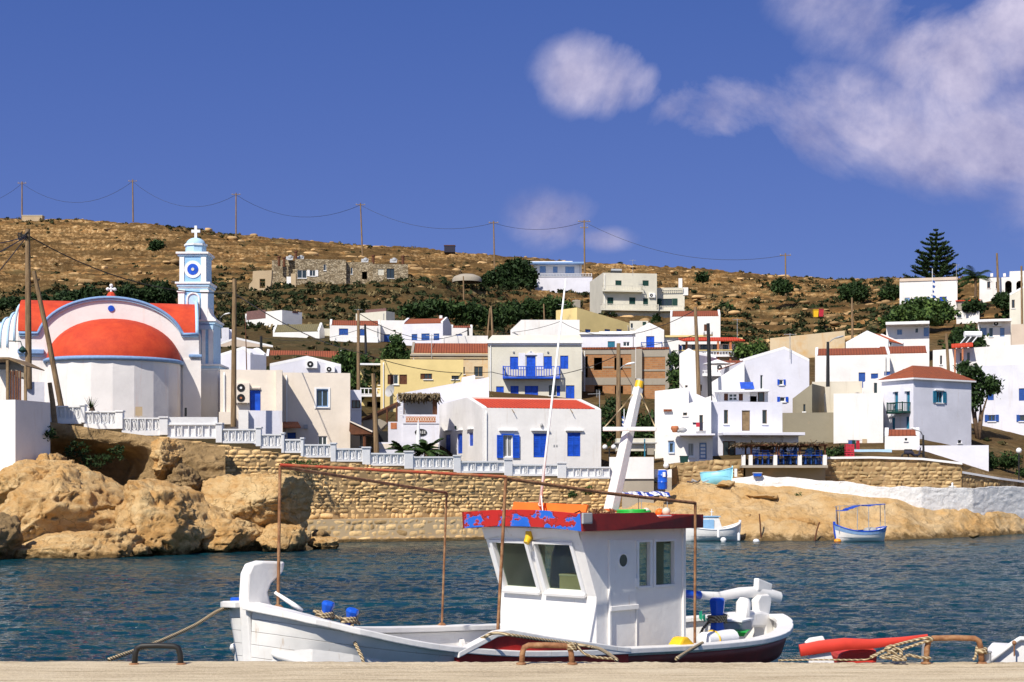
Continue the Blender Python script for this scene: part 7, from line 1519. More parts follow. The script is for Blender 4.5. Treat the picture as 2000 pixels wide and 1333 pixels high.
mb=MB();mb.tube([(1.3,-.35,1.9),(1.3,.3,1.95)],.02,5);mb.tube([(1.3,.3,1.93),(-1.3,.2,2.05)],.015,5);mb.build('awning_frame',M['grey_metal'],r)
mb=MB();nn=12;g_=[[(1.25-2.55*i/nn,-.4+.8*j/4,1.68+.36*(i/nn)**.6-.10*math.sin(i*.9)*(1-i/nn))for j in range(5)]for i in range(nn+1)]
for i in range(nn):
    for j in range(4):mb.face([g_[i][j],g_[i+1][j],g_[i+1][j+1],g_[i][j+1]])
aw=mb.build('awning',M['shutter_blue'],r,smooth=True);sm=aw.modifiers.new('solid','SOLIDIFY');sm.thickness=.03
mb=MB();mb.ball((-.6,0,.62),.4,10,6,.4);mb.build('tarpaulin',M['dish_grey'],r,smooth=True)
o=P(1250,1040,86);r,bw,zr=skiff('striped_awning_boat','boat behind the wheelhouse with a blue and white striped awning',(o.x,86,0),math.radians(185),3.6,1.5,.55,('boat_white','trim_blue','dish_grey'),.2)
for(x,y)in((1.5,.5),(1.5,-.5),(-1.45,.5),(-1.45,-.5),(0,.5),(0,-.5)):mb=MB();mb.tube([(x,y,.5),(x,y,2.4)],.02,5);mb.build('awning_post',M['grey_metal'],r)
m,nt,b=newmat('stripes');v=coords(nt);wv=nt.nodes.new('ShaderNodeTexWave');wv.bands_direction='DIAGONAL';wv.inputs['Scale'].default_value=1.1;wv.inputs['Distortion'].default_value=.5;nt.links.new(v,wv.inputs['Vector']);nt.links.new(ramp(nt,wv.outputs['Fac'],[(.55,(.75,.75,.8)),(.6,(.02,.06,.4))]),b.inputs['Base Color']);b.inputs['Roughness'].default_value=.8
mb=MB();g_=[[(1.6-3.2*i/14,-.65+1.3*j/6,2.42+.26*math.cos((j-3)/3*1.4)+.03*math.sin(i*1.3))for j in range(7)]for i in range(15)]
for i in range(14):
    for j in range(6):mb.face([g_[i][j],g_[i+1][j],g_[i+1][j+1],g_[i][j+1]])
aw=mb.build('awning',M['stripes'],r,smooth=True);sm=aw.modifiers.new('solid','SOLIDIFY');sm.thickness=.03
mb=MB();mb.box(.2,1.3,-.45,.45,.5,1.5);c_=mb.build('cabin',M['boat_white'],r,bevel=.03);mb=MB()
for x in(.3,.65,1.0):mb.box(x,x+.25,-.47,-.452,1.0,1.35)
mb.build('window_band',M['glass_dark'],c_)
# light blue hull ashore
o=P(1400,944,93.2);r,bw,zr=skiff('upturned_skiff','light blue open boat drawn up on the rocks with a red brown rim',(o.x,o.y,o.z),math.radians(-14),2.0,.95,.5,('turquoise_paint','turquoise_paint','turquoise_paint'),.25);r.rotation_euler=(math.radians(-28),math.radians(-6),math.radians(-14))
mb=MB();mb.tube([(s,.48*max(.05,(1-abs(s)**2.6))**.75,.52+.1*s*s)for s in np.linspace(-.98,.3,10)],.03,6);mb.build('rim',M['terracotta'],r)
r=thing('driftwood','grey and white driftwood and gear heaped beside the light blue hull','debris',P(1362,944,92.5));
for i in range(6):mb=MB();a_=Vector((rnd.uniform(-.3,.3),rnd.uniform(-.2,.2),.05));mb.tube([a_,a_+Vector((rnd.uniform(-.4,.5),.1,rnd.uniform(.0,.35)))],.04,6);mb.build('branch',M['dish_grey' if i%2 else 'cloth_dark'],r)
for i,(x,y0,x1,y1,lb)in enumerate(((1483,1004,1487,1048,'thin iron rod with a hooked top stuck in the shore rock'),(1601,1020,1590,1050,'short slanting iron rod in the shore rock'),(1633,990,1637,1030,'weathered stake left of the awning boat'))):
    pole(lb,x,y0,x1,y1,84.6-i*.3,.04,mat='brown_wood',name='mooring_stake',cat='stake')
r=thing('white_cross_marker','small white bird shaped ornament on the whitewashed wall at the right','ornament',P(1860,954,87));mb=MB();mb.lathe([(.05,0),(.09,.08),(.05,.2),(.06,.28),(.001,.34)],(0,0,0),8);mb.build('body',M['white_paint'],r,smooth=True);mb=MB();mb.prism([(-.25,0,.1),(0,0,.04),(.25,0,.1),(0,0,.14)],(0,.06,0));mb.build('wings',M['white_paint'],r)

for x,y,Y,lb in((1098,626,186,'thin television antenna on the yellow gabled house'),(843,690,131,'thin television antenna above the yellow house roof'),(1440,640+12,165,'small television antenna by the end of the veranda roof'),(1543,690,124,'thin television antenna on the large gable house'),(1868,545,210,'television antenna on the roof of the white cube'),(1236,533,238,'television antenna on the large cream building'),(700,636,186,'thin television antenna on the blue windowed house of the left row')):
    r=thing('tv_antenna',lb,'antenna',P(x,y,Y));h_=1.6 if Y<170 else 2.0;mb=MB();mb.tube([(0,0,-.5),(0,0,h_)],.03,5);mb.build('mast',M['grey_metal'],r);mb=MB();mb.tube([(-.5,0,h_-.1),(.5,0,h_-.1)],.02,4)
    for k in(-.4,-.15,.1,.35):mb.tube([(k,-.3,h_-.1),(k,.3,h_-.1)],.015,4)
    mb.build('aerial',M['grey_metal'],r)

tree('dark green creeper hanging down the shaded cliff beside the white wall',74.5,(80,905),[(72,852,22,14),(60,872,16,20),(95,848,16,10),(52,895,12,14)],.12,dens=2.2,tint=(0,.45),trunk=False,name='creeper',cat='plant',seed=101)
tree('dark weeds in the shaded hollow of the cliff',76.5,(190,930),[(150,880,26,18),(185,900,24,16),(225,888,18,18)],.12,dens=1.4,tint=(0,.3),trunk=False,name='creeper',cat='plant',seed=102)
for k,(x,y,rx,ry,Y,lb)in enumerate(((1150,958,12,8,88.4,'green tuft growing from the sea wall behind the wheelhouse roof'),(1120,966,8,5,88,'dry bush at the foot of the plain white end wall'),(1490,974,9,3,90.5,'low tuft under the start of the whitewashed wall'),(1560,968,8,3,91,'low tuft at the foot of the whitewashed wall'),(590,908,40,8,81.6,'dark weeds hanging over the top of the rubble wall'))):
    tree(lb,Y,(x,y+ry),[(x,y,rx,ry),(x-rx*.4,y+1,rx*.6,ry*.7)],.09,dens=2.5,tint=(.1,.9),trunk=False,name='weeds',cat='plant',seed=110+k)
# ------------------------------------------------------------ the fishing boat alongside the quay
BO=Vector((0.47,20.63,0));BYAW=math.radians(225)
bt=thing('fishing_boat','white wooden fishing boat with a wheelhouse under a red and blue peeling roof edge','fishing boat',BO,BYAW)
BM=ROOT[bt.name];BI=BM.inverted()
def ray(px,py,p0,n):
    """local point where the sight line of a frame position meets a plane of the boat (p0, n local)"""
    o=BI@Vector((0,0,H));d=BI.to_3x3()@Vector(((px-1000)/F,1,-(py-YH)/F));n=Vector(n);return o+d*((Vector(p0)-o).dot(n)/d.dot(n))
ss=[-5.08,-4.88,-4.5,-3.9,-3,-2,-1,0,1,2,3,3.6,4.1,4.5,4.68,4.78,4.84,4.86]
hb=[.10,.42,.80,1.10,1.33,1.44,1.49,1.5,1.48,1.42,1.30,1.20,1.06,.84,.62,.44,.24,.10]
zz=[.98,.93,.86,.82,.81,.84,.88,.93,.97,1.03,1.15,1.27,1.40,1.52,1.58,1.61,1.63,1.64]
B_=lambda s:float(np.interp(s,ss,hb));Z_=lambda s:float(np.interp(s,ss,zz))
def spl(s,arr,w_=.35):return(np.interp(s-w_,ss,arr)+2*np.interp(s,ss,arr)+np.interp(s+w_,ss,arr))/4
S=np.concatenate([np.linspace(-5.08,-4.5,8),np.linspace(-4.3,4.0,34),np.linspace(4.1,4.5,5),[4.56,4.62,4.68,4.73,4.78,4.82,4.845,4.86]])
Bs=[float(spl(s,hb))if-4.6<s<3.9 else B_(s)for s in S];Zs=[float(spl(s,zz))if s<4.4 else Z_(s)for s in S]
heel=.035
def sec(i,k,off=0.0):
    """k 0..1 from the rail down to the keel"""
    s,b,z=S[i],Bs[i],Zs[i];bow=max(0,(s-1.5)/3.4);st=max(0,(-s-2.5)/3)
    fl=1+bow*1.7+st*.9;f=(1-k)**(.38*fl)if k<1 else 0
    return max((b-off)*f,0),z+(-.55-z)*k
def side(i,k,sd,off=0.0):
    y,z=sec(i,k,off);return(S[i],sd*y,z-sd*y*heel)
K=np.concatenate([np.linspace(0,.6,9),np.linspace(.68,1,6)])
mb=MB();idx={}
for sd in(1,-1):
    for i in range(len(S)):
        for j,k in enumerate(K):idx[sd,i,j]=len(mb.v);mb.v.append(side(i,k,sd))
    for i in range(len(S)-1):
        for j in range(len(K)-1):mb.f.append((idx[sd,i,j],idx[sd,i+1,j],idx[sd,i+1,j+1],idx[sd,i,j+1]))
hull=mb.build('hull',M['hull_white'],bt,smooth=True)
for sd in(1,-1):  # inner bulwark
    mb=MB()
    for i in range(1,len(S)-2):
        a=(S[i],sd*(Bs[i]-.1),Zs[i]-sd*Bs[i]*heel-.02);b_=(S[i+1],sd*(Bs[i+1]-.1),Zs[i+1]-sd*Bs[i+1]*heel-.02)
        mb.face([a,b_,(b_[0],b_[1]*.93,.42),(a[0],a[1]*.93,.42)])
    mb.build('bulwark',M['boat_white'],bt,smooth=True)
mb=MB();mb.mesh([(S[i],sd*(Bs[i]-.12)*.94,.45)for i in range(1,len(S)-2)for sd in(1,-1)],[(2*i,2*i+1,2*i+3,2*i+2)for i in range(len(S)-4)]);mb.build('deck',M['dish_grey'],bt)
mb=MB()  # fore deck
q=[i for i in range(len(S))if S[i]>3.3 and S[i]<4.83]
mb.mesh([(S[i],sd*(Bs[i]-.1),Zs[i]-.10-sd*Bs[i]*heel)for i in q for sd in(1,-1)],[(2*i,2*i+1,2*i+3,2*i+2)for i in range(len(q)-1)]);mb.build('foredeck',M['boat_white'],bt)
def sweep(nm,pts_,w_,h_,mat,parent=bt,bevel=.012):
    """flat plank swept along a line"""
    mb=MB();rows=[]
    for i,p in enumerate(pts_):
        a=Vector(pts_[max(i-1,0)]);b_=Vector(pts_[min(i+1,len(pts_)-1)]);d=(b_-a).normalized();s_=d.cross(Vector((0,0,1))).normalized();p=Vector(p)
        n0=len(mb.v);mb.v+=[tuple(p-s_*w_/2-Vector((0,0,h_/2))),tuple(p+s_*w_/2-Vector((0,0,h_/2))),tuple(p+s_*w_/2+Vector((0,0,h_/2))),tuple(p-s_*w_/2+Vector((0,0,h_/2)))]
        if i:mb.f+=[(n0-4+j,n0-4+(j+1)%4,n0+(j+1)%4,n0+j)for j in range(4)]
        else:mb.f.append((3,2,1,0))
    mb.f.append((n0,n0+1,n0+2,n0+3));return mb.build(nm,M[mat],parent,bevel=bevel)
def railpt(i,sd,dz=0,out=0):return(S[i],sd*(Bs[i]+out),Zs[i]-sd*Bs[i]*heel+dz)
for sd in(1,-1):sweep('cap_rail',[railpt(i,sd,.03,-.05)for i in range(1,len(S))],.24,.075,'boat_white')
# rubbing strakes on the bow
for sd in(1,-1):
    pts_=[]
    for i in range(len(S)):
        if 2.6<S[i]<4.8:
            k=.20+.10*(4.85-S[i]);y,z=sec(i,min(k,.6));pts_.append((S[i],sd*(y+.02),z-sd*y*heel))
    mb=MB();mb.tube(pts_,[.05]*(len(pts_)-1)+[.03],8);mb.build('rubbing_strake',M['boat_white'],bt,smooth=True)
# dark red topsides band and raised spray board on both sides
def band(nm,s0,s1,top,bot,mat,out=.02,sd=1,zfn=None):
    mb=MB();r_=[i for i in range(len(S))if s0<=S[i]<=s1];m_=4;rows=[]
    for i in r_:
        row=[]
        for j in range(m_):
            k=top+(bot-top)*j/(m_-1);y,z=sec(i,k);
            if zfn and j==0:z=zfn(S[i])
            row.append(len(mb.v));mb.v.append((S[i],sd*(y+out),z-sd*y*heel))
        rows.append(row)
    for a,b_ in zip(rows[:-1],rows[1:]):
        for j in range(m_-1):mb.f.append((a[j],b_[j],b_[j+1],a[j+1]))
    o_=mb.build(nm,M[mat],bt,smooth=True);sm=o_.modifiers.new('solid','SOLIDIFY');sm.thickness=.012;return o_
for sd in(1,):band('red_band',-5.3,.3,.03,.27,'maroon',.015,sd)
m,nt,b=newmat('bright_red');v=coords(nt);nt.links.new(ramp(nt,noise(nt,v,3,6,.7),[(.3,(.30,.01,.008)),(.6,(.48,.018,.012)),(.85,(.5,.08,.04))]),b.inputs['Base Color']);b.inputs['Roughness'].default_value=.5
def wz(s):return float(np.interp(s,[-.3,0.3,1.6,2.25,2.95],[.88,.95,1.17,1.30,1.04]))+.02
for sd in(1,):
    sq=np.linspace(.1,2.9,16);mb=MB();bb=[float(spl(s,hb))for s in sq]
    for(s0,b0),(s1,b1)in zip(list(zip(sq,bb))[:-1],list(zip(sq,bb))[1:]):
        mb.hexa([(s0,sd*(b0+.02),Z_(s0)-.34),(s1,sd*(b1+.02),Z_(s1)-.34),(s1,sd*(b1-.02),Z_(s1)-.34),(s0,sd*(b0-.02),Z_(s0)-.34),(s0,sd*(b0+.03),wz(s0)-sd*b0*heel),(s1,sd*(b1+.03),wz(s1)-sd*b1*heel),(s1,sd*(b1-.01),wz(s1)-sd*b1*heel),(s0,sd*(b0-.01),wz(s0)-sd*b0*heel)])
    mb.build('spray_board',M['bright_red'],bt)
    sweep('spray_cap',[(s,sd*(b0+.01),wz(s)+.03-sd*b0*heel)for s,b0 in zip(sq,bb)],.13,.07,'boat_white')
# stem post with its hooked head
mb=MB();prof=[(x-.16,z)for x,z in[(4.78,-.3),(4.98,-.3),(5.0,.6),(5.04,1.2),(5.08,1.75),(5.06,2.02),(5.0,2.13),(4.86,2.16),(4.55,2.14),(4.58,2.02),(4.74,1.9),(4.79,1.8),(4.75,1.68),(4.58,1.55),(4.36,1.5),(4.3,1.42),(4.7,1.4),(4.78,.6)]]
mb.prism([(x,-.085,z)for x,z in prof],(0,.17,0));mb.build('stem_post',M['boat_white'],bt,bevel=.025)
mb=MB();mb.prism([(x,-.055,z)for x,z in((4.84,-.3),(4.9,-.3),(4.92,.9),(4.84,.9))],(0,.11,0));mb.build('stem_guard',M['boat_white'],bt,bevel=.01)
mb=MB();mb.tube([(4.55,.10,1.80),(4.42,.28,1.66),(4.36,.36,1.60)],[.02,.03,.02],6);mb.build('stem_knee',M['boat_white'],bt,smooth=True)
# stern post and rudder head
mb=MB();prof=[(-4.9,.2),(-5.1,.35),(-5.17,.7),(-5.12,.9),(-4.95,1.0),(-4.7,1.06),(-4.4,1.05),(-4.1,.98),(-3.8,.86),(-4.8,.8)]
mb.prism([(x,-.12,z)for x,z in prof],(0,.24,0));mb.build('stern_knee',M['boat_white'],bt,bevel=.04)
mb=MB();mb.prism([(x,-.07,z)for x,z in((-4.98,.95),(-5.05,1.22),(-4.98,1.30),(-4.76,1.30),(-4.68,1.22),(-4.72,.95))],(0,.14,0));mb.build('rudder_head',M['boat_white'],bt,bevel=.02)
mb=MB();mb.tube([(-4.3,.05,.98),(-4.33,.05,1.2),(-4.35,.05,1.27)],[.11,.12,.08],8);mb.build('stern_bollard',M['boat_white'],bt,smooth=True,autos=40)
ti=MB();tp_=[ray(1335,1160,(0,-.35,0),(0,1,0)),ray(1366,1163,(0,-.3,0),(0,1,0)),ray(1405,1165,(0,-.22,0),(0,1,0)),ray(1445,1158,(0,-.12,0),(0,1,0)),ray(1485,1156,(0,-.03,0),(0,1,0)),ray(1522,1168,(0,0,0),(0,1,0))]
ti.tube(tp_,[.04,.06,.065,.08,.085,.09],8,sq=(.7,1.1));ti.build('tiller',M['boat_white'],bt,smooth=True,autos=50)
mb=MB();mb.tube([tp_[0],tp_[1]],.066,8);mb.build('tiller_grip',M['blue_plastic'],bt,smooth=True,autos=50)
mb=MB();c=tp_[4]+Vector((-.03,0,.14));mb.hexa([c+Vector(q)for q in((.16,-.05,-.12),(-.2,-.05,-.14),(-.2,.05,-.14),(.16,.05,-.12),(.14,-.05,.08),(-.24,-.05,-.03),(-.24,.05,-.03),(.14,.05,.08))]);mb.build('tiller_block',M['boat_white'],bt,bevel=.02)

# wheelhouse
CW=.89;ZK,ZT,RK,LC=1.56,2.46,.35,1.80
fr=lambda u,v:Vector((RK*v,CW-2*CW*u,ZK+(ZT-ZK)*v))
def panelface(mb,fn,xs,ys,holes,n,D=.06):
    xs=sorted(set(xs));ys=sorted(set(ys))
    for i in range(len(xs)-1):
        for j in range(len(ys)-1):
            cx,cy=(xs[i]+xs[i+1])/2,(ys[j]+ys[j+1])/2
            if any(a<cx<b_ and c<cy<d for a,b_,c,d in holes):continue
            mb.face([fn(xs[i],ys[j]),fn(xs[i+1],ys[j]),fn(xs[i+1],ys[j+1]),fn(xs[i],ys[j+1])])
    for a,b_,c,d in holes:
        for p,q in(((a,c),(b_,c)),((b_,c),(b_,d)),((b_,d),(a,d)),((a,d),(a,c))):A=fn(*p);B2=fn(*q);mb.face([A,B2,B2-Vector(n)*D,A-Vector(n)*D])
HF=[(.12,.48,.06,.76),(.58,.93,.06,.76)]
mb=MB();nf=Vector((ZT-ZK,0,-RK)).normalized()
panelface(mb,fr,[0,1]+[h[0]for h in HF]+[h[1]for h in HF],[0,.06,.76,1],HF,nf)
mb.face([(0,CW,.3),(0,-CW,.3),(0,-CW,ZK),(0,CW,ZK)])
sp=lambda x,z:Vector((x,CW,z));sn=lambda x,z:Vector((x,-CW,z))
dA=ray(1190,1055,(0,CW,0),(0,1,0));dB=ray(1241,1180,(0,CW,0),(0,1,0));w1=(ray(1246,1060,(0,CW,0),(0,1,0)),ray(1268,1144,(0,CW,0),(0,1,0)));w2_=(ray(1279,1056,(0,CW,0),(0,1,0)),ray(1315,1140,(0,CW,0),(0,1,0)))
HS_=[(w1[1].x,w1[0].x,w1[1].z,w1[0].z),(w2_[1].x,w2_[0].x,w1[1].z,w1[0].z)]
for fn,n in((sp,(0,1,0)),(sn,(0,-1,0))):
    panelface(mb,fn,[-LC,0]+[h[0]for h in HS_]+[h[1]for h in HS_],[.3,ZT,HS_[0][2],HS_[0][3]],HS_,n);mb.face([fn(0,ZK),fn(RK,ZT),fn(0,ZT)])
bh=[(-.3,.3,.5,2.2),(.42,.8,1.5,2.2),(-.8,-.42,1.5,2.2)];panelface(mb,lambda y,z:Vector((-LC,y,z)),[-CW,CW]+[v for h in bh for v in h[:2]],[.3,.5,1.5,2.2,ZT],bh,(-1,0,0))
cab=mb.build('wheelhouse',M['boat_white'],bt)
def frame(mb,fn,h,n,e=.035,th=.025,ry=1):
    a,b_,c,d=h
    for(p,q,r_,s_)in(((a-e,c-e*ry),(b_+e,c-e*ry),(b_+e,c),(a-e,c)),((a-e,d),(b_+e,d),(b_+e,d+e*ry),(a-e,d+e*ry)),((a-e,c),(a,c),(a,d),(a-e,d)),((b_,c),(b_+e,c),(b_+e,d),(b_,d))):
        P4=[fn(*v)for v in(p,q,r_,s_)];mb.prism(P4,Vector(n)*th)
for h in HF:
    mb=MB();frame(mb,fr,h,nf,.03,.03,1.2);f_=mb.build('window',M['white_paint'],bt);mb=MB();a,b_,c,d=h;mb.prism([fr(a,c)-nf*.05,fr(b_,c)-nf*.05,fr(b_,d)-nf*.05,fr(a,d)-nf*.05],nf*.006);mb.build('pane',M['glass_clear'],f_)
    mb=MB();a,b_=h[0]-.03,h[1]+.02;mb.prism([fr(a,.0)+Vector((.0,0,0)),fr(b_,.0),fr(b_,.035),fr(a,.035)],nf*.07);mb.build('sill',M['boat_white'],f_)
for h in HS_:
    mb=MB();frame(mb,sp,h,(0,1,0));f_=mb.build('window',M['white_paint'],bt,bevel=.004);a,b_,c,d=h;mb=MB();mb.prism([sp(a,c)-Vector((0,.05,0)),sp(b_,c)-Vector((0,.05,0)),sp(b_,d)-Vector((0,.05,0)),sp(a,d)-Vector((0,.05,0))],(0,.006,0));mb.build('pane',M['glass_clear'],f_)
mb=MB();x0,x1=dB.x,dA.x;mb.box(x0,x1,CW+.002,CW+.022,dB.z,dA.z);dr=mb.build('door',M['boat_white'],bt,bevel=.006)
mb=MB();mb.box(x0-.02,x1+.02,CW+.002,CW+.05,dB.z-.07,dB.z+.0);mb.build('door_rail',M['boat_white'],dr,bevel=.008);mb=MB();mb.box(x1,x1+.03,CW+.002,CW+.04,.5,dA.z);mb.build('door_post',M['boat_white'],dr);mb=MB();mb.box(x0-.02,x0-.005,CW+.002,CW+.016,.5,dB.z-.07);mb.build('door_seam',M['boat_white'],dr)
for z_ in(1.65,2.15):mb=MB();mb.box(x0-.03,x0+.03,CW+.02,CW+.045,z_,z_+.12);mb.build('hinge',M['white_paint'],dr)
pc_=ray(1214,1095,(0,CW,0),(0,1,0));mb=MB();mb.prism([pc_+Vector((.085*math.cos(a),.024,.085*math.sin(a)))for a in np.linspace(0,2*math.pi,25)[:-1]],(0,.004,0));pt_=mb.build('porthole',M['glass_dark'],dr);mb=MB();mb.tube([pc_+Vector((.092*math.cos(a),.028,.092*math.sin(a)))for a in np.linspace(0,2*math.pi,25)],.012,6,caps=False);mb.build('porthole_ring',M['white_paint'],pt_)
mb=MB();e_=.06;mb.box(-LC-.02,-LC+.03,CW,CW+.03,.5,ZT);mb.build('corner_post',M['boat_white'],bt)
# brow above the windows
mb=MB();n_=14;lo=[fr(u,.80+.07*math.sin(math.pi*((u*2)%1 if u<1 else 1)))for u in np.linspace(0,1,2*n_+1)];
mb.mesh([p+nf*.02 for p in lo]+[fr(u,.99)+nf*.02 for u in np.linspace(0,1,2*n_+1)],[(i,i+1,i+2*n_+2,i+2*n_+1)for i in range(2*n_)]);mb.build('brow',M['boat_white'],bt)
# roof with a peeling fascia
fx0,ax0,sy=.50,-LC-.16,1.08
cam_=lambda y:.045*(1-(y/sy)**2)
mb=MB();ys_=np.linspace(-sy,sy,13)
for a,b_ in zip(ys_[:-1],ys_[1:]):mb.hexa([(fx0-.03,a,ZT+cam_(a)),(fx0-.03,b_,ZT+cam_(b_)),(ax0,b_,ZT-.02),(ax0,a,ZT-.02),(fx0-.03,a,ZT+.13+cam_(a)),(fx0-.03,b_,ZT+.13+cam_(b_)),(ax0,b_,ZT+.1),(ax0,a,ZT+.1)])
rf=mb.build('roof',M['orange_paint'],bt)
mb=MB();ft=lambda y:ZT+.185+cam_(y);fb=lambda y:ZT-.035+cam_(y)
for a,b_ in zip(ys_[:-1],ys_[1:]):mb.hexa([(fx0,a,fb(a)),(fx0,b_,fb(b_)),(fx0-.03,b_,fb(b_)),(fx0-.03,a,fb(a)),(fx0+.02,a,ft(a)),(fx0+.02,b_,ft(b_)),(fx0-.01,b_,ft(b_)),(fx0-.01,a,ft(a))])
mb.build('front_fascia',M['peeling'],rf)
mb=MB();prof=[(fx0,ZT-.035),(fx0+.02,ZT+.185),(-.9,ZT+.19),(-1.0,ZT+.12),(-1.25,ZT+.12),(-1.32,ZT+.15),(ax0,ZT+.15),(ax0,ZT-.035)]
mb.prism([(x,sy,z)for x,z in prof],(0,.035,0));mb.build('side_fascia',M['maroon'],rf);mb=MB();mb.prism([(x,-sy-.035,z)for x,z in prof],(0,.035,0));mb.build('side_fascia',M['maroon'],rf);mb=MB();mb.box(ax0-.03,ax0,-sy,sy,ZT-.03,ZT+.15);mb.build('rear_fascia',M['maroon'],rf)
p=ray(1145,1013,(0,sy+.04,0),(0,1,0));mb=MB();mb.box(p.x-.09,p.x+.09,sy+.036,sy+.07,p.z-.07,p.z+.07);mb.build('side_lamp',M['dish_grey'],rf,bevel=.01)
mb=MB();mb.box(-1.3,-1.02,sy-.1,sy+.01,ZT+.135,ZT+.15);mb.build('fascia_notch',M['white_paint'],rf)
# orange box, net heap, coils on the roof
def roofpt(px,py,z=ZT+.12):return ray(px,py,(0,0,z),(0,0,1))
mb=MB();a=Vector((-.25,-.95,ZT+.1));b_=Vector((-.35,.35,ZT+.1));mb.prism([a,b_,b_+Vector((-.07,0,.19)),a+Vector((-.07,0,.22))],(-.03,0,0));mb.build('roof_hatch',M['orange_paint'],rf)
r=thing('fishing_net','brown net heap on the wheelhouse roof before the mast','net',BM@Vector((-.45,.45,ZT+.1)));rg=np.random.RandomState(8);mb=MB()
for i in range(26):c=Vector((rg.uniform(-.35,.35),rg.uniform(-.35,.35),.02));mb.tube([c,c+Vector((rg.uniform(-.15,.15),rg.uniform(-.15,.15),rg.uniform(.03,.12))),c+Vector((rg.uniform(-.3,.3),rg.uniform(-.3,.3),0))],.012,4)
mb.build('net',M['brown_wood'],r);mb=MB();mb.ball((0,0,-.02),.33,14,8,.28);mb.build('heap',M['old_wood'],r,smooth=True)
r=thing('green_hose_coil','green coil lying on the wheelhouse roof at the foot of the mast','hose',BM@Vector((-1.15,.55,ZT+.12)));mb=MB();mb.tube([((.22+.01*math.sin(3*t))*math.cos(t),(.2)*math.sin(t),.02+.012*t/3)for t in np.linspace(0,18,90)],.02,5);mb.build('coil',M['green_plastic'],r,smooth=True)
r=thing('float_heap','pale and red net floats heaped at the rear of the wheelhouse roof','fishing float',BM@Vector((-1.6,.5,ZT+.1)))
for i in range(9):mb=MB();mb.ball((rg.uniform(-.25,.2),rg.uniform(-.4,.45),.05+.04*rg.rand()),.06,8,6);mb.build('float',M['orange_paint' if i%4==0 else 'ivory_wall'],r,smooth=True)
# horn lamp on the brow
p=fr(.5,.86)+nf*.05;mb=MB();mb.tube([p+Vector((0,0,.09)),p,p+Vector((.05,0,-.07))],[.045,.055,.04],10);mb.build('fog_lamp',M['yellow_plastic'],bt,smooth=True,autos=40);mb=MB();mb.tube([p+Vector((0,0,.09)),p+Vector((0,0,.13))],.05,10);mb.build('lamp_cap',M['white_paint'],bt)
mb=MB();mb.tube([fr(.5,.80)+nf*.03,fr(.5,.66)+nf*.05],[.05,.015],8);mb.build('centre_bracket',M['boat_white'],bt,smooth=True)
# mast with crossarm and amber lamp
pl_=((-1.0,0,0),(1,0,0))
m0=Vector((-.95,.20,ZT+.1));m1=ray(1247,757,(-1.45,.2,0),(1,0,0));
# keep the mast in the boat's fore and aft plane
m1=ray(1247,757,(0,.20,0),(0,1,0));m0=ray(1193,998,(0,.20,0),(0,1,0));k0=m0.lerp(m1,.52)+Vector((.02,0,0))
mb=MB();mb.tube([m0,m0.lerp(m1,.5),m1],[.11,.095,.075],4);mst=mb.build('mast',M['boat_white'],bt,bevel=.015)
a=ray(1177,839,(0,.32,0),(0,1,0));b_=ray(1280,838,(0,.32,0),(0,1,0));c=(a+b_)/2;dd=Vector((-.35,.94,0)).normalized()
wc=BM@c;L2=.37;e0=BI@(wc-Vector((L2,0,0)));e1=BI@(wc+Vector((L2,0,0)));mb=MB();mb.tube([e0,e1],.042,4);mb.build('crossarm',M['boat_white'],mst,bevel=.008)
mb=MB();d=(m1-m0).normalized();mb.tube([m1-d*.01,m1+d*.09],.06,12);mb.build('amber_lamp',M['yellow_plastic'],mst);mb=MB();mb.tube([m1+d*.09,m1+d*.115],.055,12);mb.build('lamp_top',M['grey_metal'],mst)
for e in(e0,e1):mb=MB();mb.tube([e,(m1+e)/2-Vector((0,0,.01)),m1],.007,4);mb.build('stay',M['rope'],mst)
# whip antenna with its bracket and strut
a0=ray(1055,985,(0,-.35,0),(0,1,0));a1=ray(1105,545,(0,-.35,0),(0,1,0));mb=MB();mb.tube([a0,a0.lerp(a1,.3),a1],[.022,.018,.012],8);an=mb.build('antenna',M['white_paint'],rf,smooth=True)
mb=MB();g=roofpt(1052,996);mb.tube([g,g.lerp(a0,.5),a0],[.045,.03,.03],8);mb.build('antenna_mount',M['cream_wall'],an);mb=MB();mb.tube([a0.lerp(a1,.04),Vector((a0.x+.25,a0.y+.3,ZT+.12))],.009,5);mb.build('strut',M['white_paint'],an)
# inside the wheelhouse
r=thing('crate_box','worn tan box standing inside the right front window of the wheelhouse','box',BM@Vector((-.22,.35,1.50)),BYAW+.3);mb=MB();mb.box(-.15,.15,-.2,.2,0,.32);mb.build('box',M['tan_wall'],r,bevel=.02);mb=MB();mb.box(-.155,.155,-.205,.205,.30,.33);mb.build('lid',M['beige_wall'],r,bevel=.01)
mb=MB();mb.box(-.5,-.03,-CW+.05,CW-.05,1.42,1.48);mb.build('dashboard',M['boat_white'],bt)
r=thing('blue_jacket','blue jacket hanging inside the left front window of the wheelhouse','jacket',BM@Vector((-.9,-.55,1.7)),BYAW);mb=MB();mb.lathe([(.05,.55),(.14,.48),(.2,.3),(.22,0),(.2,-.15),(.01,-.15)],(0,0,0),12,sx=.6);mb.build('cloth',M['blue_plastic'],r,smooth=True)
r=thing('red_lifebuoy','red and white thing lying on the dash inside the left front window','lifebuoy',BM@Vector((-.22,-.45,1.5)),BYAW);mb=MB();mb.tube([(.13*math.cos(t),.22*math.sin(t),.04+.03*math.cos(t))for t in np.linspace(0,6.283,18)],.045,8,caps=False);mb.build('ring',M['red_paint'],r,smooth=True)
for a_ in(0,1.57,3.14,4.71):mb=MB();mb.tube([(.13*math.cos(a_+t),.22*math.sin(a_+t),.04+.03*math.cos(a_+t))for t in(-.15,0,.15)],.05,8);mb.build('band',M['white_paint'],r)
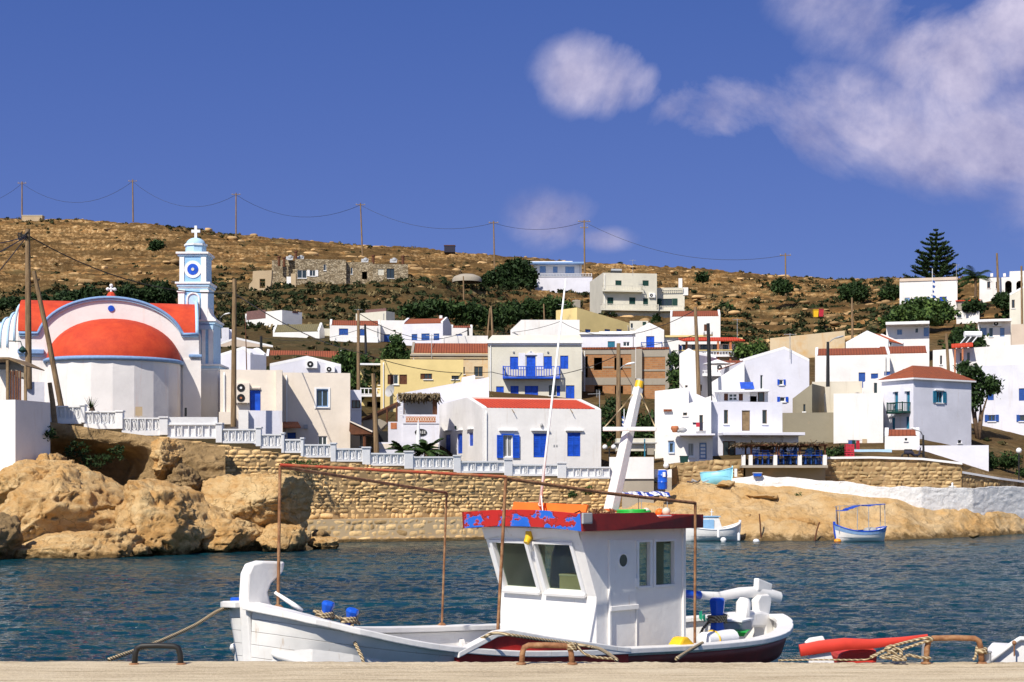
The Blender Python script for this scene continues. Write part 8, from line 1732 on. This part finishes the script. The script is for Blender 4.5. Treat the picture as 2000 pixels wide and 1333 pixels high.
r=thing('curtain','pale curtain hanging inside the wheelhouse side window','curtain',BM@Vector((-1.45,.70,1.5)),BYAW);mb=MB()
for i in range(8):mb.face([(-.15+i*.035,.03*(i%2),0),(-.115+i*.035,.03*((i+1)%2),0),(-.115+i*.028,.03*((i+1)%2),.75),(-.15+i*.028,.03*(i%2),.75)])
mb.build('cloth',M['beige_wall'],r)

# pipe frame for the awning
def pp(px,py,Y):return BI@P(px,py,Y)
q1b,q1t=pp(543,1188,17.35),pp(547,912,17.35);q2b,q2t=pp(863,1222,21.3),pp(872,963,21.3);q3b,q3t=pp(972,1238,18.2),pp(988,935,18.2);q4b,q4t=pp(1357,1260,21.0),pp(1358,983,21.0)
fo=None
for nm,pts_,mt,rr in(('frame_post',[q1b,q1t],'rust',.019),('frame_post',[q2b,q2t-Vector((0,0,.05)),q2t],'rust',.016),('frame_post',[q3b,q3t],'rust',.020),('frame_post',[q4b,q4t-Vector((0,0,.06)),q4t],'rust',.019),
                        ('frame_rail',[q1t+Vector((0,0,.02)),q3t+Vector((0,0,.02))],'rust_paint',.019),('frame_rail',[q1t,q2t],'rust',.02),('frame_rail',[q3t,q3t.lerp(q4t,.5)-Vector((0,0,.02)),q4t],'rust',.022)):
    mb=MB();mb.tube(pts_,rr,10);mb.build(nm,M[mt],bt,smooth=True,autos=50)
for q in(q1b,q2b):mb=MB();mb.lathe([(.06,-.03),(.06,.01),(.03,.04)],q,10);mb.build('post_foot',M['rust'],bt)
# ribs of the far bulwark
for s in(2.6,1.4,.3):mb=MB();mb.hexa([(s-.04,-B_(s)+.1,.5),(s+.04,-B_(s)+.1,.5),(s+.04,-B_(s)+.32,.5),(s-.04,-B_(s)+.32,.5),(s-.04,-B_(s)+.1,Z_(s)-.05),(s+.04,-B_(s)+.1,Z_(s)-.05),(s+.04,-B_(s)+.15,Z_(s)-.08),(s-.04,-B_(s)+.15,Z_(s)-.08)]);mb.build('rib',M['boat_white'],bt)
# blue bitts with rope turns
def bitt(p,lean,s_=1.0,n=6,h_=.26,r_=.075):mb=MB();d=Vector(lean).normalized();mb.tube([p-d*.1,p+d*h_*.45,p+d*h_*.85,p+d*h_],[r_*.75,r_*.7,r_,r_*.85],n);return mb.build('mooring_bitt',M['blue_plastic'],bt,bevel=.012)
bA=pp(634,1212,17.25);bB=pp(682,1222,17.35);bC=pp(462,1184,17.9)
bitt(bA,(-.1,.25,1),h_=.22,r_=.08);bitt(bB,(-.05,.3,1),h_=.2,r_=.08);mb=MB();mb.tube([bC+Vector((0,0,-.02)),bC+Vector((0,0,.10))],.075,6);mb.build('mooring_bitt',M['blue_plastic'],bt,bevel=.012)
def rope(label,pts_,r_=.017,dens=10):
    P_=[Vector(p)for p in pts_];out=[]
    for i in range(len(P_)-1):
        a,b2=P_[max(i-1,0)],P_[min(i+2,len(P_)-1)]
        for t in np.linspace(0,1,dens,endpoint=False):p0,p1=P_[i],P_[i+1];out.append(.5*((2*p0)+(p1-a)*t+(2*a-5*p0+4*p1-b2)*t*t+(3*p0-a-3*p1+b2)*t**3))
    out.append(P_[-1]);mb=MB();mb.tube(out,r_,8);return tag(mb.build('rope',M['rope'],smooth=True),label,'rope')
def turns(p,r_,n,dz=.03):return[p+Vector((r_*math.cos(t),r_*math.sin(t),dz*t/6.28))for t in np.linspace(0,6.28*n,int(10*n))]
W=lambda v:BM@v
wa,wb=W(bA)+Vector((0,0,.02)),W(bB)+Vector((0,0,.03))
rope('twisted rope wound round the two blue bitts and dropping over the side of the bow',turns(wa,.09,2.6)+turns(wb,.085,2.2)+[P(690,1245,17.1),P(700,1270,16.9),P(709,1290,16.8),P(714,1330,16.7)],.02,4)
rope('long mooring rope running from the bow to the left end of the quay',[W(bC)+Vector((.08,-.08,.0)),P(430,1192,17.4),P(380,1222,16.6),P(310,1254,15.8),P(255,1274,15.2),P(212,1289,14.92)],.02,8)
rope('rope lying along the white spray board down to the quay fitting',[P(870,1276,18.9),P(905,1266,18.4),P(940,1248,17.9),P(965,1237,17.75),P(1000,1241,17.6),P(1060,1250,17.8),P(1120,1258,18.0),P(1165,1266,17.6),P(1186,1276,16.5),P(1205,1290,15.2)],.02,8)
rope('rope leading from the rear pipe post down to the quay edge',[P(1372,1256,20.8),P(1358,1264,20.0),P(1340,1275,18.5),P(1322,1287,15.2)],.022,8)
# big blue bitt aft, green cloth, engine and gear at the stern
bD=pp(1401,1248,22.6);mb=MB();mb.tube([bD-Vector((0,0,.15)),bD+Vector((0,0,.12)),bD+Vector((0,0,.30)),bD+Vector((0,0,.56)),bD+Vector((0,0,.60))],[.13,.12,.095,.125,.105],6);mb.build('stern_bitt',M['blue_plastic'],bt,bevel=.015)
wd_=W(bD)+Vector((0,0,.24));rope('rope wrapped round the tall blue bitt at the stern',turns(wd_,.13,3.2,.035)+[wd_+Vector((-.2,.1,-.1)),wd_+Vector((-.28,.1,-.35))],.02,3)
r=thing('green_cloth','mint green cloth knotted over the far rail at the stern','cloth',P(1378,1196,24.0));mb=MB()
for i in range(5):a_,b2=-.1+i*.05,-.05+i*.05;mb.prism([(a_,0,.0-.05*i),(b2,.03,.02-.06*i),(b2,.03,-.14-.02*i),(a_,0,-.10)],(0,.02,0))
mb.build('cloth',M['mint_plastic'],r)
p=W(Vector((-2.35,.15,.45)));r=thing('boat_engine','dark greasy engine block with orange knobs on the aft deck','engine',p,BYAW);mb=MB();mb.box(-.3,.3,-.25,.25,0,.3);mb.build('block',M['cloth_dark'],r,bevel=.04);mb=MB();mb.tube([(0,.05,.3),(.02,.1,.5)],.09,8);mb.build('cylinder_head',M['dark'],r)
for x in(-.18,.16):mb=MB();mb.tube([(x,0,.3),(x,0,.52)],.01,5);mb.ball((x,0,.54),.03,8,6);mb.build('lever',M['terracotta'],r)
p=W(Vector((-2.2,-.75,.45)));r=thing('engine_cover','white and grey box on the far side of the aft deck','box',p,BYAW);mb=MB();mb.box(-.5,.5,-.3,.3,0,.42);mb.build('body',M['dish_grey'],r,bevel=.02);mb=MB();mb.box(-.53,.53,-.33,.33,.42,.47);mb.build('lid',M['boat_white'],r,bevel=.015)
p=P(1322,1266,20.5);r=thing('jerrycan','bright yellow plastic can lying against the wheelhouse corner on deck','jerrycan',p,BYAW);mb=MB();mb.prism([(-.30,-.1,-.12),(.28,-.1,-.12),(.30,-.1,-.03),(.08,-.1,.04),(-.02,-.1,.14),(-.12,-.1,.15),(-.3,-.1,.02)],(0,.2,0));mb.build('body',M['yellow_plastic'],r,bevel=.03);mb=MB();mb.tube([(.25,0,0),(.34,0,.03)],.035,8);mb.build('cap',M['yellow_plastic'],r)
p=P(1402,1250,21.7);r=thing('white_canister','white plastic canister with ropes on the near side of the stern','canister',p,BYAW);mb=MB();mb.tube([(-.36,0,0),(-.33,0,0),(.33,0,0),(.36,0,0)],[.08,.13,.13,.08],12);mb.build('body',M['white_paint'],r,smooth=True,autos=50);mb=MB();mb.tube([(.12,.14*math.cos(t),.14*math.sin(t))for t in np.linspace(0,6.283,14)],.012,5,caps=False);mb.build('strap',M['yellow_plastic'],r)
p=P(1443,1242,22.6);r=thing('green_tray','bright green plastic tray lying at the stern','tray',p,BYAW+.5);mb=MB();mb.hexa([(-.12,-.09,0),(.12,-.09,0),(.12,.09,0),(-.12,.09,0),(-.17,-.13,.07),(.17,-.13,.07),(.17,.13,.07),(-.17,.13,.07)]);mb.build('tray',M['green_plastic'],r,bevel=.01);mb=MB();mb.box(-.18,.18,-.14,.14,.066,.076);mb.build('rim',M['green_plastic'],r)
p=P(1440,1228,23.0);r=thing('clear_crate','pale grey translucent crate at the stern behind the green tray','crate',p,BYAW+.3);mb=MB();mb.box(-.25,.25,-.15,.15,-.05,.12);mb.build('body',M['dish_grey'],r,bevel=.03);mb=MB();mb.box(-.27,.27,-.17,.17,.12,.145);mb.build('rim',M['white_paint'],r)

# ------------------------------------------------------------ fittings on the quay
def staple(label,x0,x1,yt,yb,Y,mat,r_=.028):
    a,b_=P(x0,yb,Y),P(x1,yb,Y);o=Vector(((a.x+b_.x)/2,Y,QZ));r=thing('mooring_staple',label,'mooring bar',o);h_=zof(yt,Y)-QZ;w_=(b_.x-a.x)/2
    mb=MB();mb.tube([(-w_,0,-.05),(-w_+.012,0,h_*.6),(-w_+.03,0,h_*.9),(-w_+.07,0,h_),(0,0,h_+.004),(w_-.07,0,h_-.002),(w_-.03,0,h_*.9),(w_-.012,0,h_*.6),(w_,0,-.05)],r_,10);mb.build('bar',M[mat],r,smooth=True)
    for s_ in(-1,1):mb=MB();mb.lathe([(.05,0),(.048,.012),(.03,.02)],(s_*w_,0,-.004),10);mb.build('foot',M['rust'],r)
    return r
staple('black wrapped mooring bar at the left part of the quay edge',262,354,1262,1290,14.65,'black_iron');staple('rusty mooring bar in the middle of the quay in front of the wheelhouse',1018,1118,1261,1290,14.7,'rust');staple('long rusty mooring bar at the right end of the quay',1808,1918,1247,1287,14.75,'rust')
rope('knotted pale rope around the right leg of the middle mooring bar',turns(P(1117,1270,14.7),.04,3,.02)+[P(1140,1276,14.7),P(1165,1284,14.72),P(1200,1287,14.75)],.012,3)
rope('coiled rope around the right foot of the long rusty mooring bar',turns(P(1917,1276,14.75),.045,2.5,.02)+[P(1905,1284,14.7),P(1900,1288,14.7)],.014,3)
o=P(1925,1288,14.8);r=thing('iron_stub','short grey iron stub beside the long mooring bar','bollard',(o.x,14.82,QZ));mb=MB();mb.lathe([(.05,0),(.05,.09),(.06,.10),(.055,.11),(.001,.11)],(.01,0,0),12);mb.build('stub',M['grey_metal'],r,smooth=True,autos=40)
rope('tangled pale rope heaped at the quay edge beside the red tiller',[P(1700,1284,14.8),P(1725,1272,14.8),P(1745,1262,14.75),P(1780,1252,14.75),P(1812,1246,14.7),P(1820,1250,14.7),P(1800,1256,14.72),P(1765,1268,14.75),P(1745,1276,14.75),P(1730,1268,14.8),P(1742,1262,14.8),P(1750,1272,14.78),P(1720,1284,14.72),P(1760,1285,14.7),P(1775,1280,14.72),P(1795,1284,14.72),P(1818,1286,14.72)],.014,8)
rope('frayed white rope knot on the quay next to the red rudder',[P(1735,1286,14.7),P(1750,1280,14.7),P(1742,1272,14.72),P(1755,1268,14.74),P(1760,1280,14.7),P(1745,1288,14.66),P(1770,1288,14.66)],.018,8)
rope('thin yellow line lying along the quay edge at the right',[P(1520,1290,14.85),P(1600,1289,14.86),P(1680,1289,14.85),P(1700,1286,14.8),P(1720,1276,14.78)],.008,6)
r=thing('small_red_boat','boat stern with a long curved red tiller and red rudder showing over the quay','boat',P(1690,1330,15.9));o_=P(1690,1330,15.9);Yr=15.9
mb=MB();mb.tube([P(x,y,Yr)-o_ for x,y in((1562,1271),(1600,1264),(1650,1258),(1700,1258),(1760,1252),(1812,1243))],[.055,.06,.055,.045,.035,.02],8,sq=(.6,1.2));mb.build('tiller',M['red_paint'],r,smooth=True,autos=60)
mb=MB();mb.prism([P(x,y,Yr)-o_ for x,y in((1572,1256),(1582,1247),(1608,1243),(1613,1254),(1580,1262))],(0,.06,0));mb.build('tiller_block',M['boat_white'],r,bevel=.01);mb=MB();mb.prism([P(x,y,Yr+.02)-o_ for x,y in((1580,1280),(1622,1272),(1632,1300),(1632,1340),(1580,1340))],(0,.08,0));mb.build('rudder',M['boat_white'],r,bevel=.01)
mb=MB();mb.prism([P(x,y,Yr+.1)-o_ for x,y in((1638,1278),(1660,1269),(1695,1265),(1716,1270),(1710,1340),(1645,1340))],(0,.5,0));mb.build('stern',M['red_paint'],r,bevel=.05)
mb=MB();mb.tube([P(1803,1340,Yr)-o_,P(1808,1252,Yr)-o_],.04,4);mb.build('mooring_post',M['grey_metal'],r)
r=thing('white_boat_bow','white boat bow with a rust knobbed rod at the bottom right corner','boat',P(1990,1330,16));o_=P(1990,1330,16)
mb=MB();mb.prism([P(x,y,16)-o_ for x,y in((1935,1290),(1978,1256),(1990,1247),(2010,1246),(2060,1260),(2060,1360),(1935,1360))],(0,.08,0));mb.prism([P(x,y,16.1)-o_ for x,y in((1960,1290),(1978,1268),(2060,1272),(2060,1360),(1960,1360))],(0,.7,0));mb.build('hull',M['boat_white'],r,bevel=.02)
mb=MB();mb.tube([P(x,y,15.97)-o_ for x,y in((1935,1291),(1978,1257),(1992,1248),(2040,1250))],.025,6);mb.build('rail',M['boat_white'],r,smooth=True)
mb=MB();mb.tube([P(1981,1282,15.9)-o_,P(1981,1256,15.9)-o_],.008,6);mb.ball(P(1981,1256,15.9)-o_,.025,8,6);mb.build('rod',M['rust'],r)
